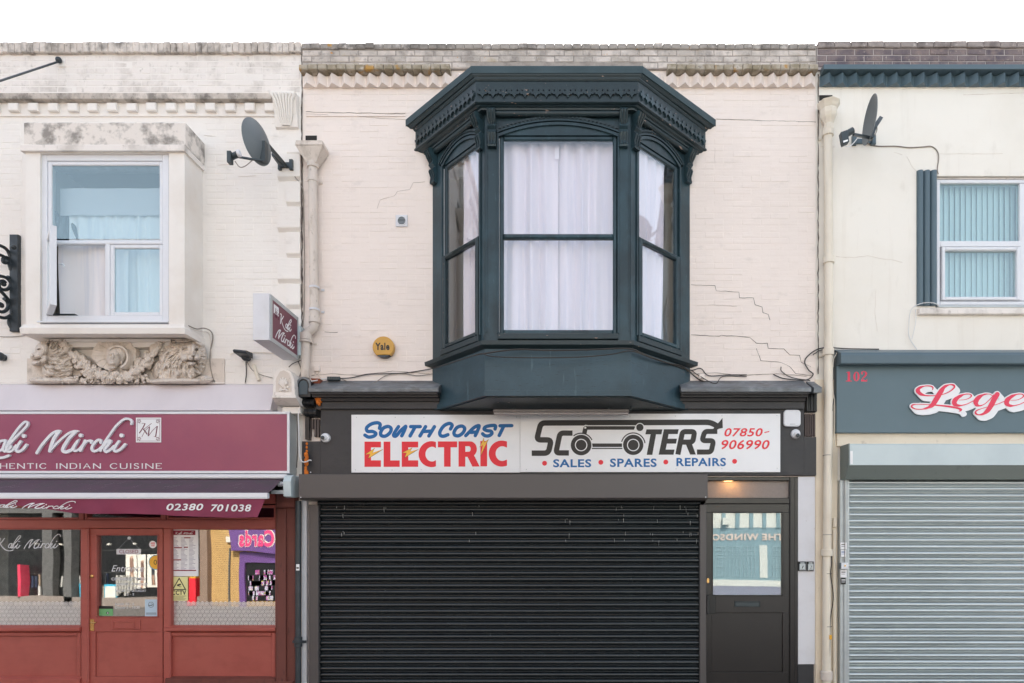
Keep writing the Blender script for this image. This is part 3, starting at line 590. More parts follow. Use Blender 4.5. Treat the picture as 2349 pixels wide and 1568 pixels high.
fb = [(1010, 290, 92, 118, .12, 0, .1), (1040, 250, 120, 120, .07, 20, .1), (985, 345, 34, 22, .03, 0, .205), (1000, 270, 16, 42, .05, 0, .195), (965, 245, 22, 12, .02, 0, .21), (1045, 245, 22, 12, .02, 0, .2), (1100, 340, 20, 30, .05, 0, .12), (990, 400, 40, 20, .03, 0, .16)]
relief('carved_face', fb, (880, 1180, 120, 440), M_stone, pan, step=4, nz=(.004, 20))
mb = MB(); hc = P('T', 1040, 275, .2); mb.ring(hc[0], hc[1], .118, .14, .1, .2, 24, -70, 135); mb.build('hood_moulding', M_stone, pan)

# ---- shop front of the restaurant
mb = MB(); mb.prof([(0, Z(942)), (.17, Z(944, .17)), (.185, Z(941, .185)), (.05, Z(884, .05)), (0, Z(882))], XL, P('B', 2008, 0, .1)[0]); fl = mb.build('flashing_board', M_flash, bl)
ribbon('ledge_edge', [(XL, Z(882)), (X(500), Z(882)), (X(622), Z(883))], .012, .06, M_frieze, bl)
sg = thing('fascia_sign', (X(330), -.1, Z(1086)), 'maroon restaurant fascia sign with raised white script lettering and square monogram', 'sign')
sd = .2; sx1 = P('C', 2126, 0, sd)[0]; sz0, sz1 = P('C', 0, 541, sd)[1], P('C', 0, 87, sd)[1]
MB().box(XL, sx1 + .0, 0.01, sd - .012, sz0 + .004, sz1 - .004).build('sign_box', M_alu, sg)
mb = MB(); frame(mb, XL, sx1, sz0, sz1, .03, sd - .02, sd + .006, .004); mb.build('frame', M_white, sg)
MB().box(XL + .03, sx1 - .03, sd - .012, sd - .004, sz0 + .03, sz1 - .03).build('panel', M_maroon, sg)
K_ = [([(-400, 255), (-345, 250), (-330, 262), (-360, 380), (-400, 560)], 40), ([(-180, 250), (-260, 350), (-350, 430)], 34), ([(-340, 410), (-270, 520), (-150, 620), (-50, 655), (60, 652), (140, 625)], 34),
      ([(90, 415), (20, 430), (-30, 500), (-20, 552), (30, 555), (75, 490), (95, 430)], 32), ([(95, 425), (60, 520), (80, 566), (130, 545), (170, 500)], 34),
      ([(100, 520), (190, 420), (310, 300), (390, 210), (388, 165), (345, 172), (270, 250), (190, 360), (128, 460), (103, 530), (135, 572), (190, 552), (240, 485)], 32), ([(300, 430), (255, 500), (238, 550), (268, 572), (325, 545), (380, 478)], 36), ('dot', 343, 355)]
M_ = [([(522, 590), (600, 470), (715, 340), (790, 295), (838, 290)], 36), ([(832, 292), (772, 370), (735, 450), (702, 562)], 44), ([(702, 560), (820, 435), (950, 325), (1030, 292), (1082, 290)], 30), ([(1050, 300), (965, 390), (895, 500), (880, 555), (925, 575), (995, 550)], 44),
      ([(995, 550), (1040, 480), (1082, 425), (1040, 500), (1026, 548), (1060, 562), (1110, 530), (1165, 465)], 30), ('dot', 1125, 348), ([(1185, 420), (1160, 480), (1122, 560)], 34), ([(1140, 520), (1190, 445), (1240, 422), (1278, 425), (1268, 450)], 32),
      ([(1400, 450), (1398, 415), (1355, 415), (1298, 475), (1276, 530), (1308, 565), (1370, 545), (1420, 500)], 34), ([(1398, 560), (1450, 450), (1530, 330), (1620, 210), (1720, 128), (1790, 122), (1825, 155), (1822, 192)], 30), ([(1420, 520), (1490, 432), (1535, 425), (1498, 485), (1456, 545), (1480, 573), (1540, 540), (1585, 495)], 36),
      ([(1650, 430), (1600, 500), (1585, 550), (1620, 566), (1680, 532), (1735, 472)], 36), ('dot', 1685, 348)]
def script(mb, strokes, f, k, d0, d1, wk=1.0):
    """f maps lettering units to plane coordinates, k is metres per unit"""
    for i, s_ in enumerate(strokes):
        dd = d1 + .0003 * (i % 5)
        if s_[0] == 'dot': x, z = f(s_[1], s_[2]); mb.disc(x, z, 28 * k * wk, d0, dd, 14)
        else: mb.stroke([f(*p) for p in s_[0]], s_[1] * k * wk, d0, dd, smooth=True)
fm = lambda x, y: P('M', x, y, sd)
km = abs(fm(1, 0)[0] - fm(0, 0)[0])
mb = MB(); script(mb, K_ + M_, fm, km, sd - .004, sd + .02, 1.0); mb.build('script_lettering', M_white, sg)
mb = MB(); a = P('M', 1873, 440, sd); b = P('M', 2218, 100, sd); mb.box(a[0], b[0], sd - .004, sd + .003, a[1], b[1]); mb.build('monogram_plate', M_sign, sg)
mb = MB(); frame(mb, *[v for v in (P('M', 1890, 0, sd)[0], P('M', 2202, 0, sd)[0], P('M', 0, 424, sd)[1], P('M', 0, 116, sd)[1])], .0035, sd, sd + .0045, .0005)
def mono(mb, f, k, d):
    for pts, w_ in (([(1955, 178), (2005, 182)], 5), ([(2000, 180), (1965, 250), (1920, 315)], 12), ([(2090, 178), (2010, 240), (1975, 262)], 5), ([(1975, 255), (2030, 330)], 14), ([(1955, 365), (2000, 280), (2060, 222)], 5), ([(2060, 222), (2045, 355)], 13), ([(2050, 350), (2100, 280), (2168, 215)], 5), ([(2168, 215), (2145, 365)], 13), ([(2145, 365), (2120, 360)], 5)):
        mb.stroke([f(*p) for p in pts], w_ * k, d - .002, d + .002, cap='butt')
mono(mb, fm, km, sd + .003)
for cx_, cy_ in ((1920, 150), (2172, 150), (1920, 390), (2172, 390)):
    for a in range(5):
        an = a * 1.3; x_, y_ = cx_ + 16 * math.cos(an), cy_ + 20 * math.sin(an); z_ = fm(x_, y_); mb.ring(z_[0], z_[1], 5 * km, 9 * km, sd, sd + .0045, 8)
mb.build('monogram_print', M_maroond, sg)
# serif capitals
SK = {'H': (.8, ["0,0 0,1", ".8,0 .8,1", "0,.5 .8,.5"]), 'E': (.6, ["0,0 0,1", "0,1 .6,1 .6,.88", "0,.53 .45,.53", "0,0 .6,0 .6,.12"]), 'N': (.85, ["0,0 0,1", "0,1 .85,0", ".85,0 .85,1"]), 'T': (.75, [".375,0 .375,1", "0,.88 0,1 .75,1 .75,.88"]),
      'I': (.02, [".01,0 .01,1"]), 'C': (.8, ["~.8,.8 .6,.98 .35,1 .1,.8 0,.5 .1,.2 .35,0 .6,.02 .8,.2"]), 'D': (.8, ["0,0 0,1", "~0,1 .4,1 .7,.85 .8,.5 .7,.15 .4,0 0,0"]), 'A': (.85, ["0,0 .42,1 .85,0", ".16,.35 .7,.35"]), 'U': (.8, ["0,1 0,.35", "~0,.4 .05,.12 .4,0 .72,.12 .78,.4", ".78,.3 .78,1"]),
      'S': (.55, ["~.52,.82 .35,1 .1,.92 .03,.72 .2,.56 .45,.4 .52,.2 .35,.02 .1,.02 0,.2"])}
def serif_caps(mb, st, x0, x1, z0, z1, d, w_=.19):
    h = z1 - z0; track = .42; tot = 0
    for c_ in st: tot += (SK[c_][0] + track) if c_ != ' ' else .6
    k = (x1 - x0) / (tot - track); x = x0
    for c_ in st:
        if c_ == ' ': x += .6 * k; continue
        for s_ in SK[c_][1]:
            sm = s_[0] == '~'; pts = [tuple(map(float, p.split(','))) for p in s_.lstrip('~').split()]; q = [(x + px * k, z0 + pz * h) for px, pz in pts]
            mb.stroke(q, w_ * h, d - .001, d, smooth=sm, cap='butt', nib=(0, .09 * h, w_ * h * 1.15))
            for e_, o_ in ((0, 1), (-1, -2)):
                if not sm and abs(pts[e_][0] - pts[o_][0]) < .3 and pts[e_][1] in (0, 1): mb.box(q[e_][0] - .15 * h, q[e_][0] + .15 * h, d - .001, d + .0006, q[e_][1] - .02 * h, q[e_][1] + .03 * h)
        x += (SK[c_][0] + track) * k
mb = MB(); z0_, z1_ = P('M', 0, 800, sd)[1], P('M', 0, 730, sd)[1]
serif_caps(mb, 'HENTIC', P('M', 6, 0, sd)[0], P('M', 632, 0, sd)[0], z0_, z1_, sd - .001); serif_caps(mb, 'INDIAN', P('M', 780, 0, sd)[0], P('M', 1380, 0, sd)[0], z0_, z1_, sd - .001); serif_caps(mb, 'CUISINE', P('M', 1518, 0, sd)[0], P('M', 2220, 0, sd)[0], z0_, z1_, sd - .001)
mb.build('capital_lettering', M_sign, sg)
# awning
aw = thing('awning', (X(330), -.3, Z(1190)), 'maroon folding awning with white front rail and drooping printed valance', 'awning')
ad = .22; c0, c1 = P('C', 0, 577, ad)[1], P('C', 0, 546, ad)[1]; ax1 = P('C', 2100, 0, ad)[0]
MB().bbox(XL, ax1, .02, ad, c0, c1, .01).build('cassette', M_white, aw)
fd = .62; fx = P('C', 1950, 0, fd)[0]; fz = P('C', 0, 681, fd)[1]
MB().add([(XL, ad - .03, c0 - .012), (P('C', 2055, 0, ad)[0], ad - .03, c0 - .012), (fx + .0, fd - .02, fz - .01), (XL, fd - .02, fz - .01), (XL, ad - .03, c0 - .018), (P('C', 2055, 0, ad)[0], ad - .03, c0 - .018), (fx, fd - .02, fz - .016), (XL, fd - .02, fz - .016)], [(0, 1, 2, 3), (7, 6, 5, 4), (1, 2, 6, 5), (2, 3, 7, 6), (0, 1, 5, 4)]) if False else None
mb = MB(); n = 14; xs = [XL + (P('C', 2055, 0, ad)[0] - XL) * i / 40 for i in range(41)]; vs = []; fs = []
for j in range(7):
    v = j / 6
    for i in range(41):
        x = xs[i] + (fx - xs[-1]) * v * (i / 40) ** 8; sag = -.02 * math.sin(math.pi * v) + .004 * math.sin(i * 1.1) * math.sin(math.pi * v); vs.append((x, ad - .03 + (fd - ad) * v, c0 - .006 + (fz - c0) * v + sag))
for j in range(6):
    for i in range(40): a = j * 41 + i; fs.append((a, a + 1, a + 42, a + 41))
mb.add(vs, fs); mb.build('canopy', M_fabd, aw, smooth=True)
mb = MB()
for k in range(34):
    u = random.choice([.2, .45, .5, .62, .68, .72, .9]) + random.gauss(0, .03); v = random.uniform(.15, .8); x = XL + (fx - XL) * u; ln = random.uniform(.02, .09)
    f_ = lambda v_: (ad - .03 + (fd - ad) * v_, c0 - .006 + (fz - c0) * v_ - .02 * math.sin(math.pi * v_) + .004)
    a = f_(v); b = f_(min(.95, v + ln * 1.6)); w__ = random.uniform(.001, .003); mb.add([(x, a[0], a[1]), (x + w__, a[0], a[1]), (x - ln + w__, b[0], b[1]), (x - ln, b[0], b[1])], [(0, 1, 2, 3)])
mb.build('dried_splashes', mat('dried_splash', 'a79fa3', .8), aw, kind='stuff')
rz0 = P('C', 0, 727, fd)[1]
mb = MB(); mb.prof([(fd - .05, rz0 + .01), (fd, rz0), (fd + .006, rz0 + .02), (fd + .002, fz - .006), (fd - .03, fz), (fd - .05, fz - .01)], XL, P('C', 1962, 0, fd)[0]); mb.build('front_rail', M_white, aw)
vp = [(-60, 745), (0, 766), (100, 775), (300, 800), (560, 832), (700, 838), (900, 835), (1150, 842), (1300, 852), (1500, 860), (1700, 866), (1890, 862)]
vs = []; fs = []; NV = 60; vx1t, vx1b = P('C', 1945, 0, fd)[0], P('C', 1890, 0, fd)[0]
def vdrop(px):
    for (a, ya), (b, yb) in zip(vp, vp[1:]):
        if px <= b: t = max(0, (px - a) / (b - a)); t = t * t * (3 - 2 * t); return ya + (yb - ya) * t
    return vp[-1][1]
for i in range(NV + 1):
    u = i / NV; px = -150 + u * 2095
    for j in range(9):
        v = j / 8; zx = px - (55 * v * max(0, (u - .93) / .07) if u > .93 else 0); yb = vdrop(px); y = 722 + (yb - 722) * v; wv = .012 * math.sin(u * 31 + v * 2) * v + .008 * math.sin(u * 57 + 3) * v
        p = P('C', zx, y, fd); vs.append((p[0], fd - .01 + wv, p[1]))
for i in range(NV):
    for j in range(8): a = i * 9 + j; fs.append((a, a + 1, a + 10, a + 9))
mb = MB(); mb.add(vs, fs); mb.build('valance', M_fab, aw, smooth=True)
def vsurf(zx, zy, lift=.006):
    u = (zx + 150) / 2095; yb = vdrop(zx); v = min(1, max(0, (zy - 722) / (yb - 722))); return fd - .01 + .012 * math.sin(u * 31 + v * 2) * v + .008 * math.sin(u * 57 + 3) * v + lift
mb = MB(); tx = MB(); textp(tx, '02380', 'C', 1222, 1490, 762, 812, fd, bold=.02, shear=.2); tx2 = MB(); textp(tx2, '701038', 'C', 1545, 1842, 768, 820, fd, bold=.02, shear=.2)
def unC(x, z): return (((VX + x * S * D / (D - fd)) - 0) * 3.2, ((HY - (z - EZ) * S * D / (D - fd)) - 917.6) * 3.2)
tx.v = [(x, vsurf(*unC(x, z)), z) for x, d_, z in tx.v]
tx2.v = [(x, vsurf(*unC(x, z)), z) for x, d_, z in tx2.v]; tx2.build('phone_number', M_sign, aw)
t2 = MB(); fsq = lambda x, y: P('C', 20 + (x - 60) * .3, 748 + (y - 250) * .13 + (x - 0) * .008, fd)
script(t2, K_[3:], fsq, km * .26, fd, fd + .004, 1.1); script(t2, M_, fsq, km * .26, fd, fd + .004, 1.1)
t2.v = [(x, vsurf(*unC(x, z)) + (d_ - fd) * .5, z) for x, d_, z in t2.v]
tx.build('phone_number', M_sign, aw); t2.build('valance_script', M_sign, aw)
mb = MB(); mb.prof([(.05, P('C', 0, 700, .3)[1]), (.22, P('C', 0, 716, .3)[1]), (.3, P('C', 0, 712, .3)[1]), (.31, P('C', 0, 600, .3)[1]), (.28, P('C', 0, 560, .3)[1]), (.22, P('C', 0, 545, .3)[1]), (.05, P('C', 0, 545, .3)[1])], P('C', 2092, 0, .25)[0], P('C', 2150, 0, .25)[0]); mb.build('end_cap', M_hood, aw, bevel=.01)
mb = MB(); q0 = P('C', 2040, 615, .2); mb.lathe((q0[0], .18, q0[1]), (1, 0, 0), [(0, 0), (.035, 0), (.035, .03), (.022, .03), (.022, .08), (0, .08)], 16); mb.build('roller_end', M_white, aw, smooth=True)
mb = MB(); a = P3('C', 1960, 672, .4); b = P3('C', 2100, 672, .3); mb.box(a[0], b[0], .26, .3, P('C', 0, 690, .3)[1], P('C', 0, 664, .3)[1]); mb.build('folding_arm', M_alu, aw)
# timber shopfront
X_ = lambda zx, d=.04: P('D', zx, 0, d)[0]; Z_ = lambda zy, d=.04: P('D', 0, zy, d)[1]
mb = MB(); mb.bbox(X_(2020, .06), X_(2168, .06), 0, .06, 0, Z(1147, .06), .008); mb.bbox(X_(2034, .08), X_(2100, .08), .06, .085, .0, Z_(20, .08), .006); mb.bbox(X_(2015, .1), X_(2150, .1), 0, .1, 0, Z_(1285, .1), .008); mb.bbox(X_(2030, .1), X_(2168, .1), 0, .11, Z_(10, .1), Z(1150, .1) + .1, .01); mb.build('pilaster', M_redo, bl)
fr_ = M_redw
def bar(nm, x0, x1, y0, y1, d1=.04, d0=-.06, c=.006, m=None, par=None): return MB().bbox(X_(x0, d1), X_(x1, d1), d0, d1, Z_(y1, d1), Z_(y0, d1), c).build(nm, m or fr_, par or bl)
bar('transom', -300, 2022, 98, 160, .045); bar('top_rail', -300, 2022, -90, -20, .03, -.06)
bar('mullion', 592, 648, 160, 1330, .05, c=.012); bar('mullion', 1196, 1250, 160, 1330, .05, c=.012)
bar('mullion', 585, 612, -60, 98, .035, c=.006); bar('mullion', 1190, 1215, -60, 98, .035)
for a, b in ((-300, 586), (613, 1190), (1215, 2022)):
    mb = MB(); frame(mb, X_(a), X_(b), Z_(98), Z_(-10), .03, -.06, .025); mb.build('fanlight_frame', fr_, bl)
    MB().box(X_(a) + .03, X_(b) - .03, -.03, -.025, Z_(98) + .03, Z_(-10) - .03).build('fanlight_pane', G_shop, bl)
mb = MB(); frame(mb, X_(1225, .03), X_(2030, .03), Z_(885, .03), Z_(158, .03), .018, -.05, .03); mb.build('window_frame', fr_, bl)
mb = MB(); frame(mb, X_(-300, .03), X_(600, .03), Z_(885, .03), Z_(158, .03), .018, -.05, .03); mb.build('window_frame', fr_, bl)
MB().box(X_(1240), X_(2024), -.03, -.022, Z_(880), Z_(164)).build('shop_pane', G_shop, bl)
MB().box(X_(-290), X_(592), -.03, -.022, Z_(882), Z_(162)).build('shop_pane', G_shop, bl)
for a, b in ((1215, 2022), (-300, 590)):
    mb = MB(); mb.prof([(-.06, Z_(925, .06)), (.05, Z_(922, .06)), (.075, Z_(912, .07)), (.075, Z_(892, .07)), (.04, Z_(880, .05)), (-.06, Z_(878, .04))], X_(a, .06), X_(b, .06)); mb.build('window_sill', fr_, bl)
    MB().box(X_(a), X_(b), -.06, .0, -.02, Z_(924)).build('stall_riser', fr_, bl)
    mb = MB(); frame(mb, X_(a + 2), X_(b - 2), Z_(1290), Z_(924), .05, 0, .03, .01, wb=.03); mb.build('riser_frame', fr_, bl)
    mb = MB(); mb.prof([(0, Z_(1330)), (.07, Z_(1330)), (.07, Z_(1268, .07)), (.03, Z_(1252, .05)), (0, Z_(1250))], X_(a, .06), X_(b, .06)); mb.build('plinth_board', M_redo if a > 0 else fr_, bl)
    mb = MB(); hs_ = .048; zt_, zb_ = Z_(705), Z_(877); xa, xb = X_(max(a, -200) + 28), X_(b - 2); row = 0; z = zb_ + hs_ * .5
    while z < zt_:
        x = xa + (hs_ * .58 if row % 2 else 0)
        while x < xb:
            mb.ring(x, z, hs_ * .41, hs_ * .575, -.0215, -.0205, 6, 30, 390); mb.ring(x, z, hs_ * .09, hs_ * .29, -.0215, -.0205, 6, 30, 390); x += hs_ * 1.16
        z += hs_; row += 1
    mb.build('patterned_film', M_film, bl)
# door
dr = link('door', MB().box(X_(665, .02), X_(1195, .02), -.04, -.01, -.02, Z_(812)).build('door_tmp', fr_, None).data, None, (0, 0, 0), None) if False else None
mb = MB(); dx0, dx1 = X_(652, .02), X_(1194, .02); gz0, gz1 = Z_(810, .02), Z_(212, .02); gxa, gxb = X_(712, .02), X_(1158, .02)
holed(mb, dx0, dx1, .02, Z_(164, .02), [(gxa, gxb, gz0, gz1), (X_(700, .02), X_(1150, .02), Z_(1250, .02), Z_(920, .02))], -.045, .02); door = mb.build('door', fr_, bl, bevel=.004)
MB().bbox(X_(700, .02), X_(1150, .02), -.04, .004, Z_(1250, .02), Z_(920, .02), .004).build('door_panel', fr_, door)
mb = MB(); frame(mb, gxa - .012, gxb + .012, gz0 - .012, gz1 + .012, .014, .0, .03, .006); mb.build('glazing_bead', fr_, door)
MB().box(gxa, gxb, -.02, -.014, gz0, gz1).build('door_pane', G_shop, door)
mb = MB(); mb.bbox(X_(818, .03), X_(1030, .03), .02, .032, Z_(902, .03), Z_(832, .03), .004); frame(mb, X_(832, .03), X_(992, .03), Z_(893, .03), Z_(845, .03), .008, .032, .04, .002); mb.build('letter_plate', fr_, door)
mb = MB(); mb.bbox(X_(652, .04), X_(683, .04), .02, .028, Z_(915), Z_(828), .003); mb.tube([P3('D', 668, 852, .05), P3('D', 668, 852, .075), P3('D', 690, 856, .08), P3('D', 706, 852, .08)], .008, 8); mb.build('door_handle', M_brass, door, smooth=True)
mb = MB(); q0 = P('D', 670, 513, .03); mb.lathe((q0[0], .02, q0[1]), (0, 1, 0), [(.022, 0), (.022, .008), (.016, .012), (0, .012)], 18); mb.build('cylinder_lock', M_brass, door, smooth=True)
room('dining_room', XL, X_(2022), 0, Z(1150), -.07, 3.2, bl, M_roomd)
# things in and on the restaurant glass
def flat(nm, fr, x0, x1, y0, y1, d, m, label, cat, t=.003):
    a = P(fr, x0, y1, d); b = P(fr, x1, y0, d); th = thing(nm, ((a[0] + b[0]) / 2, -d, a[1]), label, cat); MB().box(a[0], b[0], d - t, d, a[1], b[1]).build('card', m, th); return th
cl = flat('hanging_sign', 'D', 855, 1034, 312, 352, -.008, M_whitep, 'small white CLOSED sign hanging from a suction hook in the red brown door', 'sign')
mb = MB(); textp(mb, 'CLOSED', 'D', 875, 1014, 318, 345, -.007, bold=-.0); mb.build('lettering', mat('plum_ink', '8d2f4c', .5), cl)
mb = MB(); q0 = P('D', 943, 232, 0); mb.lathe((q0[0], -.012, q0[1]), (0, 1, 0), [(.02, 0), (.014, .01), (0, .012)], 14); mb.tube([(q0[0], -.006, q0[1]), P3('D', 865, 315, -.006)], .001, 4); mb.tube([(q0[0], -.006, q0[1]), P3('D', 1024, 315, -.006)], .001, 4); mb.build('suction_hook', M_white, cl)
mn = flat('menu_poster', 'D', 1255, 1456, 165, 512, -.014, M_paper, 'tall white printed menu with maroon heading in the window right of the door', 'menu')
mb = MB(); a = P('D', 1272, 210, -.014); b = P('D', 1434, 176, -.014); mb.box(a[0], b[0], -.0148, -.0132, a[1], b[1])
for x0, x1, y in ((1352, 1398, 230), (1278, 1335, 303), (1275, 1330, 392), (1275, 1440, 470), (1350, 1380, 300)): a = P('D', x0, y + 4, -.014); b = P('D', x1, y - 4, -.014); mb.box(a[0], b[0], -.0148, -.0132, a[1], b[1])
mb.build('heading', mat('menu_maroon', '8d2438', .6), mn, kind='stuff')
mb = MB()
for c_ in range(3):
    for r_ in range(26):
        a = P('D', 1268 + c_ * 60, 232 + r_ * 9.4, -.014); ln = random.uniform(.5, 1) * 48; b = P('D', 1268 + c_ * 60 + ln, 229 + r_ * 9.4, -.014); mb.box(a[0], b[0], -.0148, -.01328, a[1], b[1])
mb.build('small_print', mat('grey_print', '9a96a8', .7), mn)
mb = MB(); mf = lambda x, y: P('D', 1290 + (x + 400) * .058, 182 + (y - 100) * .045, -.013); script(mb, K_ + M_, mf, km * .1, -.0138, -.0126, 1.0); mb.build('heading_script', M_sign, mn)
cc = flat('warning_sign', 'D', 1252, 1378, 516, 692, -.012, M_pyel, 'pale yellow CCTV warning sign with camera triangle under the menu', 'sign')
mb = MB(); mb.stroke(PP('D', [(1316, 528), (1362, 610), (1268, 610)], -.012), .011, -.0128, -.0108, closed=True, cap='butt'); mb.build('triangle', M_ink, cc); mb = MB(); mb.poly(PP('D', [(1298, 574), (1325, 566), (1330, 577), (1302, 586)], -.011), -.0128, -.0105); mb.stroke(PP('D', [(1308, 582), (1318, 590), (1330, 590)], -.011), .005, -.0128, -.0108)
mb.build('camera_symbol', M_ink, cc); mb = MB(); textp(mb, 'CCTV', 'D', 1262, 1366, 616, 650, -.0108, bold=.03); mb.build('lettering', M_ink, cc); mb = MB()
for k in range(5): a = P('D', 1262, 658 + k * 7, -.011); b = P('D', 1366 - 10 * (k % 3), 656 + k * 7, -.011); mb.box(a[0], b[0], -.0128, -.011, a[1], b[1])
mb.build('small_print', M_ink, cc, kind='stuff')
st = thing('window_sticker', (P('D', 1120, 0)[0], .012, P('D', 0, 312)[1]), 'round red and white sticker at the top right of the restaurant door glass', 'sticker'); q0 = P('D', 1121, 280, -.01)
MB().disc(q0[0], q0[1], .052, -.0125, -.0115).build('black_rim', M_ink, st); MB().disc(q0[0], q0[1], .045, -.012, -.0112).build('face', M_paper, st)
mb = MB(); textp(mb, 'UNDER', 'D', 1106, 1138, 264, 278, -.0108, bold=.03); textp(mb, 'AGE?', 'D', 1108, 1136, 281, 293, -.0108, bold=.03); mb.build('print', M_red, st)
cu_ = flat('notice', 'D', 1064, 1153, 683, 806, -.012, mat('pale_blue_card', 'b9cfe0', .6), 'pale blue no smoking notice at the lower right of the door glass', 'notice')
mb = MB(); q0 = P('D', 1108, 722, -.01); mb.ring(q0[0], q0[1], .03, .034, -.012, -.0105, 20); mb.stroke([(q0[0] - .022, q0[1] - .008), (q0[0] + .01, q0[1] - .01)], .008, -.0128, -.0105); mb.stroke([(q0[0] - .0, q0[1] + .012), (q0[0] + .018, q0[1] + .004), (q0[0] + .02, q0[1] - .006)], .005, -.0128, -.0107, smooth=True)
for k in range(2): a = P('D', 1072, 784 + k * 8, -.01); b = P('D', 1145, 781 + k * 8, -.01); mb.box(a[0], b[0], -.0128, -.0105, a[1], b[1])
mb.build('print', M_ink, cu_, kind='stuff')
hy = flat('notice', 'D', 712, 828, 752, 802, -.012, mat('green_card', '6fae74', .6), 'green hygiene rating card at the lower left of the door glass', 'notice')
mb = MB(); q0 = P('D', 790, 782, -.01); mb.disc(q0[0], q0[1], .016, -.0128, -.0105); a = P('D', 712, 752, -.01); b = P('D', 828, 732, -.01); mb.box(a[0], b[0], -.0128, -.0106, a[1], b[1]); mb.build('print', M_ink, hy, kind='stuff')
mb = MB(); textp(mb, '4', 'D', 786, 795, 775, 790, -.0102, bold=.02); mb.build('figure', M_paper, hy)
dl = thing('window_lettering', (P('D', 940, 0)[0], .01, P('D', 0, 750)[1]), 'white vinyl Entrance and opening hours lettering on the restaurant door glass', 'lettering')
mb = MB()
for t_, x0, x1, y0, y1, sh in (('Entrance', 818, 1056, 432, 478, .35), ('OPENING TIMES', 818, 1066, 522, 544, 0), ('SUNDAY - THURSDAY', 850, 1085, 562, 580, 0), ('5 - 10.30', 940, 1032, 588, 605, 0), ('FRIDAY TO SATURDAY', 850, 1072, 610, 628, 0), ('12 - 2', 922, 984, 636, 652, 0), ('Lunch 12 - 2', 846, 984, 708, 724, 0), ('Dinner 5 - 10.30', 846, 1026, 732, 750, 0)):
    textp(mb, t_, 'D', x0, x1, y0, y1, -.0125, shear=sh, bold=0 if sh else .012)
mb.build('print', M_white, dl)
wl_ = thing('window_lettering', (P('D', 200, 0)[0], .01, P('D', 0, 340)[1]), 'white script restaurant name on the left shop window above the patterned film', 'lettering')
mb = MB(); wf = lambda x, y: P('D', 96 + (x - 130) * .205, 205 + (y - 120) * .225, -.02); script(mb, K_ + M_, wf, km * .36, -.021, -.0195, .75); mb.build('print', M_white, wl_)

st = thing('window_sticker', (P('D', 1135, 0)[0], .012, P('D', 0, 465)[1]), 'large yellow round sticker with blue rim at the right edge of the door glass', 'sticker'); q0 = P('D', 1146, 410, -.01)
def cutdisc(r_, d0, d1, nm, m):
    xm = P('D', 1157, 0)[0]; mb = MB(); mb.poly([(min(xm, q0[0] + r_ * math.cos(2 * math.pi * k / 30)), q0[1] + r_ * math.sin(2 * math.pi * k / 30)) for k in range(30)], d0, d1); mb.build(nm, m, st)
cutdisc(.092, -.0128, -.0118, 'blue_rim', mat('sky_blue_print', '4aa8cc', .5)); cutdisc(.083, -.0125, -.0113, 'face', M_yel)
mb = MB(); textp(mb, '0', 'D', 1128, 1152, 392, 428, -.0108); mb.build('figure', M_ink, st)
# ================================================================== SCOOTER SHOP (middle)
bm_ = thing('shop_building', (X(1280), -.001, 0), 'pinkish painted brick terrace with big dark teal oriel window above the black shuttered scooter shop', 'building')
YP = Z(107.5)
PB = [(X(992), 0), (X(1112, .73), .73), (X(1447, .73), .73), (X(1583), 0)]        # plan of the oriel
bayhole = (X(1000), X(1576), Z(938), Z(385))
holed(MB(), XJ1 + .001, XJ2, 0, Z(125), [bayhole, (X(728), X(1822), -1, Z(1099))], -.25, 0).build('wall', M_mid, bm_)
MB().box(XJ1, XJ2, -7.5, -.25, Z(150) - .3, Z(150) - .1).build('flat_roof', M_mortar, bm_)
MB().box(XJ1, XJ2, -7.6, -7.5, 0, Z(150)).build('rear_wall', M_mortar, bm_)
MB().box(XJ1 + .002, XJ2 - .002, -.25, .028, Z(163), YP - .004).build('parapet_core', M_mortar, bm_)
coping(XJ1 + .01, XJ2 - .01, Z(118.5), Z(105.5), .045, bm_, M_weatht, seed=40, pitch=.108)
bricks(XJ1 + .01, XJ2 - .01, Z(163), Z(119.5), [(X(1083), X(1474), Z(200), Z(150))], .028, bm_, M_weath, 130, seed=21, prot=.0045, vary=.003, header=1, vg=.004, near=(0, 7.5))
for k in range(55):
    a = XJ1 + .005 + k * (XJ2 - XJ1 - .01) / 55; b = XJ1 + .005 + (k + 1) * (XJ2 - XJ1 - .01) / 55 - .006
    if b < X(1040) or a > X(1515): MB().bbox(a, b, 0, .125 + random.uniform(-.004, .004), Z(176.5), Z(164.5) + random.uniform(-.004, .004), .008).build('ledge_brick', M_lichen, bm_)
MB().box(XJ1 + .01, XJ2 - .01, 0, .018, Z(203), Z(178)).build('tooth_course_back', M_mid, bm_)
def tooth(cx, z0, z1, wd, dep, m, par, r=.0):
    h = wd / 2; me = MB(); me.add([(cx - h, .015, z0), (cx, dep, z0), (cx + h, .015, z0), (cx - h + .004, .015, z1), (cx, dep, z1 - .004), (cx + h - .004, .015, z1)], [(0, 2, 1), (3, 4, 5), (0, 1, 4, 3), (1, 2, 5, 4), (0, 3, 5, 2)]); me.build('dogtooth_brick', m, par)
pt = (XJ2 - XJ1 - .02) / 41
for k in range(41):
    cx = XJ1 + .012 + (k + .5) * pt
    if cx < X(1062) or cx > X(1494): tooth(cx, Z(203.5) + random.uniform(-.003, .003), Z(180), pt - .012, .1 + random.uniform(-.004, .004), M_mid, bm_)
MB().prof([(0, Z(269)), (.012, Z(268.5)), (.012, Z(266)), (0, Z(265.5))], XJ1 + .05, X(930)).build('thin_ledge', M_mid, bm_) 
bayskip = [(X(992), X(1583), Z(948), Z(355)), (X(955), X(1618), Z(375), Z(300)), (X(930), X(1642), Z(312), Z(270))]
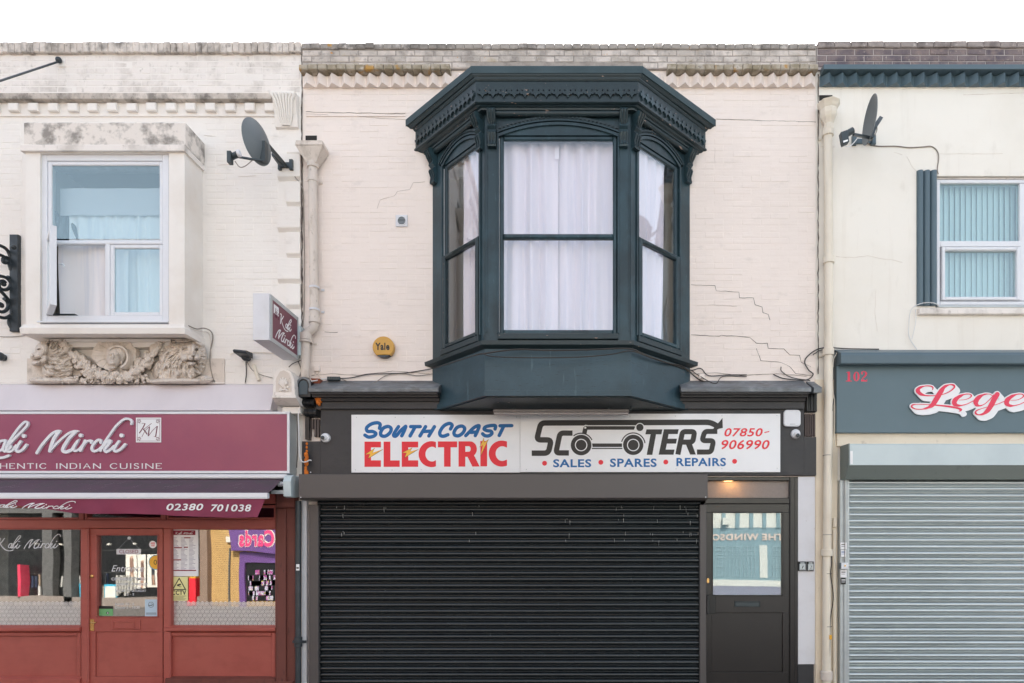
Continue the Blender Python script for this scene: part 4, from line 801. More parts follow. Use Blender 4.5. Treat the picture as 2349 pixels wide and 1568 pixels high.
bricks(XJ1 + .02, XJ2 - .015, Z(866), Z(204.5), bayskip + [(X(1040), X(1530), Z(280), Z(190)), (X(699), X(727), Z(332), Z(311))], 0, bm_, M_mid, 300, seed=22, near=(X(1690), Z(560)), prot=.0014, vg=.0005, ch=.0035)
for pts, w_ in (([(1585, 654), (1640, 656), (1643, 668), (1695, 671), (1696, 684), (1728, 684), (1732, 700), (1748, 705), (1750, 718), (1762, 722), (1766, 735)], .006), ([(1585, 769), (1650, 772), (1655, 770), (1700, 773), (1720, 775), (1735, 788), (1760, 788), (1762, 800), (1798, 801), (1812, 815), (1834, 816), (1838, 832), (1860, 842)], .008),
                ([(1735, 800), (1745, 828), (1790, 832), (1812, 842), (1825, 858), (1862, 862)], .006), ([(702, 257), (760, 259), (930, 262)], .005), ([(702, 262), (930, 275)], .002), ([(1642, 274), (1700, 276), (1872, 281)], .004), ([(905, 450), (912, 440), (940, 436), (948, 420), (975, 418)], .003),
                ([(865, 480), (872, 460), (905, 450)], .002), ([(1590, 858), (1640, 856), (1700, 862), (1780, 858), (1850, 864)], .007), ([(715, 862), (760, 858), (820, 862), (900, 852), (985, 858)], .006), ([(745, 762), (775, 763)], .006), ([(1625, 700), (1690, 703)], .002), ([(1640, 340), (1640, 375)], .003)):
    ribbon('crack', [(X(a), Z(b)) for a, b in pts], w_ * .62, .0045, M_crack if w_ > .0035 else M_cracklight, bm_)
ribbon('open_joint', [(X(1875), Z(y)) for y in (175, 215, 300, 420, 520, 640, 760, 860)], .013, .03, M_crack, bm_)
MB().box(X(701), X(727), -.2, .004, Z(330), Z(312)).build('outlet_hole', M_roomd, bm_)

# ---------------- oriel bay window
def ring4(a, b, c, e, df, ex=.12):
    """plan: wall-left, front-left, front-right, wall-right in photo columns, pushed a little into the wall"""
    p = [(X(a), 0), (X(b, df), df), (X(c, df), df), (X(e), 0)]
    l = Vector(p[0]) - Vector(p[1]); r = Vector(p[3]) - Vector(p[2]); l = l.normalized() * ex; r = r.normalized() * ex
    return [(p[0][0] + l.x, p[0][1] + l.y), p[1], p[2], (p[3][0] + r.x, p[3][1] + r.y)]
RB = ring4(992, 1112, 1447, 1583, .73)
def off(o, ring=RB):
    """offset the oriel plan outward by o"""
    pts = [Vector(p) for p in ring]; ns = []
    for i in range(3): t = (pts[i + 1] - pts[i]).normalized(); ns.append(Vector((-t.y, t.x)))
    out = [pts[0] + ns[0] * o]
    for i in (1, 2): m = (ns[i - 1] + ns[i]).normalized(); out.append(pts[i] + m * (o / m.dot(ns[i])))
    out.append(pts[3] + ns[2] * o); return [tuple(p) for p in out]
zs_ = Z(799.6, .78)
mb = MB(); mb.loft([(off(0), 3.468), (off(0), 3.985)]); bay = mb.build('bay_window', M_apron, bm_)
bay['label'] = 'dark teal oriel bay window with bracketed cornice'
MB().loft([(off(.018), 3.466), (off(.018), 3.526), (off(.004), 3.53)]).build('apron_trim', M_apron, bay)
MB().loft([(off(-.03), 3.455), (off(-.03), 3.4655)]).build('soffit_board', M_tealp, bay)
MB().loft([(off(.01), 3.986), (off(.05), 4.004), (off(.065), 4.012), (off(.068), 4.056), (off(.0), 4.078)]).build('bay_sill', M_tealp, bay)
MB().loft([(off(-.03), 4.078), (off(-.03), 4.081)]).build('floor_board', M_tealp, bay)
# cornice
R1 = ring4(930.4, 1080.6, 1474.3, 1642, .875); R2 = ring4(934, 1082, 1472, 1638, .87); R3 = ring4(941, 1085, 1469, 1631, .855); R4 = ring4(953, 1091.5, 1464.5, 1618.3, .84)
MB().loft([(R1, 6.905), (R1, 6.972), ([(x, y * .995) for x, y in R1], 6.985), ([(x * .9 + .0 * y + R1[1][0] * .1 * 0 + .1 * (R1[1][0] + R1[2][0]) / 2, y * .86) for x, y in R1], 7.01)]).build('roof_edge', M_felt, bay)
MB().loft([(R4, 6.838), (off(.008, R4), 6.842), (off(.018, R4), 6.858), (off(.02, R4), 6.87), (R3, 6.872), (off(.012, R3), 6.89), (R2, 6.9), (R2, 6.904)]).build('cornice_moulding', M_tealp, bay)
MB().loft([(R4, 6.63), (R4, 6.8375)]).build('frieze_board', M_tealp, bay)
R5 = off(-.0, R4)
MB().loft([(off(.07), 6.56), (off(.075), 6.575), (off(.1), 6.585), (off(-.02, R4), 6.6), (off(.0, R4), 6.604), (off(.012, R4), 6.612), (off(.012, R4), 6.629)]).build('lower_moulding', M_tealp, bay)
# cut-out fretwork along the frieze: a frame for each face of the oriel
def face_T(p, q):
    t = Vector((q[0] - p[0], q[1] - p[1])); L_ = t.length; ang = math.atan2(-(t.y), t.x)    # world y = -d
    return Matrix.Translation((p[0], -p[1], 0)) @ Matrix.Rotation(ang, 4, 'Z'), L_
def real(ring): 
    r = [Vector(p) for p in ring]; k = lambda a, b: a + (b - a) * ((0 - a.y) / (b.y - a.y)); return [tuple(k(r[0], r[1])), tuple(r[1]), tuple(r[2]), tuple(k(r[3], r[2]))]
RR4 = real(R4); mo = [(-.5, .0), (-.5, .12), (-.42, .02), (-.3, -.08), (-.22, -.02), (-.12, -.1), (0, -.26), (.12, -.1), (.22, -.02), (.3, -.08), (.42, .02), (.5, .12), (.5, .0), (.5, .3), (.34, .22), (.26, .3), (.2, .38), (.26, .5), (.16, .52), (.1, .66), (0, .56), (-.1, .66), (-.16, .52), (-.26, .5), (-.2, .38), (-.26, .3), (-.34, .22), (-.5, .3)]
mo = [(-.5, .10), (-.36, -.02), (-.24, .02), (-.1, -.12), (0, -.3), (.1, -.12), (.24, .02), (.36, -.02), (.5, .10), (.5, .3), (.4, .24), (.24, .22), (.2, .34), (.32, .42), (.2, .5), (.14, .5), (0, .66), (-.14, .5), (-.2, .5), (-.32, .42), (-.2, .34), (-.24, .22), (-.4, .24), (-.5, .3)]
for fi, n in ((0, 15), (1, 15), (2, 15)):
    T, L_ = face_T(RR4[fi], RR4[fi + 1]); pw = (L_ - .03) / n
    for k in range(n):
        cx = .015 + (k + .5) * pw; mb = MB(T); mb.poly([(cx + a * (pw - .004), 6.69 + b * .125) for a, b in mo], -.001, .02); mb.build('fretwork', M_tealp if fi < 2 else M_teal, bay)
# the three faces
RBr = real(RB); zt_, zb_, zm0, zm1 = 6.275, 4.19, 5.198, 5.262
def corbel(T, x):
    mb = MB(T); z0 = 6.18; s_ = 1.0
    pr = [(0, 6.18), (.045, 6.185), (.05, 6.205), (.035, 6.23), (.03, 6.26), (.05, 6.3), (.06, 6.33), (.05, 6.35), (.035, 6.355), (.035, 6.37), (.065, 6.395), (.06, 6.43), (.085, 6.47), (.115, 6.51), (.12, 6.54), (.1, 6.565), (0, 6.57)]
    mb.prof(pr, x - .045, x + .045); c = mb.build('corbel', M_teal, bay)
    mb = MB(T)
    for k in (-1, 0, 1):
        mb.tube([(x + k * .03, .1, 6.56), (x + k * .034, .125, 6.53), (x + k * .036, .09, 6.47), (x + k * .02, .066, 6.41)], [.008, .012, .01, .006], 6)
        mb.tube([(x + k * .03, .055, 6.345), (x + k * .034, .062, 6.32), (x + k * .036, .036, 6.26), (x + k * .026, .05, 6.2)], [.007, .01, .009, .008], 6)
    mb.build('leaf_carving', M_tealp, bay, smooth=True)
tpar = lambda px, a, b: None
def side_t(px, A, B):
    """how far along wall-to-front edge A->B a photo column falls"""
    q = (px - VX) / S; dx = B[0] - A[0]; dd = B[1]; return (q - A[0]) / (dx + q * dd / D)
faces = []
T1, L1 = face_T(RBr[1], RBr[2]); faces.append((T1, L1, X(1155.3, .73) - RBr[1][0], X(1405.8, .73) - RBr[1][0], 'front'))
T0, L0 = face_T(RBr[0], RBr[1]); faces.append((T0, L0, side_t(1022.3, RBr[0], RBr[1]) * L0, side_t(1094, RBr[0], RBr[1]) * L0, 'left'))
T2, L2 = face_T(RBr[2], RBr[3]); faces.append((T2, L2, (1 - side_t(1470, RBr[3], RBr[2])) * L2, (1 - side_t(1551, RBr[3], RBr[2])) * L2, 'right'))
for T, L_, gx0, gx1, nm in faces:
    fr = nm == 'front'; ow = .05 if fr else .055; o0, o1 = gx0 - ow, gx1 + ow; ot, ob = zt_ + .055, zb_ - .04
    mb = MB(T); holed(mb, 0.003, L_ - .003, 4.07, 6.56, [(o0, o1, ob, ot)], -.06, -.001 if fr else -.002); mb.build('panel_board', M_teal if nm != 'left' else M_teal, bay)
    # vertical mouldings on the boards
    mb = MB(T)
    for a, b in ((max(.012, o0 - .155), o0 - .13), (o1 + .13, min(L_ - .012, o1 + .155))):
        if b - a > .004 and (fr): mb.bbox(a, b, 0, .012, 4.16, 6.4, .006)
    mb.bbox(o0 - .022, o0 - .001, 0, .018, ob - .0, ot + .03, .008); mb.bbox(o1 + .001, o1 + .022, 0, .018, ob, ot + .03, .008); mb.build('casing', M_teal, bay)
    # window frame
    mb = MB(T); frame(mb, o0 + .001, o1 - .001, ob, ot, ow * .95, -.055, -.012, .012, wb=.05)
    if fr: mb.bbox(o0 + ow * .95, o1 - ow * .95, -.05, .004, zm0, zm1 - .012, .014)
    else:
        frame(mb, o0 + .012, o1 - .012, ob + .0, zm1 - .01, ow * .98, -.02, .03, .016); mb.bbox(o0 + .012 + (o1 - o0) * .3, o0 + (o1 - o0) * .72, .012, .042, zm1 - .05, zm1 - .03, .006)
    sash = mb.build('sash_frame', M_tealp if nm == 'left' else M_teal, bay)
    mb = MB(T); mb.bbox(o0 - .01, o1 + .01, -.01, .035, 4.082, 4.148, .006); mb.build('sill_box', M_tealp, bay)
    mb = MB(T); mb.box(gx0 - .006, gx1 + .006, -.036, -.03, zm1 - .02, zt_ + .006); mb.build('pane', G_bay, bay)
    mb = MB(T); ins = 0 if fr else .012; mb.box(gx0 - .006 + ins, gx1 + .006 - ins, -.036 if fr else -.012, -.03 if fr else -.006, zb_ - .002, zm0 + .005); mb.build('pane', G_bay, bay)
    # segmental arch: filler, rim mouldings and beaded label
    xc = (gx0 + gx1) / 2; hw = (o1 - o0) / 2 + .02; rise = .13; R_ = (hw * hw + rise * rise) / (2 * rise); zc = 6.35 + rise - R_
    def arc(r, n=28, e=0): 
        h = math.asin(min(1, (hw + e) / R_)); return [(xc + r * math.sin(-h + 2 * h * k / n), zc + r * math.cos(-h + 2 * h * k / n)) for k in range(n + 1)]
    mb = MB(T); mb.stroke(arc(R_ - .03), .03, -.004, .016, cap='butt'); mb.stroke(arc(R_ + .002), .014, -.004, .026, cap='butt'); mb.build('arch_moulding', M_teal, bay)
    mb = MB(T); A_ = arc(R_ + .032, 32, .02); mb.stroke(A_, .036, -.004, .022, cap='butt')
    for p_, q_ in zip(A_, A_[1:]):
        mx_, mz_ = (p_[0] + q_[0]) / 2, (p_[1] + q_[1]) / 2; mb.box(mx_ - .011, mx_ + .011, .02, .032, mz_ - .009, mz_ + .012)
    mb.build('beaded_label', M_tealp, bay)
    mb = MB(T); a0_ = .1 if fr else .02; mb.tube([(a0_, .03, 6.545), (L_ - a0_, .03, 6.545)], .034, 10); mb.build('roll_moulding', M_tealp, bay, smooth=True)
    for xx in ((.082, L_ - .082) if fr else ((.06, L_ - .07))): corbel(T, xx)
    # lighter sealant line beside the frame
    mb = MB(T); mb.box(o0 - .0008 + .001, o0 + .003, -.03, -.0105, ob + .02, ot - .03); mb.build('sealant_line', M_whitep, bay)
mb = MB(); bi = 3.0
room('upper_room', X(995), X(1580), 4.05, 6.6, -.25, 3.4, bm_)
curtain('curtain', .12, .80, 4.06, 6.5, -.14, M_curt, 'lilac white curtain, left half, behind the front pane of the oriel', 31, 4, .045, T=T1, group=None)
curtain('curtain', .77, 1.5, 4.06, 6.5, -.15, M_curt, 'lilac white curtain, right half, behind the front pane of the oriel', 37, 4, .045, T=T1)
curtain('curtain', .5, L0 + .02, 4.06, 6.45, -.09, M_curt, 'pinkish white curtain drawn aside behind the left slanting pane of the oriel', 33, 5, .03, T=T0, gather=.0)
curtain('curtain', .05, .68, 4.06, 6.45, -.09, M_curt, 'white curtain gathered behind the right slanting pane of the oriel', 34, 4, .035, T=T2, gather=.1)
mb = MB(); a = P('E', 1142, 590, .6); b = P('E', 1168, 668, .6); mb.box(a[0], b[0], .60, .602, b[1], a[1]); tag(mb.build('paper_strip', M_paper), 'strip of translucent paper stuck at the top of the oriel front pane', 'tape')

# ---------------- middle shop front
M1 = M_fascia
# shop cornices either side of the oriel
def scorn(nm, xa, xb, cut):
    pr = [(.0, Z(922)), (.12, Z(921, .12)), (.13, Z(936, .13)), (.0, Z(937))]
    c = MB().prof([(0, Z(938)), (.10, Z(938, .1)), (.10, Z(922, .1)), (.13, Z(920.5, .13)), (.14, Z(914, .14)), (.2, Z(911, .2)), (.2, Z(907, .2)), (.24, Z(905, .24)), (.245, Z(900.5, .245)), (0, Z(900))], xa, xb).build('shop_cornice', M1, bm_)
    pts = [(0, Z(899.5)), (.25, Z(901, .25)), (.275, Z(899, .27)), (.28, Z(892, .27)), (.262, Z(889, .26)), (.1, Z(881, .1)), (.02, Z(876, .02)), (0, Z(874))]
    MB().prof(pts, xa - .01, xb + .02).build('lead_flashing', M_lead, c); return c
scorn('l', X(716, .2), X(1005, .2), 0); scorn('r', X(1562, .2), X(1852, .2), 0)
mb = MB(); mb.prof([(0, Z(905)), (.27, Z(901, .27)), (.28, Z(890, .27)), (0, Z(876))], X(1862, .2), X(1880, .2)); mb.build('broken_flashing', M_lead, bm_)
mb = MB(); xx = P('H', 2190, 0, .08)[0]
for k in range(6): mb.box(X(1850 + k * 4.2, .08), X(1852.5 + k * 4.2, .08), .0, .1 - .01 * (k % 2), Z(948), Z(898))
mb.build('split_boards', M_black, bm_)
FB = MB(); FB.bbox(X(735, .06), X(1845, .06), 0, .06, Z(1091, .06), Z(938, .06), .004); FB.box(X(693, .05), X(735, .06), 0, .055, Z(1091, .055), Z(1013, .055)); FB.box(X(1845, .06), X(1872, .05), 0, .055, Z(1091, .055), Z(1003, .055)); fas = FB.build('fascia_board', M1, bm_)
mb = MB()
for k in range(5): mb.box(X(702 + k * 6.4, .04), X(706.3 + k * 6.4, .04), .0, .045, Z(1002 - (k == 2) * 18, .04), Z(962, .04))
mb.build('broken_fluting', mat('bare_grey_wood', '5a504d', .8), bm_); mb = MB()
for k in range(5): mb.box(X(1847 + k * 5, .04), X(1850.3 + k * 5, .04), .0, .04, Z(1001, .04), Z(950, .04))
mb.build('broken_fluting', mat('bare_grey_wood', '5a504d', .8), bm_)
# console bracket on the left
cb_ = MB(); ux = lambda x: P('U', x, 0, .2)[0]; uz = lambda y, d=.2: P('U', 0, y, d)[1]
arch = [(ux(118), uz(330)), (ux(118), uz(250)), (ux(135), uz(190)), (ux(170), uz(150)), (ux(215), uz(135)), (ux(265), uz(145)), (ux(305), uz(180)), (ux(325), uz(230)), (ux(325), uz(290)), (ux(312), uz(410)), (ux(122), uz(410))]
cb_.poly(arch, 0.0, .2); con = cb_.build('console', M_black, bm_, bevel=.006)
MB().stroke([(ux(130), uz(325)), (ux(133), uz(240)), (ux(160), uz(175)), (ux(215), uz(148)), (ux(275), uz(165)), (ux(308), uz(220)), (ux(312), uz(285))], .018, .19, .215, smooth=True, cap='butt').__class__
mb = MB(); mb.stroke([(ux(130), uz(325)), (ux(133), uz(240)), (ux(160), uz(175)), (ux(215), uz(148)), (ux(275), uz(165)), (ux(308), uz(220)), (ux(312), uz(285))], .02, .19, .215, smooth=True, cap='butt'); mb.build('lead_cap', M_lead, con)
mb = MB(); mb.poly([(ux(155), uz(375)), (ux(155), uz(230)), (ux(180), uz(190)), (ux(220), uz(175)), (ux(260), uz(195)), (ux(280), uz(240)), (ux(275), uz(375))], .19, .208); mb.build('arched_panel', mat('blue_grey_paint', '45525a', .5), con, bevel=.003)
mb = MB()
for x0, x1, y0, y1, dd in ((165, 345, 420, 520, .17), (185, 365, 545, 655, .14)):
    for k in range(3): a = x0 + (x1 - x0) * k / 3; mb.prof([(0, uz(y1)), (dd * .75, uz(y1)), (dd * .95, uz(y1 - 25)), (dd, uz((y0 + y1) / 2)), (dd * .9, uz(y0 + 10)), (0, uz(y0))], ux(a + 3), ux(a + (x1 - x0) / 3 - 3))
mb.build('scroll', M_black, con)
mb = MB(); mb.box(ux(178), ux(235), 0, .08, uz(1000, .08), uz(655, .08)); mb.build('narrow_pilaster', M_black, con)
for nm, pts, dd, ww in (('l', [(262, 110), (395, 115), (400, 210), (300, 180)], .07, 1), ):
    mb = MB(); mb.poly([(ux(a), uz(b)) for a, b in pts], 0, .09); mb.build('bare_brick', mat('raw_red_brick', '8a4a35', .9, layers=[('5c3427', 9, U1, .4, .7, .8)], bump=[(40, U1, .8, .01)]), bm_)
def foam(pts, rr, label):
    mb = MB()
    for i, (x, y) in enumerate(pts): mb.ball((ux(x), .12 + random.uniform(-.01, .01), uz(y)), rr[i] * random.uniform(.9, 1.1), 7, sz=1.3)
    tag(mb.build('expanding_foam', M_foam, smooth=True), label, 'foam filler')
foam([(370, 370), (400, 365), (390, 400), (370, 410), (400, 430), (385, 460), (400, 485), (415, 395)], [.032, .03, .035, .03, .03, .025, .02, .026], 'orange foam blob under the console cap at the left end of the shop cornice')
foam([(228, 1050), (225, 1100), (222, 1150), (210, 1200), (222, 1235), (220, 1280), (218, 1330), (212, 1390), (210, 1430), (215, 1460)], [.013, .012, .015, .026, .022, .024, .022, .018, .02, .024], 'long orange foam seam running down beside the left end of the black fascia')
# cream arch stone of the restaurant end
es = MB(); bxx = lambda x: P('B', x, 0, .3)[0]; bzz = lambda y: P('B', 0, y, .3)[1]
es.poly([(bxx(2000), bzz(1340)), (bxx(2003), bzz(1220)), (bxx(2020), bzz(1165)), (bxx(2060), bzz(1138)), (bxx(2100), bzz(1140)), (bxx(2140), bzz(1170)), (bxx(2160), bzz(1225)), (bxx(2165), bzz(1340))], 0.02, .3); eo = es.build('end_console', M_frieze, bl, bevel=.01)
mb = MB(); mb.poly([(bxx(2025), bzz(1312)), (bxx(2028), bzz(1215)), (bxx(2055), bzz(1165)), (bxx(2085), bzz(1155)), (bxx(2120), bzz(1175)), (bxx(2138), bzz(1220)), (bxx(2140), bzz(1312))], .29, .304); mb.build('recess', M_pipe, eo)
mb = MB()
for a_ in range(-3, 4):
    an = math.radians(90 + a_ * 24); r_ = .075 - .006 * abs(a_); x0, z0 = bxx(2082), bzz(1262); mb.tube([(x0, .31, z0 - .03), (x0 + r_ * .6 * math.cos(an), .325, z0 + r_ * .5 * math.sin(an)), (x0 + r_ * 1.0 * math.cos(an), .315, z0 + r_ * 1.15 * math.sin(an))], [.006, .014, .006], 6)
for a_ in range(9): mb.ball((bxx(2082) + random.uniform(-.06, .06), .31, bzz(1292) + random.uniform(-.02, .02)), .014, 6)
mb.build('leaf_carving', M_frieze, eo, smooth=True)
mb = MB(); mb.prof([(0, bzz(1400)), (.22, bzz(1395)), (.33, bzz(1360)), (.33, bzz(1344)), (.3, bzz(1341)), (0, bzz(1341))], bxx(2005), bxx(2180)); mb.build('console_base', M_frieze, eo)
MB().box(bxx(2035), bxx(2165), 0, .16, bzz(1450), bzz(1402)).build('console_block', M_boxpaint, eo)
# sign board with two panels
ss = thing('shop_sign', (X(1300, .09), -.07, Z(1084, .09)), 'long white electric scooter shop sign with blue, red and black lettering under the oriel', 'sign')
dS = .085
MB().bbox(X(806, dS), X(1192.6, dS), .062, dS, Z(1084.6, dS), Z(952, dS), .001).build('panel', M_sign, ss)
MB().bbox(X(1193.2, dS), X(1790, dS), .062, dS, Z(1083.6, dS), Z(949.6, dS), .001).build('panel', M_sign, ss)
mb = MB(); rf = lambda x, y: P('R', x, y, dS); of = lambda x, y: P('O', x, y, dS)
kr = abs(rf(1, 0)[0] - rf(0, 0)[0]); ko = abs(of(1, 0)[0] - of(0, 0)[0])
BS = [[(325, 185), (335, 125), (290, 103), (205, 122), (138, 175), (150, 228), (225, 232), (272, 262), (240, 300), (165, 313), (112, 285)], [(605, 160), (548, 245), (533, 290), (570, 296), (640, 215), (710, 155)], [(712, 160), (685, 230), (652, 295)], [(782, 160), (925, 160)], [(848, 165), (775, 297)], [(1002, 160), (920, 297)], [(1132, 160), (1050, 297)], [(965, 232), (1090, 226)],
      [(1368, 195), (1392, 140), (1350, 113), (1270, 150), (1213, 235), (1222, 290), (1270, 300), (1330, 278)], [(1592, 292), (1700, 185), (1758, 150), (1788, 152), (1765, 220), (1732, 292)], [(1665, 245), (1760, 238)], [(2022, 195), (2028, 150), (1980, 143), (1890, 160), (1862, 195), (1900, 218), (1962, 228), (1975, 262), (1930, 295), (1872, 292), (1840, 265)], [(2095, 148), (2268, 145)], [(2150, 152), (2083, 290)]]
for i, pts in enumerate(BS): mb.stroke([rf(*p) for p in pts], 51 * kr, dS - .001, dS + .0006 + .0003 * (i % 3), smooth=len(pts) > 2)
for ox in (0, 1078): mb.stroke([rf(x + ox, y - (6 if ox else 0)) for x, y in [(455, 158), (497, 190), (478, 250), (415, 298), (355, 292), (343, 245), (385, 180)]], 51 * kr, dS - .001, dS + .001, smooth=True, closed=True)
mb.build('blue_lettering', M_blue, ss)
mb = MB(); rb = lambda x0, x1, y0, y1: (lambda a, b: mb.box(a[0], b[0], dS - .001, dS + .001, a[1], b[1]))(rf(x0, y1), rf(x1, y0))
for ox in (0, 547): rb(105 + ox, 201 + ox, 380, 750); rb(201 + ox, 346 + ox, 380, 465); rb(201 + ox, 346 + ox, 655, 750)
rb(386, 485, 380, 750); rb(485, 622, 656, 750); rb(1183, 1465, 377, 464); rb(1273, 1370, 464, 748); rb(1486, 1585, 376, 747); rb(1806, 1905, 371, 743)
for cx, cy, xe in ((1090, 564, 1154), (2120, 556, 2197)):
    po = []; pi_ = []
    for k in range(33):
        a = math.radians(68 + 224 * k / 32); x_, y_ = cx + 190 * math.cos(a), cy - 191 * math.sin(a); po.append((min(x_, xe), y_)); x_, y_ = cx + (98) * math.cos(a) * 1.0 + 8, cy - 108 * math.sin(a); pi_.append((min(x_, xe), y_))
    po[0] = (xe, cy - 178); po[-1] = (xe, cy + 178); pi_[0] = (xe, cy - 88); pi_[-1] = (xe, cy + 88)
    mb.poly([rf(*p) for p in po + pi_[::-1]], dS - .001, dS + .001)
bo = [(1585, 376)] + [(1655 + 100 * math.sin(math.radians(a)), 490 - 114 * math.cos(math.radians(a))) for a in range(0, 181, 12)] + [(1585, 604), (1585, 530), (1635, 528)] + [(1635 + 30 * math.sin(math.radians(a)), 488 + 41 * math.cos(math.radians(a))) for a in range(0, 181, 20)] + [(1585, 447)]
mb.poly([rf(*p) for p in bo], dS - .001, dS + .0013); mb.poly([rf(*p) for p in [(1618, 604), (1705, 565), (1796, 745), (1690, 747)]], dS - .001, dS + .0016)
mb.build('red_lettering', M_red, ss)
for bp_ in ([(108, 570), (258, 475), (222, 545), (385, 490), (158, 634), (185, 562)], [(650, 546), (808, 468), (778, 525), (903, 492), (690, 622), (722, 546)], [(1858, 323), (1793, 465), (1845, 428), (1808, 600), (1930, 343), (1865, 390)]):
    c = (sum(p[0] for p in bp_) / 6, sum(p[1] for p in bp_) / 6)
    mb = MB(); mb.poly([rf(*p) for p in bp_], dS - .001, dS + .0028); mb.build('bolt_outline', M_ink, ss)
    mb = MB(); mb.poly([rf(c[0] + (p[0] - c[0]) * .9, c[1] + (p[1] - c[1]) * .9) for p in bp_], dS, dS + .0036); mb.build('lightning_bolt', M_yel, ss)
mb = MB(); st_ = lambda pts, w_, **k: mb.stroke([of(*p) for p in pts], w_ * ko, dS - .001, dS + .0012, **k)
def rnd(pts, r=32):
    out = [pts[0]]
    for a, b, c in zip(pts, pts[1:], pts[2:]):
        a, b, c = Vector(a), Vector(b), Vector(c); u = (a - b).normalized(); v = (c - b).normalized(); p, q = b + u * min(r, (a - b).length * .45), b + v * min(r, (c - b).length * .45)
        for k in range(6): t = k / 5; out.append(tuple((1 - t) ** 2 * p + 2 * t * (1 - t) * b + t * t * q))
    out.append(pts[-1]); return out
st_(rnd([(42, 453), (230, 453), (262, 303), (98, 303), (145, 112), (2060, 104), (2160, 160)], 48), 62, cap='butt')
mb.poly([of(*p) for p in [(2196, 55), (2200, 168), (2080, 194), (2112, 150), (2162, 97)]], dS - .001, dS + .0024)
st_(rnd([(503, 226), (362, 226), (315, 450), (462, 450)], 40), 60, cap='butt')
st_(rnd([(2138, 207), (1995, 207), (1965, 312), (2095, 312), (2068, 440), (1908, 440)], 36), 57, cap='butt')
mb.poly([of(*p) for p in [(1338, 184), (1518, 184), (1506, 240), (1325, 240)]], dS - .001, dS + .0012); mb.poly([of(*p) for p in [(1384, 239), (1446, 239), (1404, 472), (1340, 472)]], dS - .001, dS + .0014)
mb.poly([of(*p) for p in [(1535, 183), (1702, 183), (1690, 237), (1588, 237), (1578, 290), (1682, 290), (1672, 345), (1568, 345), (1555, 412), (1655, 412), (1643, 470), (1475, 470)]], dS - .001, dS + .0012)
st_(rnd([(1692, 468), (1745, 210), (1882, 210), (1860, 328), (1725, 328)], 34), 58, cap='butt'); mb.poly([of(*p) for p in [(1778, 340), (1848, 340), (1895, 468), (1830, 468)]], dS - .001, dS + .0022)
for cx, r_ in ((600, 118), (1188, 115)): q = of(cx, 359); mb.disc(q[0], q[1], r_ * ko, dS - .001, dS + .001, 40)
q = of(600, 362); mb.ring(q[0], q[1], 128 * ko, 141 * ko, dS - .001, dS + .001, 30, 25, 130); q = of(1188, 359); mb.ring(q[0], q[1], 128 * ko, 141 * ko, dS - .001, dS + .001, 30, 8, 165)
mb.poly([of(*p) for p in [(608, 236), (625, 165), (640, 148), (665, 145), (672, 185), (660, 240)]], dS - .001, dS + .0016); mb.poly([of(*p) for p in [(660, 148), (1215, 148), (1195, 188), (662, 188)]], dS - .001, dS + .0018)
q = of(1263, 162); mb.disc(q[0], q[1], 41 * ko, dS - .001, dS + .0034); mb.poly([of(*p) for p in [(722, 343), (1062, 343), (1062, 383), (730, 383)]], dS - .001, dS + .0014); mb.poly([of(*p) for p in [(720, 393), (1066, 393), (1066, 406), (720, 406)]], dS - .001, dS + .001)
mb.build('black_lettering', M_char, ss)
mb = MB()
for cx in (600, 1188): q = of(cx, 361); mb.ring(q[0], q[1], 60 * ko, 70 * ko, dS, dS + .0022, 36)
q = of(600, 362); mb.ring(q[0], q[1], 117 * ko, 125 * ko, dS, dS + .002, 36); q = of(1188, 359); mb.ring(q[0], q[1], 115 * ko, 124 * ko, dS, dS + .002, 36)
q = of(1263, 162); mb.ring(q[0], q[1], 41 * ko, 50 * ko, dS, dS + .003, 24, -60, 200); mb.stroke([of(*p) for p in [(625, 150), (650, 136), (680, 142), (1190, 142), (1215, 150), (1208, 185), (1196, 205)]], 7 * ko, dS, dS + .0028); q = of(647, 165); mb.disc(q[0], q[1], 12 * ko, dS, dS + .0035, 14)
mb.build('white_outline', M_sign, ss)
mb = MB(); textp(mb, '07850-', 'O', 2222, 2530, 165, 268, dS + .001, bold=.02, shear=.25); mb.v = []; mb.f = []
hf = lambda x0, x1, y0, y1, t_: textp(mb, t_, 'H', x0, x1, y0, y1, dS + .001, bold=.018, shear=.22)
hf(1598, 1880, 404, 466, '07850'); mb.stroke([P('H', *p, dS) for p in ((1894, 436), (1925, 430))], .012, dS - .001, dS + .001); hf(1576, 1930, 490, 560, '906990'); mb.build('red_number', M_red, ss)
for x, y in ((278, 662), (691, 655), (1168, 653), (1673, 648)): q = P('H', x, y, dS); mb = MB(); mb.disc(q[0], q[1], .029, dS - .001, dS + .001); mb.build('red_dot', M_red, ss)
for t_, x0, x1, y0, y1 in (('SALES', 341, 621, 632, 692), ('SPARES', 758, 1101, 627, 690), ('REPAIRS', 1246, 1610, 622, 684)): mb = MB(); textp(mb, t_, 'H', x0, x1, y0, y1, dS + .001, bold=.028); mb.build('blue_capitals', M_blue, ss)
for i, (x, y) in enumerate([(966, 595), (1208, 595), (1985, 592), (642, 595), (940, 1037), (1184, 1034), (632, 1036), (1624, 1031)]):
    q = P('G', x, y, dS); mb = MB(); mb.lathe((q[0], dS, q[1]), (0, 1, 0), [(.006, 0), (.005, .003), (0, .004)], 8); mb.build('screw', M_alu, ss)
for x, y in [(150, 322), (531, 320), (905, 318), (1238, 316), (1580, 314), (1984, 312), (145, 708), (531, 707), (906, 705), (1243, 703), (1580, 701), (1985, 699)]:
    q = P('H', x, y, dS); mb = MB(); mb.lathe((q[0], dS, q[1]), (0, 1, 0), [(.006, 0), (.005, .003), (0, .004)], 8); mb.build('screw', M_alu, ss)
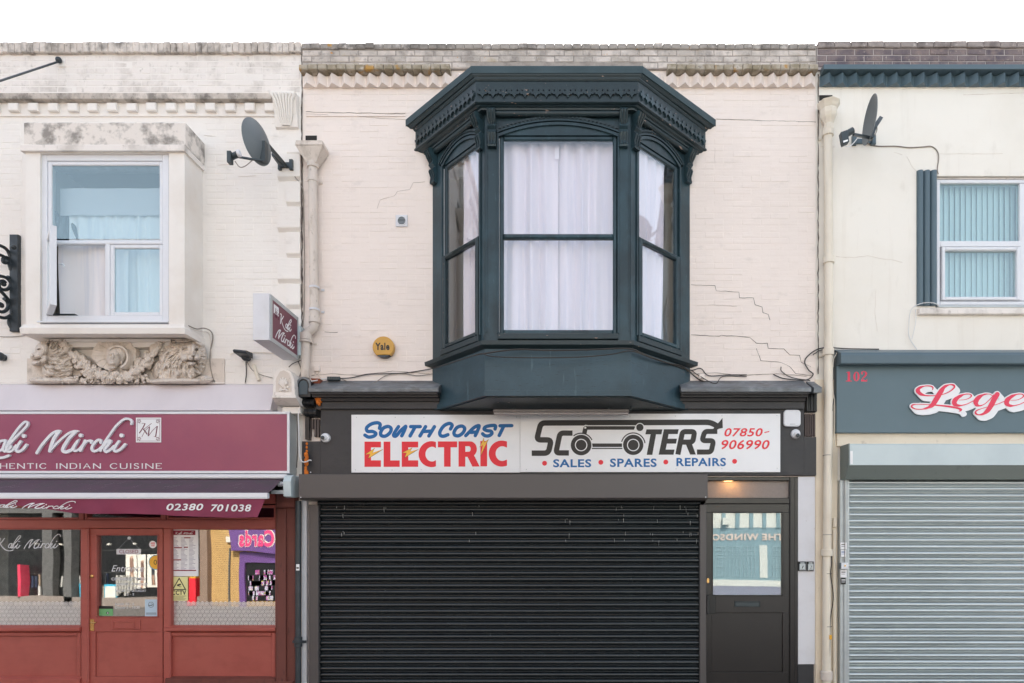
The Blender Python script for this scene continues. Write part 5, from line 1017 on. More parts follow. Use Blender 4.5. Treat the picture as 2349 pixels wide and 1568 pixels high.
# shutter box and curtain
sh = thing('roller_shutter', (X(1160, .1), -.1, 0), 'closed black roller shutter with grey box over the scooter shop front', 'roller shutter')
dh = .27; bx0, bx1 = X(685.5, dh), X(1623.5, dh); bz0, bz1 = Z(1146.5, dh), Z(1088, dh)
MB().prof([(.0, bz0 + .0), (dh - .03, bz0 - .0), (dh, bz0 + .022), (dh, bz1 - .006), (dh - .006, bz1), (0, bz1)], bx0, bx1).build('shutter_box', M_sbox, sh)
for a, b in ((709, 731), (1605, 1620)): MB().bbox(X(a, .09), X(b, .09), .0, .1, 0, Z(1158, .1), .006).build('guide_rail', M_sbox, sh)
def slats(x0, x1, ztop, zbot, pitch, d, m, par, hump=.014):
    pr = []; n = 10
    for k in range(n + 1): t = k / n; pr.append((d - .016 + (hump + .008) * math.sin(math.pi * t) ** .75, pitch * (.24 + .74 * t)))
    pr = [(d - .04, 0.0), (d - .022, 0.0), (d - .022, pitch * .05), (d - .008, pitch * .07), (d - .006, pitch * .12), (d - .02, pitch * .16), (d - .022, pitch * .23)] + pr + [(d - .022, pitch * .985), (d - .04, pitch * .985)]
    me = None; z = ztop - pitch; L_ = x1 - x0
    while z > zbot:
        if me is None:
            mb = MB(); mb.prof([(p[0], p[1]) for p in pr], -L_ / 2, L_ / 2); o = mb.build('slat', m, par, loc=(0, 0, 0), smooth=True); me = o.data; o.location = Vector(((x0 + x1) / 2, 0, z)) - WL[par.name]
        else: link('slat', me, None, ((x0 + x1) / 2, random.uniform(-.003, .003), z + random.uniform(-.001, .001)), par, rot=(random.uniform(-.06, .06), random.uniform(-.0007, .0007), 0))
        z -= pitch
slats(X(728, .06), X(1607, .06), Z(1149, .05), -.02, .0764, .055, M_slat, sh)
MB().box(X(728, .06), X(1607, .06), .012, .02, 0, Z(1100, .05)).build('backing', M_roomd, sh)
ql = P('G', 175, 1267, dh)
for x, y in ((712.7, 1088 - 4), (690, 1141.5), (1619, 1141)):
    mb = MB(); mb.disc(X(x, dh), Z(y, dh), .007, dh - .002, dh + .003, 10); mb.build('white_rivet', M_whitep, sh)
mb = MB()
for k in range(46):
    x = random.gauss(random.choice([785, 880, 1090, 1300, 1430, 1500, 1570, 1585, 1595]), 9); y = 1160 + random.choice([3, 18, 33, 62, 78]) + random.uniform(-3, 3); ln = random.uniform(2, 12)
    if 735 < x < 1602: mb.stroke([(X(x, .07), Z(y, .07)), (X(x + random.uniform(-.8, .8), .07), Z(y + ln, .07))], [random.uniform(.0015, .0035), .001], .06, .0735, cap='butt')
mb.build('paint_drips', mat('chalky_drip', 'a8a6a2', .8), sh, kind='stuff')
# flat door at the right
dI = .03; XI = lambda x, d=dI: P('I', x, 0, d)[0]; ZI = lambda y, d=dI: P('I', 0, y, d)[1]
mb = MB(); mb.bbox(XI(838), XI(897), -.05, dI, 0, ZI(163), .006); mb.bbox(XI(262), XI(838) - .0006, -.05, dI - .001, ZI(345), ZI(305), .006); mb.bbox(XI(262), XI(838) - .0006, -.05, dI - .001, ZI(188), ZI(163), .006); mb.bbox(XI(255), XI(266), -.05, dI + .01, 0, ZI(340), .003)
mb.bbox(XI(842), XI(850), dI - .002, dI + .008, 0, ZI(170), .002); mb.bbox(XI(870), XI(878), dI - .002, dI + .006, 0, ZI(170), .002); mb.build('door_frame', M_door, bm_)
obscure = mat('obscure_glass', 'a39a96', .35, layers=[('8e8683', 45, U1, .4, .6, .6)], bump=[(90, U1, .8, .004)])
_n = obscure.node_tree; _b = _n.nodes['Principled BSDF']; _t = _n.nodes.new('ShaderNodeBsdfTranslucent'); _t.inputs[0].default_value = (.9, .8, .7, 1); _m = _n.nodes.new('ShaderNodeMixShader'); _m.inputs[0].default_value = .35
_n.links.new(_b.outputs[0], _m.inputs[1]); _n.links.new(_t.outputs[0], _m.inputs[2]); _n.links.new(_m.outputs[0], [q for q in _n.nodes if q.type == 'OUTPUT_MATERIAL'][0].inputs[0])
MB().box(XI(262), XI(838), -.02, -.014, ZI(303), ZI(189)).build('fanlight_pane', obscure, bm_)
mb = MB(); dz0, dz1 = .0, ZI(348, .02); holed(mb, XI(268, .02), XI(834, .02), dz0, dz1, [(XI(314, .02), XI(788, .02), ZI(968, .02), ZI(405, .02)), (XI(304, .02), XI(790, .02), ZI(1492, .02), ZI(1088, .02))], -.03, .022)
d2 = mb.build('door', M_door, bm_, bevel=.003)
MB().bbox(XI(304, .02), XI(790, .02), -.03, .008, ZI(1492, .02), ZI(1088, .02), .004).build('door_panel', M_door, d2)
mb = MB(); frame(mb, XI(308, .02), XI(794, .02), ZI(974, .02), ZI(400, .02), .013, .0, .032, .006); mb.build('glazing_bead', M_door, d2)
MB().box(XI(314), XI(788), -.006, .0, ZI(968), ZI(405)).build('door_pane', G_door, d2)
MB().box(XI(314), XI(788), -.028, -.022, ZI(968), ZI(405)).build('privacy_film', mat('pale_blue_film', '9aa5a9', .5), d2)
mb = MB(); frame(mb, XI(463, .03), XI(637, .03), ZI(1048, .03), ZI(1010, .03), .006, .022, .034, .003); mb.bbox(XI(468, .03), XI(632, .03), .022, .029, ZI(1043, .03), ZI(1016, .03), .002); mb.build('letter_plate', M_dark, d2)
mb = MB(); mb.bbox(XI(270, .05), XI(286, .05), .022, .09, ZI(1095, .05), ZI(968, .05), .004); mb.bbox(XI(286, .05), XI(333, .05), .022, .045, ZI(1096, .05), ZI(966, .05), .004); mb.build('pull_handle', M_black, d2)
mb = MB(); mb.stroke([(XI(282, .03), ZI(860, .03)), (XI(282, .03), ZI(878, .03))], .028, .022, .03); mb.build('lock_plate', M_brass, d2)
MB().bbox(XI(897, .04), XI(1010, .02), -.02, .03, ZI(1440), ZI(160), .004).build('pier', M_whitep, bm_)
MB().bbox(XI(893, .04), XI(1003, .04), -.02, .045, 0, ZI(1440, .04), .006).build('pier_plinth', M_fascia, bm_)
MB().bbox(X(697), X(708), 0, .06, 0, Z(1150), .004).build('white_strip', M_whitep, bm_)
room('shop_room', XJ1 + .05, XJ2 - .05, 0, Z(1095), -.26, 4, bm_, M_roomd)
ks = []
for i, (a, b, num) in enumerate(((1832.3, 1849.5, '1'), (1851.6, 1867.6, '2'))):
    x0, x1, z0, z1 = X(a, .06), X(b, .06), Z(1310.5, .06), Z(1288.5, .06)
    t = thing('key_safe', ((x0 + x1) / 2, -.045, z0), ('left' if i == 0 else 'right') + ' grey key safe numbered ' + num + ' on the white pier right of the black door', 'key safe', 'key safes beside the door')
    MB().bbox(x0, x1, .03, .055, z0, z1, .008).build('case', M_black, t); MB().bbox(x0 + .009, x1 - .009, .05, .068, z0 + .006, z1 - .03, .006).build('face', M_alu, t)
    MB().bbox(x0 + .02, x1 - .02, .05, .066, z1 - .028, z1 - .012, .004).build('shutter', M_alu, t)
    mb = MB(); text(mb, num, (x0 + x1) / 2 - .012, (x0 + x1) / 2 + .012, z0 + .03, z0 + .065, .0685, shear=.2); mb.box(x0 + .02, x1 - .02, .068, .0685, z0 + .011, z0 + .017); mb.build('numeral', M_ink, t)
# lamp, cameras, siren boxes
lt = thing('fluorescent_lamp', (X(1288, .3), -.3, Z(953, .3)), 'slim fluorescent lamp on brackets beneath the oriel above the sign', 'lamp')
dL = .26; a = X(1132, dL); b = X(1443, dL)
MB().bbox(a, b, dL - .03, dL + .03, Z(946, dL), Z(940.5, dL), .006).build('lamp_body', mat('grey_lamp_casing', '938d8b', .5), lt)
mb = MB(); mb.tube([(a + .01, dL + .01, Z(949.5, dL)), (b - .01, dL + .01, Z(949.5, dL))], .021, 12); mb.build('diffuser', mat('clear_plastic', 'b8b2b2', .2, trans=.35), lt, smooth=True)
mb = MB(); mb.tube([(a + .02, dL + .005, Z(949.5, dL)), (b - .02, dL + .005, Z(949.5, dL))], .012, 8); mb.build('tube', M_white, lt, smooth=True)
for x in (1177, 1395, 1445): mb = MB(); mb.box(X(x, dL), X(x + 5, dL), dL - .02, dL + .01, Z(941, dL), 3.455); mb.build('bracket', M_dark, lt)
def camera_dome(x, y, r, tilt, label):
    t = thing('dome_camera', (X(x, .06), -.06, Z(y, .06)), label, 'security camera'); c = (X(x, .06), .06, Z(y, .06))
    mb = MB(); mb.lathe(c, (0, 1, 0), [(r, 0), (r, .02), (r * .92, .035), (r * .6, .045), (0, .045)], 28); mb.build('base', M_white, t, smooth=True)
    mb = MB(); mb.ball((c[0] + tilt[0], c[1] + .045, c[2] + tilt[1]), r * .62, 10); mb.build('eyeball', M_white, t, smooth=True)
    mb = MB(); mb.lathe((c[0] + tilt[0] * 2, c[1] + .045 + r * .42, c[2] + tilt[1] * 2), (tilt[0] * 4, 1, tilt[1] * 4), [(r * .42, 0), (r * .4, .012), (r * .2, .014), (0, .016)], 20); mb.build('lens', M_dkblue, t, smooth=True)
camera_dome(748, 1005.5, .056, (-.006, -.004), 'white dome camera at the left end of the black fascia'); camera_dome(1824, 996.5, .056, (.004, -.014), 'white dome camera under the siren box at the right end of the fascia')
t = thing('alarm_box', (X(1817, .06), -.06, Z(980, .06)), 'white rounded square siren box at the right end of the scooter shop fascia', 'alarm')
sq = lambda x0, x1, z0, z1, r: [(x0 + r - r * math.cos(a), z0 + r - r * math.sin(a)) for a in [math.pi / 2 * k / 5 for k in range(6)]] + [(x1 - r + r * math.sin(a), z0 + r - r * math.cos(a)) for a in [math.pi / 2 * k / 5 for k in range(6)]] + [(x1 - r + r * math.cos(a), z1 - r + r * math.sin(a)) for a in [math.pi / 2 * k / 5 for k in range(6)]] + [(x0 + r - r * math.sin(a), z1 - r + r * math.cos(a)) for a in [math.pi / 2 * k / 5 for k in range(6)]]
mb = MB(); mb.poly(sq(X(1798, .1), X(1837, .1), Z(979, .1), Z(940.5, .1), .04), .06, .105); mb.build('cover', M_white, t, bevel=.012)
mb = MB(); mb.box(X(1812, .1), X(1824, .1), .104, .107, Z(974.5, .1), Z(973, .1)); mb.build('indicator', M_alu, t)
# yellow bell box
t = thing('alarm_bell', (X(880), -.01, Z(822)), 'round gold alarm bell box on the pinkish brick wall left of the oriel', 'alarm'); c = (X(880, .06), .005, Z(797.5, .06))
mb = MB(); mb.lathe(c, (0, 1, 0), [(.122, 0), (.124, .05), (.118, .065), (0, .066)], 36); mb.build('dark_base', M_dkblue, t, smooth=True)
mb = MB(); r_ = .128; pts = [(c[0] + r_ * math.cos(a), c[2] + r_ * math.sin(a)) for a in [math.radians(-48 + 276 * k / 36) for k in range(37)]]; mb.poly(pts, .01, .08); mb.build('cover', M_gold, t, bevel=.008)
mb = MB(); textp(mb, 'Yale', 'F', 12, 102, 648, 694, .0812, bold=.035); mb.build('lettering', M_ink, t)
# vent
t = thing('wall_vent', (X(921), -.005, Z(520)), 'small square white extractor vent with round grille on the pinkish brick wall', 'vent')
MB().bbox(X(907.5, .02), X(934.5, .02), 0, .022, Z(520, .02), Z(493.5, .02), .004).build('cover', M_whitep, t); c = (X(921, .03), Z(506, .03))
mb = MB(); mb.ring(c[0], c[1], .048, .054, .02, .03, 24); mb.build('rim', M_white, t); mb = MB(); mb.disc(c[0], c[1], .048, .02, .0225); mb.build('opening', M_dark, t)
for k in range(6): z = c[1] - .04 + k * .016; hw = math.sqrt(max(0, .048 ** 2 - (z - c[1]) ** 2)); mb = MB(); mb.prof([(.022, z - .003), (.03, z - .006), (.03, z - .002), (.022, z + .003)], c[0] - hw, c[0] + hw); mb.build('louvre', M_alu, t)
# ================================================================== BARBER-COLOURED SHOP (right)
br = thing('shop_building', (X(2150), -.001, 0), 'smooth cream rendered terrace with blue teal dogtooth band above the grey shop fascia numbered 102', 'building')
dwin = (X(2160, -.05) - .03, X(2440), Z(700), Z(405))
holed(MB(), XJ2 + .001, XR, 0, Z(125), [(X(2146), X(2420), Z(706), Z(404)), (X(1938), X(2420), -1, Z(1060))], -.25, .0).build('wall', M_right, br)
MB().box(XJ2, XR, -7.5, -.25, Z(150) - .3, Z(150) - .1).build('flat_roof', M_mortar, br)
MB().box(XJ2, XR, -7.6, -7.5, 0, Z(150)).build('rear_wall', M_mortar, br)
MB().box(XR - .2, XR, -7.5, -.25, 0, Z(150)).build('side_wall', M_mortar, br)
MB().box(XL, XL + .2, -7.5, -.25, 0, Z(150)).build('side_wall', M_mortar, bl)
MB().box(XJ2 + .003, XR, -.25, .028, Z(165), Z(108)).build('parapet_core', M_dmortar, br)
coping(XJ2 + .01, XR, Z(116), Z(102), .055, br, M_dcope, seed=60, pitch=.2, jz=.003, gap=.008)
bricks(XJ2 + .01, XR, Z(161.5), Z(117.5), [], .028, br, M_dbrick, 300, seed=61, prot=.008, vary=.004, header=1, near=(4, 7.5))
MB().prof([(0, Z(177.5)), (.125, Z(176.5)), (.127, Z(166)), (.05, Z(162.5)), (0, Z(162))], X(1881), XR).build('band', M_tealb, br, bevel=.004)
MB().box(X(1879), XR, 0, .014, Z(201), Z(177)).build('tooth_course_back', M_tealb, br)
k = 0; cx = X(1895.5)
while cx < XR: tooth(cx, Z(202.5), Z(179), .153, .1 + random.uniform(-.004, .004), M_tealb, br); cx += 30.6 / S
MB().prof([(0, Z(204.5)), (.01, Z(204)), (.01, Z(202)), (0, Z(201.5))], X(1878), XR).build('thin_ledge', M_right, br)
for pts, w_ in (([(1918, 589), (1960, 592), (1990, 587), (2020, 594), (2045, 596), (2070, 603)], .004), ([(2210, 218), (2280, 216), (2349, 214)], .005), ([(2050, 350), (2070, 356)], .002), ([(2150, 354), (2300, 353)], .0025), ([(2080, 360), (2090, 380), (2102, 394)], .002), ([(2009, 668), (2007, 720), (2012, 760)], .002)):
    ribbon('crack', [(X(a), Z(b)) for a, b in pts], w_, .002, M_pipe, br)
ribbon('chased_line', [(X(1908), Z(y)) for y in (300, 420, 500)], .002, .002, M_pipe, br)
MB().bbox(X(1881), X(1915), 0, .006, Z(338), Z(222), .004).build('hopper_plate', M_right, br)
MB().box(X(1879), X(1909), -.2, .009, Z(232), Z(220)).build('outlet_hole', M_roomd, br)
# window
wr = -.03
mb = MB(); wx0, wx1 = X(2148, wr), X(2400, wr); wz0, wz1 = Z(700, wr), Z(412, wr); frame(mb, wx0, wx1, wz0, wz1, .045, wr - .07, wr, .006)
zt, = (Z(560, wr),); mb.bbox(wx0 + .045, wx1 - .045, wr - .07, wr - .001, Z(566, wr), Z(553, wr), .006)
frame(mb, wx0 + .06, X(2337, wr) + .01, Z(690, wr), Z(568, wr), .042, wr - .06, wr + .018, .01); mb.bbox(X(2337, wr) + .012, X(2352, wr), wr - .07, wr, wz0 + .05, wz1 - .05, .006)
mb.build('window_frame', M_white, br)
MB().bbox(wx0 - .02, wx1, -.1, -.028, Z(411, wr), Z(405) - .001, .003).build('timber_head', M_frieze, br)
MB().box(wx0 + .05, wx1 - .05, wr - .036, wr - .03, Z(555, wr), wz1 - .045).build('pane', G_up, br)
MB().box(wx0 + .1, X(2337, wr) - .03, wr - .03, wr - .024, Z(690, wr) + .04, Z(570, wr) - .04).build('pane', G_up, br)
mb = MB(); mb.bbox(wx0 - .005, wx1, -.1, .012, Z(706), Z(701.5), .003); mb.build('metal_sill', M_alu, br)
MB().bbox(X(2104), X(2440), 0, .05, Z(721, .05), Z(707, .05), .008).build('window_sill', M_frieze, br)
mb = MB()
for k in range(3):
    a = X(2102 + 15.5 * k); b = X(2102 + 15.5 * (k + 1)); r_ = (b - a) / 2
    mb.lathe(((a + b) / 2, .0, Z(703)), (0, 0, 1), [(0.0, -.0), (r_ * .99, 0), (r_ * .99, Z(394) - Z(703)), (0, Z(394) - Z(703))], 20)
    mb.build('reeded_shaft', M_tealb, br, smooth=True); mb = MB()
vb = thing('vertical_blind', (X(2250), .16, Z(695)), 'pale vertical slat blind drawn behind the right upstairs window', 'blind')
for k in range(20):
    x = X(2160, wr) + k * .068; mb = MB(Matrix.Translation((x, .17, 0)) @ Matrix.Rotation(math.radians(22 + random.uniform(-5, 5)), 4, 'Z')); mb.box(-.042, .042, -.001, .001, Z(700), Z(410)); mb.build('blind_slat', M_blind, vb)
room('upper_room', X(2150), XR - .1, Z(706), Z(404), -.26, 3, br); room('shop_room', X(1940), XR - .1, 0, Z(1060), -.26, 3, br, M_roomd)
# fascia of number 102
fg = thing('shop_sign', (X(2150, .1), -.1, Z(993, .1)), 'blue grey shop fascia with raised white and pink script and pink number 102', 'sign'); dF = .1
MB().bbox(X(1919, dF), X(2420, dF), 0, dF, Z(993, dF), Z(838, dF), .003).build('panel', mat('blue_grey_panel', '566b74', .42, layers=[('5e747e', 1.2, U1, .4, .7, .5)], bump=[(260, U1, .12, .0006)]), fg)
hd = MB(); hd.prof([(0, Z(842, .1)), (.1, Z(840, .1)), (.2, Z(836, .2)), (.21, Z(833, .21)), (.21, Z(816, .2)), (.19, Z(809, .19)), (.05, Z(804, .05)), (0, Z(803))], X(1925, .15), X(2420)); hd.build('head_moulding', M_tealb, fg, bevel=.004)
MB().prof([(0, Z(811)), (.1, Z(810, .1)), (.195, Z(813, .19)), (.2, Z(809, .19)), (.1, Z(804, .1)), (0, Z(803))], X(1930, .15), X(2420)).build('felt_strip', M_lead, fg) if False else None
mb = MB(); qk = lambda x, y: P('K', x, y, dF); kk = abs(qk(1, 0)[0] - qk(0, 0)[0])
def sg_(pts, w_): mb.stroke([qk(*p) for p in pts], w_ * kk, dF - .001, dF + .001, smooth=len(pts) > 2, cap='butt')
mb.box(qk(486, 0)[0], qk(501, 0)[0], dF - .001, dF + .001, qk(0, 925)[1], qk(0, 862)[1]); mb.box(qk(474, 0)[0], qk(513, 0)[0], dF - .001, dF + .0015, qk(0, 926)[1], qk(0, 921)[1]); mb.poly([qk(476, 868), qk(488, 862), qk(488, 872)], dF - .001, dF + .0012); mb.build('numeral', M_pink, fg)
mb = MB(); vs = []; fs = []
for k in range(32):
    a = 2 * math.pi * k / 32
    for rx, ry, dd in ((20, 31, dF + .001), (7.5, 27, dF + .001), (20, 31, dF - .001)): q = qk(543 + rx * math.cos(a), 893.5 - ry * math.sin(a)); vs.append((q[0], dd, q[1]))
for k in range(32): a, b = 3 * k, 3 * ((k + 1) % 32); fs += [(a, b, b + 1, a + 1), (a, a + 2, b + 2, b)]
mb.add(vs, fs); mb.build('numeral', M_pink, fg)
mb = MB(); pts = [(580, 875), (578, 866), (594, 861), (606, 873), (600, 890), (584, 905), (574, 922)]; mb.stroke([qk(*p) for p in pts], [10 * kk, 6 * kk, 5 * kk, 13 * kk, 11 * kk, 5 * kk, 4 * kk], dF - .001, dF + .001, smooth=True); mb.poly([qk(574, 926), qk(574, 917), qk(590, 914), (qk(606, 920)), qk(612, 908), qk(613, 926)], dF - .001, dF + .0015); mb.build('numeral', M_pink, fg)
LG = [([(600, 318), (606, 275), (555, 247), (455, 247), (355, 280), (318, 335), (365, 395), (470, 428), (640, 430), (800, 405), (930, 350), (1015, 275), (1005, 232), (930, 222), (830, 262), (760, 350), (700, 450), (640, 550), (590, 615), (500, 665), (390, 690), (270, 685), (205, 650), (215, 610), (310, 597), (500, 600), (720, 618), (920, 640), (1070, 668), (1140, 695), (1138, 715), (1108, 733)],
       [12, 26, 20, 18, 50, 82, 60, 24, 14, 16, 20, 30, 34, 22, 55, 92, 100, 96, 80, 40, 16, 16, 28, 26, 12, 12, 26, 34, 34, 40, 30, 8]),
      ([(1105, 517), (1210, 508), (1300, 480), (1345, 435), (1310, 403), (1220, 405), (1110, 450), (1030, 520), (1020, 580), (1075, 618), (1170, 615), (1280, 582), (1400, 520)], [8, 10, 16, 26, 16, 20, 60, 90, 90, 50, 18, 14, 14]),
      ([(1745, 430), (1680, 400), (1580, 412), (1480, 470), (1430, 540), (1440, 600), (1500, 625), (1590, 595), (1690, 510), (1770, 415)], [10, 10, 30, 80, 95, 70, 26, 14, 14, 12]),
      ([(1840, 405), (1780, 500), (1730, 600), (1660, 710), (1570, 780), (1480, 798), (1425, 770), (1440, 720), (1540, 680), (1680, 640), (1840, 595), (1960, 545)], [90, 98, 98, 84, 44, 20, 34, 24, 12, 12, 12, 14]),
      ([(2100, 520), (2210, 515), (2300, 480), (2345, 435), (2310, 403), (2220, 405), (2110, 450), (2030, 520), (2020, 580), (2075, 622), (2170, 622), (2290, 588), (2420, 520)], [8, 10, 16, 26, 16, 20, 60, 90, 90, 50, 18, 14, 14]),
      ([(2500, 405), (2440, 520), (2400, 620)], [80, 80, 80])]
mb = MB(); ln_ = lambda x, y: P('N', x, y, dF + .03); kn = abs(ln_(1, 0)[0] - ln_(0, 0)[0])
for j, (pts, ws) in enumerate(LG):
    for h in range(6):
        o = h / 5; mb.stroke([ln_(x + 72 * o, y + 80 * o) for x, y in pts], [w_ * kn + 42 * kn for w_ in ws], dF + .008, dF + .024 + j * .0004 + h * .00007, smooth=True, creep=.0001)
mb.build('letter_backing', M_sign, fg)
mb = MB()
for j, (pts, ws) in enumerate(LG): mb.stroke([ln_(*p) for p in pts], [w_ * kn for w_ in ws], dF + .02, dF + .0285 + j * .0003, smooth=True)
mb.build('script_lettering', M_pink, fg)
mb = MB()
for x in (2110, 2200, 2300): mb.tube([(X(x, dF), dF - .01, Z(925, dF)), (X(x, dF), dF + .012, Z(925, dF))], .006, 6)
mb.build('stand_off', M_alu, fg)
MB().bbox(X(1920, .05), X(2420, .05), 0, .045, Z(1024, .05), Z(994, .05), .004).build('lintel_board', M_pier, br)
# silver shutter
s2 = thing('roller_shutter', (X(2200, .1), -.1, 0), 'closed silver corrugated roller shutter with pale blue hood below the number 102 fascia', 'roller shutter'); dh = .26
bx0 = X(1949, dh)
MB().prof([(.0, Z(1018, dh)), (dh - .02, Z(1018, dh)), (dh, Z(1021, dh)), (dh, Z(1067.5, dh)), (0, Z(1067.5, dh))], bx0, X(2420)).build('hood_front', M_hood, s2)
MB().prof([(.0, Z(1068, dh)), (dh - .001, Z(1068, dh)), (dh - .11, Z(1100, dh - .11)), (.06, Z(1101, .1)), (0, Z(1101, .1))], bx0 + .002, X(2420)).build('hood_underside', M_hoodd, s2)
MB().prof([(0, Z(1016, dh)), (dh + .004, Z(1018, dh)), (dh + .004, Z(1069, dh)), (dh - .105, Z(1101, dh - .1)), (0, Z(1101, .1))], bx0 - .012, bx0).build('end_plate', M_hoodd, s2)
mb = MB(); mb.box(bx0 + .006, bx0 + .035, dh, dh + .003, Z(1065, dh), Z(1035, dh)); mb.build('rating_label', M_paper, s2)
sx = X(1948, .06)
slats(sx, X(2420), Z(1101, .1), -.02, .0768, .06, M_galv, s2, hump=.018)
MB().box(sx, X(2420), .01, .02, 0, Z(1070, .05)).build('backing', M_roomd, s2)
mb = MB(); mb.bbox(X(1927, .08), X(1936, .08), 0, .08, 0, Z(1101, .1), .004); mb.bbox(X(1936.5, .1), X(1943, .1), 0, .1, 0, Z(1101, .1), .004); mb.bbox(X(1943.4, .09), X(1949, .09), 0, .085, 0, Z(1101, .1), .003); mb.build('guide_rail', M_alu, s2)
kb = thing('key_switch', (X(1936, .12), -.12, Z(1306, .12)), 'small white key switch on the left rail of the silver shutter', 'switch')
MB().bbox(X(1928.5, .13), X(1945.5, .13), .1, .14, Z(1306, .13), Z(1291.5, .13), .004).build('case', M_white, kb); q = (X(1938.5, .14), Z(1298.5, .14)); MB().disc(q[0], q[1], .01, .138, .144, 12).build('keyhole', M_brass, kb)
mb = MB(); mb.bbox(X(1927.5, .13), X(1931, .13), .1, .1395, Z(1305.5, .13), Z(1291.8, .13), .002); mb.build('teal_side', M_tealb, kb)
mb = MB(); mb.tube([(X(1937.5, .1), .11, Z(1101, .1)), (X(1938, .1), .11, Z(1200, .1)), (X(1937, .1), .11, Z(1291, .1))], .004, 6); mb.build('conduit', M_cabg, kb)
for i, (y0, y1, lab, c) in enumerate(((1245, 1260.5, 'topmost white sticker on the left rail of the silver shutter', M_paper), (1262, 1278, 'white sticker with blue foot above the key switch', M_paper), (1308, 1325, 'torn white sticker just below the key switch', M_paper), (1326, 1341, 'lowest dark sticker on the left rail of the silver shutter', M_ink))):
    t = thing('sticker', (X(1934, .1), -.1, Z(y1, .1)), lab, 'sticker'); MB().box(X(1928 + i % 2, .1), X(1942 - 2 * (i % 2), .1), .1, .1025, Z(y1, .1), Z(y0, .1)).build('backing', c, t)
    mb = MB(); mb.box(X(1930, .1), X(1939, .1), .1022, .103, Z(y0 + 6, .1), Z(y0 + 4, .1)); mb.box(X(1930, .1), X(1938, .1), .1022, .103, Z(y0 + 10, .1), Z(y0 + 9, .1)); mb.build('print', M_ink if i in (0, 2) else (M_blue if i == 1 else M_paper), t)
# pier edge strips between the shops
MB().bbox(X(1869), X(1920), 0, .02, 0, Z(872), .004).build('pier', M_pier, br)
mb = MB(); mb.tube([(X(1915, .05), .04, 0), (X(1914, .05), .04, Z(1215)), ], .022, 8); mb.tube([(X(1914.5, .05), .04, Z(1210)), (X(1915.5, .05), .035, Z(1190))], .026, 8); tag(mb.build('conduit_pipe', M_pipec, smooth=True), 'thin cream conduit rising beside the left rail of the silver shutter', 'pipe')

# ================================================================== pipes
def clip_ring(x, d, z, r, m, par, nm='pipe_clip', ear=1):
    mb = MB(); mb.lathe((x, d, z - .012), (0, 0, 1), [(r, 0), (r + .006, .0), (r + .006, .024), (r, .024)], 18)
    if ear: mb.bbox(x + ear * r, x + ear * (r + .035), 0, .015, z - .012, z + .012, .003)
    mb.build(nm, m, par)
dp = thing('downpipe', (X(715), -.07, Z(870)), 'dirty cream downpipe with tapered hopper between restaurant and scooter shop', 'downpipe'); r_ = .052
YX = lambda x, d=.08: P('Y', x, 0, d)[0]; YZ = lambda y, d=.08: P('Y', 0, y, d)[1]
x0 = YX(140)
mb = MB(); mb.tube([(x0, .08, YZ(270)), (YX(143), .08, YZ(800)), (YX(152), .08, YZ(1370)), (YX(152), .08, YZ(1400)), (YX(146), .08, YZ(1435)), (YX(115), .08, YZ(1460)), (YX(92), .08, YZ(1480)), (YX(90), .08, YZ(1510)), (X(701, .08), .08, Z(800, .08)), (X(700, .08), .08, Z(868, .08))], r_, 16); mb.build('pipe', M_pipe, dp, smooth=True)
tz, bz_ = Z(322, .12), Z(376, .1); hw = .155
mb = MB(); mb.loft([([(x0 - .06, .03), (x0 - .06, .13), (x0 + .06, .13), (x0 + .06, .03), (x0 - .06, .03)], bz_), ([(x0 - hw, .0), (x0 - hw, .19), (x0 + hw, .19), (x0 + hw, .0), (x0 - hw, .0)], Z(341, .15)), ([(x0 - hw, .0), (x0 - hw, .195), (x0 + hw, .195), (x0 + hw, .0), (x0 - hw, .0)], Z(328, .15))]); mb.build('hopper', M_pipe, dp, bevel=.006)
mb = MB(); mb.bbox(x0 - hw - .006, x0 + hw + .006, -.0, .2, Z(334, .19), Z(327.5, .19), .004); mb.build('hopper_rim', M_pipe, dp)
for zc, rr, hh in ((YZ(270), .066, .06), (YZ(380), .06, .03), (YZ(1380), .066, .07), (YZ(1500), .07, .08), (YZ(1290), .057, .03)):
    xx = x0 if zc > YZ(900) else (YX(152) if zc > YZ(1440) else YX(90)); mb = MB(); mb.lathe((xx, .08, zc - hh / 2), (0, 0, 1), [(r_, -.004), (rr, 0), (rr, hh), (r_, hh + .004)], 20); mb.build('collar', M_pipe, dp, smooth=True)
for y in (1147, 1306): clip_ring(YX(151), .08, YZ(y), .054, M_whitep, dp)
clip_ring(x0, .08, YZ(372), .054, M_pipe, dp); clip_ring(X(702, .08), .08, Z(785, .08), .07, M_pipe, dp, ear=1)
d2p = thing('downpipe', (X(1898), -.08, 0), 'cream downpipe with ornate moulded hopper left of the right hand building', 'downpipe'); xp = X(1899, .09)
mb = MB(); mb.tube([(xp, .09, Z(305, .09)), (X(1901, .09), .09, Z(600, .09)), (X(1900, .09), .09, Z(990, .09)), (X(1897, .09), .09, Z(1300, .09)), (X(1896, .09), .09, .0)], .05, 16); mb.build('pipe', M_pipec, d2p, smooth=True)
mb = MB(); sc2 = 1.0; mb.lathe((xp + .005, .1, Z(305, .09)), (0, 0, 1), [(.055, 0), (.062, .03), (.06, .07), (.05, .09), (.062, .12), (.085, .16), (.098, .2), (.1, .24), (.096, .26), (.105, .27), (.118, .3), (.135, .325), (.14, .335), (.13, .335), (.09, .33)], 8); mb.build('hopper', M_pipec, d2p, bevel=.004)
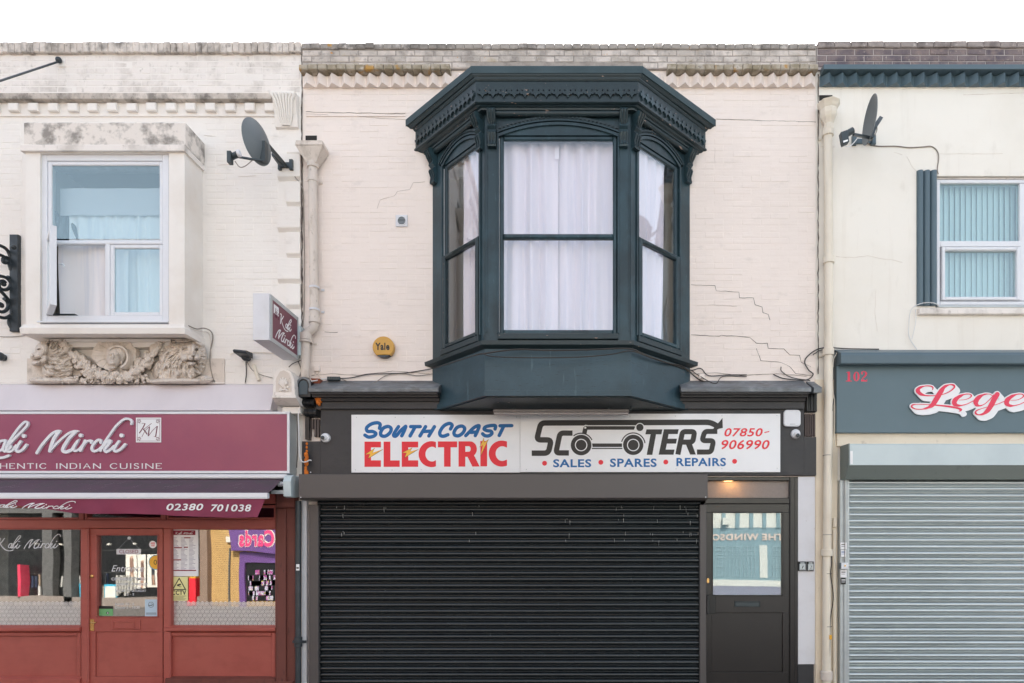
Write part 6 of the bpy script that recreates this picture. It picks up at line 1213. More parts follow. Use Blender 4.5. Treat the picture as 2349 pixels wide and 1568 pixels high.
for y, rr in ((305, .066), (597, .066), (1268, .068), (808, .066)):
    xx = {305: xp, 597: X(1901, .09), 1268: X(1897, .09), 808: X(1900, .09)}[y]; mb = MB(); mb.lathe((xx, .09, Z(y, .09) - .04), (0, 0, 1), [(.05, -.006), (rr, 0), (rr, .075), (.05, .082)], 20); mb.build('collar', M_pipec, d2p, smooth=True); clip_ring(xx, .09, Z(y + 6, .09), .05, M_pipec, d2p, ear=-1 if y != 597 else 1)
for y in (1046, 1228, 1317, 1438): mb = MB(); mb.lathe((X(1898, .09), .09, Z(y, .09)), (0, 0, 1), [(.0512, 0), (.053, .001), (.053, .004), (.0512, .005)], 16); mb.build('cable_tie', M_cab, d2p)
mb = MB(); mb.lathe((X(1896, .09), .09, Z(1560, .09)), (0, 0, 1), [(.05, -.01), (.07, 0), (.07, .1), (.05, .11)], 20); mb.build('collar', M_pipe, d2p, smooth=True)
bp = thing('black_downpipe', (X(683), -.1, 0), 'black downpipe with flanged joint between red brown pilaster and black shutter', 'downpipe'); xb = P('D', 2190, 0, .13)[0]
mb = MB(); mb.tube([(xb, .13, Z(1150, .13)), (xb, .13, .0)], .034, 14); mb.build('pipe', M_iron, bp, smooth=True)
mb = MB(); q = P('D', 2193, 985, .13)[1]; mb.lathe((xb, .13, q - .05), (0, 0, 1), [(.034, -.03), (.045, -.02), (.045, .02), (.06, .025), (.06, .045), (.045, .05), (.045, .09), (.034, .1)], 18); mb.bbox(xb - .075, xb + .085, .1, .13, q - .03, q + .0, .005); mb.build('joint', M_iron, bp, smooth=True)
st = thing('sticker', (xb, -.17, P('D', 0, 470, .17)[1]), 'torn black and white sticker on the black downpipe', 'sticker'); a = P('D', 2174, 470, .165); b = P('D', 2198, 424, .165); MB().box(a[0], b[0], .163, .1655, a[1], b[1]).build('paper', M_paper, st)
mb = MB(); mb.box(a[0] + .004, b[0] - .008, .165, .166, a[1] + .02, b[1] - .035); mb.build('print', M_ink, st)

# ================================================================== satellite dishes
def dish(name, c, n, rx, rz, m, par, depth=.06):
    n = Vector(n).normalized(); u = Vector((0, 0, 1)).cross(n).normalized(); v = n.cross(u).normalized(); c = Vector(c); vs = []; fs = []; R_ = 8; K = 36
    for s_ in (0, 1):
        for i in range(R_ + 1):
            t = i / R_
            for k in range(K): a = 2 * math.pi * k / K; p = c + u * (rx * t * math.cos(a)) + v * (rz * t * math.sin(a)) - n * (depth * (1 - t * t)) - n * (.006 * s_); vs.append(p)
    N = (R_ + 1) * K
    for s_ in (0, 1):
        for i in range(R_):
            for k in range(K): a = s_ * N + i * K + k; b = s_ * N + i * K + (k + 1) % K; fs.append((a, b, b + K, a + K))
    for k in range(K): a = R_ * K + k; b = R_ * K + (k + 1) % K; fs.append((a, b, b + N, a + N))
    mb = MB(); mb.add(vs, fs); mb.build(name, m, par, smooth=True); return c, n, u, v
t = thing('satellite_dish', (X(660), -.02, Z(390)), 'dark grey satellite dish seen from behind on the quoins of the restaurant', 'satellite dish')
# seen from behind: it looks up the street to the left and away over the roofs across
c = P3('A', 1882, 848, .72); v1 = P3('A', 1840, 668, .72)
dish('reflector', c, (-.95, -.31, -.07), .206, .245, M_dish, t)
mb = MB(); w0 = P3('A', 2110, 1040, .02); w1 = P3('A', 1960, 862, .55); w2 = P3('A', 1920, 850, .66)
mb.tube([w0, (w0[0], .1, w0[2]), w1, w2], .022, 8); mb.tube([P3('A', 2060, 1010, .12), P3('A', 2010, 940, .3)], .03, 6); mb.build('mast_arm', M_dark, t)
a = P3('A', 2113, 1040, .0); mb = MB(); mb.bbox(a[0] - .085, a[0] - .05, 0, .085, a[2] - .06, a[2] + .06, .004); mb.bbox(a[0] + .05, a[0] + .09, 0, .085, a[2] - .06, a[2] + .06, .004); mb.bbox(a[0] - .05, a[0] + .05, 0, .075, a[2] - .03, a[2] + .03, .004); mb.build('wall_bracket', M_dark, t)
mb = MB(); b = P3('A', 1935, 890, .7); mb.box(b[0] - .03, b[0] + .03, .66, .73, b[2] - .16, b[2] + .06); mb.tube([P3('A', 1925, 985, .72), P3('A', 1850, 975, .8), P3('A', 1750, 958, .9)], .014, 6); mb.build('feed_arm', M_dark, t)
mb = MB(); e = P3('A', 1710, 945, .92); mb.tube([(e[0] - .03, .9, e[2] - .01), (e[0] + .05, .92, e[2] + .01)], .032, 12); mb.box(e[0] - .05, e[0] - .01, .89, .95, e[2] - .09, e[2] + .03); mb.build('receiver', M_dark, t); mb = MB(); mb.lathe((e[0] + .05, .92, e[2] + .015), (1, .0, .2), [(.036, 0), (.038, .02), (.03, .03), (0, .032)], 16); mb.build('receiver_cap', M_whitep, t, smooth=True)
cable('x', [P3('A', 1725, 990, .9), P3('A', 1760, 1032, .88), P3('A', 1800, 1025, .86), P3('A', 1850, 985, .8)], .005, M_cabg, '', parent=t).name = 'cable'
cable('cable', [P3('A', 2140, 1060, .03), P3('A', 2170, 1110, .04), P3('A', 2215, 1170, .02), P3('A', 2228, 1260, .02), P3('A', 2230, 1400, .02), P3('Y', 80, 930, .02), P3('Y', 78, 1150, .02), P3('Y', 76, 1330, .02), P3('Y', 60, 1480, .03), P3('Y', 45, 1560, .03)], .0055, M_cabg, 'grey coax cable running from the left satellite dish down the open joint')
t = thing('satellite_dish', (X(1983), -.02, Z(325)), 'grey satellite dish seen almost edge on above the number 102 fascia', 'satellite dish')
zc = P3('Z', 880, 645, .5)
dish('reflector', (zc[0] - .0, .52, zc[2]), (-.99, -.04, .09), .21, .262, M_dish, t, depth=.05)
mb = MB(); e1 = P3('Z', 560, 925, .75); e2 = P3('Z', 900, 990, .48); mb.tube([e1, e2], .017, 4); mb.build('feed_arm', M_dark, t)
mb = MB(); e = P3('Z', 490, 880, .78); mb.tube([(e[0] - .04, .78, e[2] - .02), (e[0] + .03, .78, e[2] + .02)], .035, 12); mb.build('receiver', M_dark, t, smooth=True)
mb = MB(); mb.poly(PP('Z', [(270, 910), (405, 860), (430, 900), (455, 1110), (325, 1168), (305, 1110)], .8), .77, .83); mb.build('receiver_box', M_dark, t, bevel=.006)
mb = MB(); mb.poly(PP('Z', [(345, 1060), (440, 1032), (443, 1065), (350, 1098)], .83), .828, .8325); mb.build('label_plate', M_paper, t)
mb = MB(); a = P3('Z', 1060, 660, .3); mb.tube([P3('Z', 1000, 800, .42), P3('Z', 1060, 690, .38), P3('Z', 1130, 590, .3)], .03, 4); mb.tube([P3('Z', 940, 1000, .46), P3('Z', 1020, 780, .42)], .02, 4); mb.build('rear_bracket', M_dark, t)
mb = MB(); b = P3('Z', 780, 1080, .0); mb.tube([(b[0], 0.0, b[2]), (b[0] + .02, .2, b[2] + .02), P3('Z', 960, 960, .42)], .024, 8); mb.bbox(b[0] - .15, b[0] - .1, 0, .05, b[2] - .05, b[2] + .06, .01); mb.bbox(b[0] + .08, b[0] + .13, 0, .05, b[2] - .05, b[2] + .06, .01); mb.bbox(b[0] - .1, b[0] + .08, 0, .02, b[2] - .03, b[2] + .03, .005); mb.build('wall_bracket', M_tealb, t)
cable('x', [P3('Z', 380, 1165, .8), P3('Z', 460, 1185, .78), P3('Z', 560, 1110, .72), P3('Z', 650, 1000, .65), P3('Z', 700, 985, .6)], .005, M_cabw, '', parent=t).name = 'cable'
cable('cable', [P3('Z', 1040, 690, .36), P3('Z', 1050, 850, .34), P3('Z', 950, 1030, .3), P3('Z', 860, 1050, .1), P3('Z', 900, 1140, .01), P3('Z', 1100, 1172, .008), P3('J', 900, 880, .008), P3('J', 1000, 890, .008), P3('J', 1100, 885, .008), P3('J', 1160, 882, .008), P3('J', 1200, 910, .008), P3('J', 1215, 960, .008), P3('J', 1205, 1050, .008), P3('J', 1212, 1085, .008)], .006, M_cabg, 'pale cable looping from the right satellite dish to the upstairs window')

# ================================================================== projecting sign, iron bracket, flood light, wires
t = thing('projecting_sign', (X(684, .1), -.12, Z(826)), 'maroon and silver box sign projecting from the restaurant corner with white script', 'sign')
dn, dfar = .84, .12; xr_ = X(618.3, dn); xl_ = X(580, dn); zt1, zb1 = Z(673, dn), Z(780.5, dn)
MB().box(xl_, xr_ - .004, dfar, dn, zb1, zt1).build('light_box', M_whitep, t, bevel=.004)
xs_ = xr_
mb = MB(); mb.box(xs_ - .003, xs_ + .003, dfar - .002, dn - .03, zb1 + .002, zb1 + .045); mb.box(xs_ - .003, xs_ + .003, dfar, dn - .03, zt1 - .045, zt1 - .001); mb.box(xs_ - .003, xs_ + .003, dn - .065, dn - .02, zb1 + .045, zt1 - .045); mb.box(xs_ - .003, xs_ + .003, dfar, dfar + .03, zb1 + .045, zt1 - .045); mb.build('side_frame', M_alu, t)
TS = Matrix.Translation((xs_, -(dn - .065), 0)) @ Matrix.Rotation(math.radians(90), 4, 'Z')   # x runs from the street edge to the wall
mb = MB(TS); mb.box(0, dn - .065 - dfar - .03, -.001, .001, zb1 + .045, zt1 - .045); mb.build('panel', M_maroond, t)
Wd = dn - .065 - dfar - .03; Hd = zt1 - zb1 - .09; sfx = lambda f0, g0, s_: (lambda x, y: (f0 * Wd + (x + 400) * s_, zb1 + .045 + g0 * Hd - (y - 120) * s_ * 1.25))
zt_s = zt1 - .045; mb = MB(TS); script(mb, K_, lambda x, y: (.30 * Wd + (x + 400) * .00035, zt_s - .2 * Hd - (y - 250) * .00035), .00035, .0005, .002, 1.0); script(mb, M_, lambda x, y: (.10 * Wd + (x - 500) * .000385, zt_s - .487 * Hd - (y - 120) * .00039), .00039, .0005, .002, .9); mb.build('script_lettering', M_sign, t)
mb = MB(TS); mb.box(.03 * Wd + .01, .24 * Wd, .0005, .0016, zb1 + .045 + .68 * Hd, zb1 + .045 + .92 * Hd); mb.build('monogram_plate', M_paper, t)
mb = MB(TS); mono(mb, lambda x, y: (.03 * Wd + .018 + (x - 1900) * .00043, zb1 + .045 + .90 * Hd - (y - 130) * .00055), .0005, .002); mb.build('monogram_print', M_maroond, t)
MB().box(xl_ + .03, xr_ + .03, 0, dfar, zb1 + .06, zt1 - .1).build('wall_mount', M_hood, t)
t = thing('iron_bracket', (X(32), -.02, Z(760)), 'black wrought iron scroll bracket at the far left edge of the restaurant wall', 'bracket')
MB().bbox(P('B', 72, 0, .04)[0], P('B', 134, 0, .04)[0], 0, .05, P('B', 0, 866, .05)[1], P('B', 0, 155, .05)[1], .006).build('back_plate', M_iron, t)
mb = MB(); q_ = lambda pts: [P3('B', x, y, .04 + max(0, (70 - x)) * .0022) for x, y in pts]
def spiral(cx, cy, r0, r1, a0, a1, n=12): return [(cx + (r0 + (r1 - r0) * k / n) * math.cos(math.radians(a0 + (a1 - a0) * k / n)), cy + (r0 + (r1 - r0) * k / n) * math.sin(math.radians(a0 + (a1 - a0) * k / n))) for k in range(n + 1)]
for pts in ([(-60, 225), (10, 242), (55, 275), (76, 330), (84, 400)], [(84, 400), (66, 350)] + spiral(40, 350, 28, 12, -20, -330), [(-60, 300), (-10, 305), (35, 325), (62, 365), (80, 420)], spiral(25, 520, 62, 14, -60, 330, 20), [(-60, 470), (-5, 462), (50, 478), (86, 525), (92, 580)],
            [(-60, 520), (-10, 560), (40, 610), (72, 660), (92, 735)], spiral(8, 685, 60, 12, -70, 320, 20), [(-60, 720), (-20, 755), (35, 770), (76, 752), (92, 735)], [(92, 735), (70, 775), (66, 810), (80, 840)]): mb.tube(smooth3(q_(pts)), .019, 8)
for x, y in ((45, 355), (25, 520), (8, 678), (100, 250)): mb.ball(P3('B', x, y, .12), .03, 7)
mb.build('scroll', M_iron, t, smooth=True)
t = thing('stay_rod', (X(140), -.02, Z(143)), 'thin black stay rod anchored high on the restaurant parapet wall', 'stay rod'); a = P3('A', 440, 255, .02)
mb = MB(); mb.tube([a, P3('A', 0, 400, .75), P3('A', -60, 420, .85)], .011, 6); mb.build('rod', M_iron, t, smooth=True); mb = MB(); mb.ball((a[0], .04, a[2]), .035, 8, sd=.9); mb.build('eye_bolt', M_iron, t, smooth=True); MB().box(a[0] - .03, a[0] + .06, 0, .015, a[2] - .06, a[2] + .03).build('patch', M_left, t)
t = thing('flood_light', (X(560), -.02, Z(830)), 'small black flood light with visor on the wall left of the projecting sign', 'lamp'); c = P3('B', 1802, 1055, .06)
mb = MB(); mb.ball(c, .05, 8, sd=.9); mb.tube([(c[0], .0, c[2]), (c[0], .08, c[2])], .04, 10); mb.build('base', M_iron, t, smooth=True)
mb = MB(); b = P3('B', 1726, 1010, .16); mb.prof([(.05, -.03), (.2, -.02), (.22, .0), (.2, .02), (.06, .035)], 0, .16); mb.v = [(b[0] + x, d_, b[2] - .015 + z + x * -.1) for x, d_, z in mb.v]; mb.build('visor', M_iron, t, bevel=.006)
t2_ = thing('flood_light', (X(0), -.02, Z(825)), 'black lamp fitting half cut off at the left frame edge above the awning', 'lamp'); mb = MB(); c = P3('B', 0, 1052, .06); mb.ball(c, .05, 8); mb.tube([(c[0], 0, c[2]), (c[0], .06, c[2])], .04, 10); mb.build('base', M_iron, t2_, smooth=True)
B3 = lambda x, y, d=.02: P3('B', x, y, d); G3 = lambda x, y, d=.02: P3('G', x, y, d); F3 = lambda x, y, d=.02: P3('F', x, y, d); K3 = lambda x, y, d=.03: P3('K', x, y, d); D3 = lambda x, y, d: P3('D', x, y, d)
cable('cable', [B3(1806, 1090), B3(1808, 1180), B3(1800, 1252)], .006, M_cab, 'dark cable hanging straight down from the small flood light')
cable('cable', [B3(1812, 1090), B3(1850, 1150), B3(1910, 1185), B3(2000, 1210)], .004, M_cabg, 'thin cable sloping from the flood light to the arched end stone')
cable('cable', [B3(1690, 1040), B3(1720, 1028), B3(1870, 1022), B3(2000, 1030), B3(2080, 1060)], .005, M_pipec, 'painted cable crossing the wall behind the flood light')
mb = MB(); mb.tube([B3(1862, 1115, .01), B3(1900, 1230, .03)], .022, 8); tag(mb.build('vent_pipe', M_pipec, smooth=True), 'short cream pipe stub leaning on the wall right of the flood light', 'pipe')
cable('cable', [B3(1370, 820, .3), B3(1440, 850, .2), B3(1500, 845, .06), B3(1550, 870, .03), B3(1562, 920, .02), B3(1545, 1010, .02), B3(1542, 1100, .02), B3(1560, 1200, .02), B3(1580, 1250, .03)], .007, M_cabg, 'cream cable curling from the box window sill down beside the right lion')
cable('cable', [B3(1400, 850, .3), B3(1480, 870, .15), B3(1530, 880, .03), B3(1545, 940, .02), B3(1552, 1100, .02)], .005, M_pipe, 'thin second cable beside the right lion')
cable('cable', [P3('0', 0, 773, .01), P3('0', 30, 773, .01), P3('0', 60, 770, .01)], .004, M_cabg, 'short thin cable on the wall below the iron bracket')
cable('cable', [B3(2210, 1080, .1), B3(2150, 1105, .06), B3(2120, 1130, .1)], .005, M_cab, 'black wire drooping under the projecting sign')
cable('cable', [B3(2190, 1090, .08), B3(2210, 1150, .06), B3(2200, 1200, .06)], .005, M_cab, 'black wire dropping from the projecting sign behind the pipe')
U3 = lambda x, y, d=.2: P3('U', x, y, d)
cable('cable', [U3(175, 520, .15), U3(145, 640, .16), U3(150, 850, .16), U3(155, 1100, .16), U3(170, 1260, .16), U3(200, 1315, .17), U3(260, 1315, .18), U3(300, 1295, .2), U3(325, 1297, .21)], .0075, M_cabw, 'white cable hanging loose down the left end of the black fascia')
cable('cable', [U3(165, 480, .14), U3(130, 620, .14), U3(135, 850, .14), U3(135, 1150, .14), U3(120, 1400, .14)], .006, M_cab, 'black cable down the gap beside the maroon sign')
cable('cable', [U3(330, 188, .2), U3(400, 178, .1), U3(470, 160, .05), U3(550, 155, .04)], .0075, M_cabw, 'short white cable entering the black junction sleeve')
t = thing('cable_joint', (G3(447, 285)[0], -.03, G3(447, 285)[2]), 'black rectangular cable joint sleeve above the left shop cornice', 'cable joint'); a = G3(395, 285, .05); b = G3(500, 253, .05)
MB().bbox(a[0], b[0], .02, .06, a[2], b[2], .008).build('sleeve', M_dark, t); mb = MB()
for k in range(4): mb.box(a[0] + .02 + k * .028, a[0] + .03 + k * .028, .06, .064, a[2] + .004, b[2] - .004)
mb.build('rib', M_dark, t)
cable('cable', [G3(500, 268), G3(600, 262), G3(740, 235), G3(900, 228), G3(1050, 222), G3(1200, 200), G3(1280, 185, .1), G3(1400, 150, .35), G3(1520, 110, .6), G3(1650, 70, .82), G3(1700, 62, .84), P3('F', 760, 735, .84), P3('F', 1000, 742, .84), P3('F', 1300, 738, .84), P3('F', 1500, 720, .84), P3('F', 1620, 700, .84), P3('F', 1740, 740, .6), P3('F', 1860, 780, .3), P3('F', 1990, 820, .04), P3('F', 2060, 810, .03), P3('F', 2110, 855, .02), P3('F', 2230, 850, .02), P3('F', 2349, 850, .02)], .006, M_cab, 'black cable slung along the wall and right round the oriel below its sill')
cable('cable', [P3('F', 640, 725, .78), P3('F', 700, 715, .82), P3('F', 900, 690, .8), P3('F', 1100, 696, .8), P3('F', 1350, 692, .8), P3('F', 1600, 685, .8), P3('F', 1700, 720, .66), P3('F', 1850, 775, .36), P3('F', 1950, 800, .1), P3('F', 2050, 880, .03), P3('F', 2120, 900, .03)], .009, M_cab, 'thick black cable tucked under the oriel sill')
cable('cable', [G3(520, 275), G3(600, 305), G3(700, 340, .22), G3(800, 300, .05), G3(900, 240), G3(1040, 228), G3(1150, 245), G3(1280, 230)], .005, M_cabg, 'thin grey cable dipping over the left lead flashing')
cable('cable', [F3(2000, 820), F3(2050, 855), F3(2150, 905, .1), F3(2200, 860), F3(2349, 860)], .005, M_cab, 'loose black cable above the right lead flashing')
cable('cable', [K3(0, 880), K3(60, 905), K3(140, 915), K3(220, 915), K3(260, 880), K3(230, 850), K3(205, 800), K3(225, 760), K3(290, 715), K3(370, 705), K3(480, 712), K3(690, 715)], .007, M_cab, 'black cable looping from the right shop cornice up around the cream downpipe')
cable('cable', [K3(50, 830), K3(55, 860), K3(120, 900), K3(240, 920)], .006, M_cab, 'short black cable hooked on the brick wall by the cream downpipe')
cable('cable', [K3(260, 750), K3(320, 720), K3(420, 735, .1), K3(400, 780, .1), K3(398, 1000, .1), K3(385, 1120, .12)], .006, M_cab, 'black cable dropping along the left edge of the number 102 fascia')
cable('cable', [K3(415, 740, .1), K3(390, 800, .12), K3(385, 950, .12), K3(400, 1080, .1), K3(398, 1350, .06)], .005, M_pipec, 'cream cable beside the number 102 fascia')
cable('cable', [K3(1085, 430, .03), K3(1040, 412, .05), K3(960, 418, .06), K3(900, 460, .04), K3(885, 560, .03), K3(890, 640, .03), K3(940, 720, .05)], .005, M_cabw, 'white cable looping from the right window sill down to the fascia')
cable('cable', [K3(930, 455, .03), K3(930, 540, .03), K3(905, 650, .03)], .004, M_cabw, 'thin white cable hanging beside the right window sill')
I3 = lambda x, y, d=.12: P3('I', x, y, d)
cable('cable', [I3(1118, 660), I3(1124, 740, .14), I3(1118, 830, .14), I3(1136, 980, .13), I3(1116, 1130, .13), I3(1112, 1300, .13), I3(1106, 1480, .13)], .006, M_cab, 'black cable hanging beside the lower cream downpipe')
t = thing('cable_tag', (I3(1116, 1270)[0], -.14, I3(1116, 1270)[2]), 'small yellow tag on the black cable beside the cream downpipe', 'tag'); a = I3(1109, 1270, .14); b = I3(1124, 1240, .14); MB().bbox(a[0], b[0], .13, .155, a[2], b[2], .004).build('tag_body', M_yel, t)
t = thing('junction_box', (G3(312, 208)[0], -.01, G3(312, 208)[2]), 'small painted junction box on the wall above the left shop cornice', 'junction box'); a = G3(286, 208); b = G3(336, 160); MB().bbox(a[0], b[0], 0, .03, a[2], b[2], .006).build('cover', M_mid, t); mb = MB(); mb.tube([G3(296, 208, .015), G3(296, 240, .015)], .006, 6); mb.tube([G3(322, 208, .015), G3(325, 250, .015), G3(345, 265, .02)], .005, 6); mb.build('wire', M_pipe, t)
t = thing('junction_box', (F3(2068, 875)[0], -.01, F3(2068, 875)[2]), 'small painted junction box on the wall right of the oriel foot', 'junction box'); a = F3(2050, 875); b = F3(2085, 842); MB().bbox(a[0], b[0], 0, .03, a[2], b[2], .006).build('cover', M_mid, t)

# ================================================================== across the street: what the glass reflects
OD = 24.0; YO = -16.0
def OX(px): return (px - VX) * OD / (S * D)
def OZ(py): return EZ - (py - HY) * OD / (S * D)
M_ybr = mat('yellow_stock_brick', 'c9a36a', .85, layers=[('b58d56', 4, U1, .45, .7, .6)], bump=[(30, U1, .4, .006)]); M_purple = mat('purple_sign', '6d4a86', .4); M_gravel = mat('pebbledash', '8f7868', .95, bump=[(60, U1, 1, .01)])
M_pubteal = mat('pub_teal_paint', '7f9599', .5); M_offw = mat('pub_plaster', 'e2dccf', .8); M_pubbar = mat('pub_glazing_paint', 'b9c6c6', .6); M_letter = mat('pub_letters', 'e8c9b4', .6); M_greyw = mat('grey_render', '5f5d5b', .8)
def obox(nm, x0, x1, z0, z1, t0, t1, m, par): 
    mb = MB(); mb.box(min(x0, x1), max(x0, x1), -YO - t1, -YO - t0, z0, z1); return mb.build(nm, m, par)
# t is measured from the far facade towards the shops
cs = thing('card_shop', (OX(560), YO, 0), 'yellow brick building across the street with purple card shop, seen only as a reflection', 'building')
obox('wall', OX(480), OX(760), OZ(1400), 8.2, -7, 0, M_ybr, cs)
bl_ = MB()
for r_ in range(48):
    z = OZ(1214) + .4 - r_ * .075; bl_.box(OX(490), OX(560), 15.994, 15.999, z, z + .012)
bl_.build('mortar_line', mat('ochre_mortar', 'a58355', .9), cs)
obox('pebbledash_pier', OX(466), OX(482), -.1, 8.2, -.3, .25, M_gravel, cs)
mb = MB(); mb.add([(OX(531), 15.72, 3.6), (OX(531), 15.72, OZ(1215)), (OX(537), 15.72, OZ(1264)), (OX(760), 15.72, OZ(1280)), (OX(760), 15.72, 3.6), (OX(531), 16.01, 3.6), (OX(537), 16.01, OZ(1264)), (OX(760), 16.01, OZ(1280))], [(0, 1, 2, 3, 4), (0, 2, 6, 5), (2, 3, 7, 6)]); mb.build('purple_fascia', M_purple, cs)
mb = MB(); Tm = 16.31
text(mb, 'Cards', OX(556), OX(638), OZ(1256), OZ(1216), 0, bold=.035, mirror=True); mb.v = [(x, 15.69, z) for x, _, z in mb.v]; mw = MB(); text(mw, 'Cards', OX(554), OX(640), OZ(1257.5), OZ(1214.5), 0, bold=.075, mirror=True); mw.v = [(x, 15.705, z) for x, _, z in mw.v]; mw.build('white_lettering', M_offw, cs); mb.build('pink_lettering', mat('hot_pink', 'e0427a', .5), cs)
obox('shop_window', OX(566), OX(760), .2, OZ(1290), -.5, .03, mat('dark_shop_glass', '1c1c1f', .2), cs); obox('purple_frame', OX(552), OX(565), 0, OZ(1268), 0, .1, M_purple, cs); obox('purple_band', OX(565), OX(760), OZ(1292), OZ(1270), 0, .09, M_purple, cs); obox('drainpipe', OX(524), OX(527), 0, OZ(1258), 0, .08, M_greyw, cs); obox('alarm_box', OX(518), OX(532), OZ(1244), OZ(1231), 0, .12, M_offw, cs)
mb = MB()
for k in range(60):
    x = OX(random.uniform(570, 650)); z = random.choice([OZ(y) for y in (1318, 1330, 1342, 1354, 1366, 1378)]); mb.box(x, x + .14, 15.94, 15.96, z, z + .16)
mb.build('card_rack', mat('greeting_cards', 'b8b4c4', .7, layers=[('a04a8a', 9, U1, .5, .55, 1), ('d8c34a', 13, U1, .6, .62, 1)]), cs, kind='stuff')
sp = thing('clothes_shop', (OX(300), YO, 0), 'dark clothes shop across the street with bright posters, seen only as a reflection', 'building')
obox('wall', OX(-400), OX(464), 3.4, 8.2, -7, 0, M_greyw, sp); obox('dark_window', OX(-400), OX(464), .3, 3.4, -.6, -.4, mat('very_dark_glass', '151517', .3), sp); obox('step', OX(-400), OX(464), 0, .35, -.4, .1, mat('worn_step', '8d8077', .8), sp)
for a, b, y0, y1 in ((272, 296, 1273, 1352), (298, 318, 1273, 1352), (322, 346, 1273, 1350)): obox('poster', OX(a), OX(b), OZ(y1), OZ(y0), -.39, -.36, M_offw, sp)
for a, y0, y1, c in ((282, 1282, 1350, '8f6f60'), (306, 1290, 1340, '7a5b50'), (334, 1284, 1345, '33343c')): obox('model_figure', OX(a), OX(a + 7), OZ(y1), OZ(y0), -.36, -.34, mat('fig' + c, c, .8), sp)
obox('sale_sign', OX(222), OX(253), OZ(1377), OZ(1341), -.38, -.3, mat('turquoise', '3ba6c4', .5), sp); obox('sale_sign_face', OX(225), OX(249), OZ(1373), OZ(1345), -.3, -.28, M_offw, sp)
for k in range(6): obox('white_shirt', OX(252 + k * 7), OX(257 + k * 7), OZ(1366 - (k % 3) * 6), OZ(1322 + (k % 2) * 3), -.35, -.25, mat('hanging_garment', 'a8a49c', .9), sp)
obox('grey_post', OX(150), OX(168), 0, 8, -.3, .1, M_greyw, sp); obox('brown_column', OX(95), OX(120), .3, 3.4, -.3, 0, M_greyw, sp); obox('turquoise_sign', OX(172), OX(186), OZ(1375), OZ(1340), -.3, -.2, mat('turquoise', '3ba6c4', .5), sp); obox('pink_post', OX(40), OX(46), .3, 1.5, -.3, .1, M_pink, sp)
obox('red_banner', OX(433), OX(454), OZ(1391), OZ(1325), -.2, .2, M_red, sp); obox('yellow_banner', OX(433), OX(454), OZ(1325), OZ(1308), -.2, .2, M_yel, sp)
mb = MB(); 
for t_, y0, y1 in (('CRAZY', 1310, 1316), ('PRICES', 1317, 1323)): text(mb, t_, OX(434), OX(453), OZ(y1), OZ(y0), 0, bold=.03, mirror=True)
mb.v = [(x, 15.79, z) for x, _, z in mb.v]; mb.build('banner_lettering', M_ink, sp)
rk = random.Random(5); gm = [mat('garment_' + n_, c_, .9) for n_, c_ in (('grey', '8a8a88'), ('dark', '3a3c42'), ('white', 'c9c6c0'), ('tan', '9a8672'), ('navy', '2f3850'))]
for k in range(70):
    x = rk.uniform(20, 455)
    if 268 < x < 350: continue
    y = rk.choice([1318, 1322, 1345]); obox('garment', OX(x), OX(x + rk.uniform(3, 6)), OZ(y + rk.uniform(22, 34)), OZ(y), -.39, -.33, rk.choice(gm), sp)
for x in (226, 292, 352, 120, 60): obox('shop_light', OX(x), OX(x + 6), OZ(1250), OZ(1246), -.39, -.3, M_offw, sp)
for y in (1262, 1316, 1343): obox('hanging_rail', OX(0), OX(430), OZ(y + .8), OZ(y), -.39, -.37, M_greyw, sp)
for a, b, c_ in ((283, 1284, 'c9a58e'), (307, 1293, 'b98f78'), (335, 1287, 'a9826c')):
    obox('model_head', OX(a + 1.5), OX(a + 5), OZ(b), OZ(b - 6), -.36, -.335, mat('face' + c_, c_, .8), sp); obox('model_legs', OX(a + 1), OX(a + 5.5), OZ(b + 58), OZ(b + 34), -.34, -.33, mat('face' + c_, c_, .8), sp)
pb = thing('pub', (OX(1710), YO, 0), 'teal painted half timbered pub across the street, seen only as a reflection', 'pub')
obox('wall', OX(1400), OX(2300), 0, 8.2, -7, 0, M_pubteal, pb); obox('render_band', OX(1400), OX(2300), OZ(1212), 8, 0, .02, M_offw, pb)
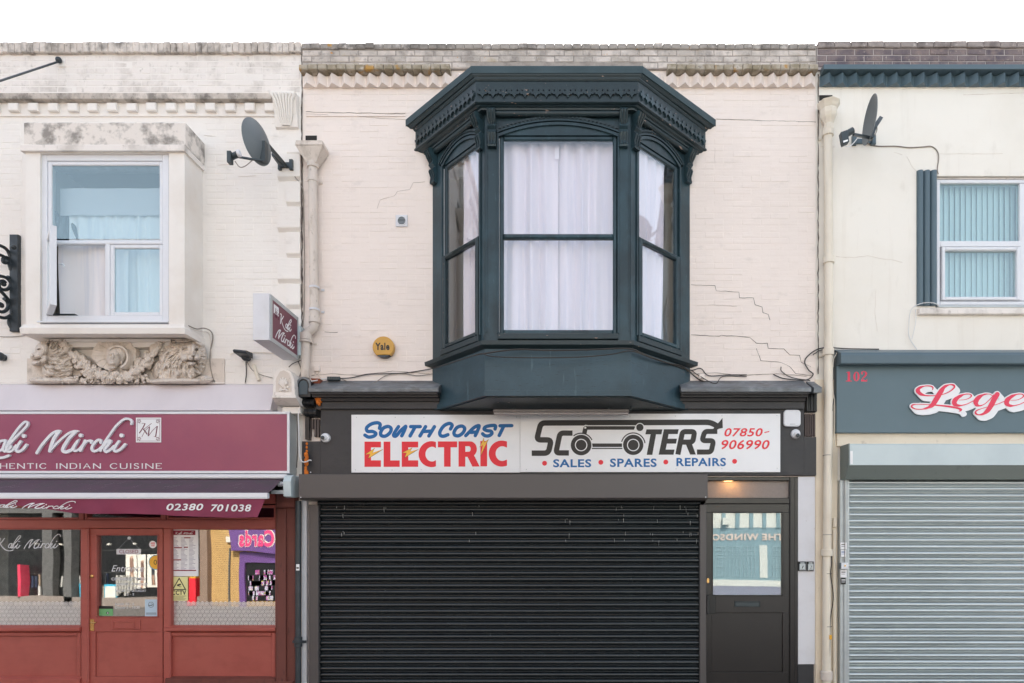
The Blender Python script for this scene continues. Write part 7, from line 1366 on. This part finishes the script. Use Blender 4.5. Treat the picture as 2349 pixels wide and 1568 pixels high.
for k in range(-8, 22): x = 1655 + k * 31.5; obox('timber', OX(x), OX(x + 9), OZ(1213), 8, .02, .06, M_pubteal, pb)
mb = MB(); text(mb, 'THE WINDSOR', OX(1612), OX(1797), OZ(1241), OZ(1226), 0, bold=.035, mirror=True); mb.v = [(x, 15.95, z) for x, _, z in mb.v]; mb.build('pub_lettering', M_letter, pb)
obox('plinth', OX(1400), OX(2300), OZ(1346), OZ(1331), 0, .08, M_offw, pb); obox('brick_base', OX(1400), OX(2300), 0, OZ(1346), 0, .07, mat('mauve_brick', '8f8796', .8), pb)
obox('door_curtain', OX(1742), OX(1760), OZ(1325), OZ(1253), 0, .03, M_offw, pb)
for a in (1640, 1673, 1706, 1772): 
    for y0, y1 in ((1256, 1275), (1280, 1322)):
        for k in range(4): obox('glazing_bar', OX(a + k * 8), OX(a + k * 8 + .7), OZ(y1), OZ(y0), 0, .03, M_pubbar, pb)
        for k in range(3): obox('glazing_bar', OX(a), OX(a + 25), OZ(y0 + k * (y1 - y0) / 2 + .6), OZ(y0 + k * (y1 - y0) / 2), 0, .031, M_pubbar, pb)
obox('wall_lamp', OX(1655), OX(1672), OZ(1205), OZ(1188), .02, .25, M_offw, pb)
ow = thing('plain_building', (OX(1080), YO, 0), 'pale rendered building across the street between card shop and pub', 'building'); obox('wall', OX(760), OX(1400), 0, 8.2, -7, 0, mat('pale_render', 'b9aea2', .8), ow)
for k in range(5): obox('window', OX(800 + k * 120), OX(870 + k * 120), 4.8, 6.6, -.1, .02, M_dkblue, ow)
# the lit hall lamp behind the obscured fanlight
ll_ = thing('hall_lamp', (X(1665), .5, Z(1118)), 'warm glowing hall lamp behind the obscured fanlight over the black door', 'lamp')
mb = MB(); c = P('I', 420, 205, -.12); mb.lathe((c[0], -.14, c[1] - .02), (0, 0, 1), [(0, 0), (.05, .01), (.07, .05), (.05, .1), (.015, .12), (0, .12)], 16); mb.build('bulb', mat('warm_bulb', 'ffd9a0', .5, emit=('ffc47a', 17)), ll_, smooth=True)
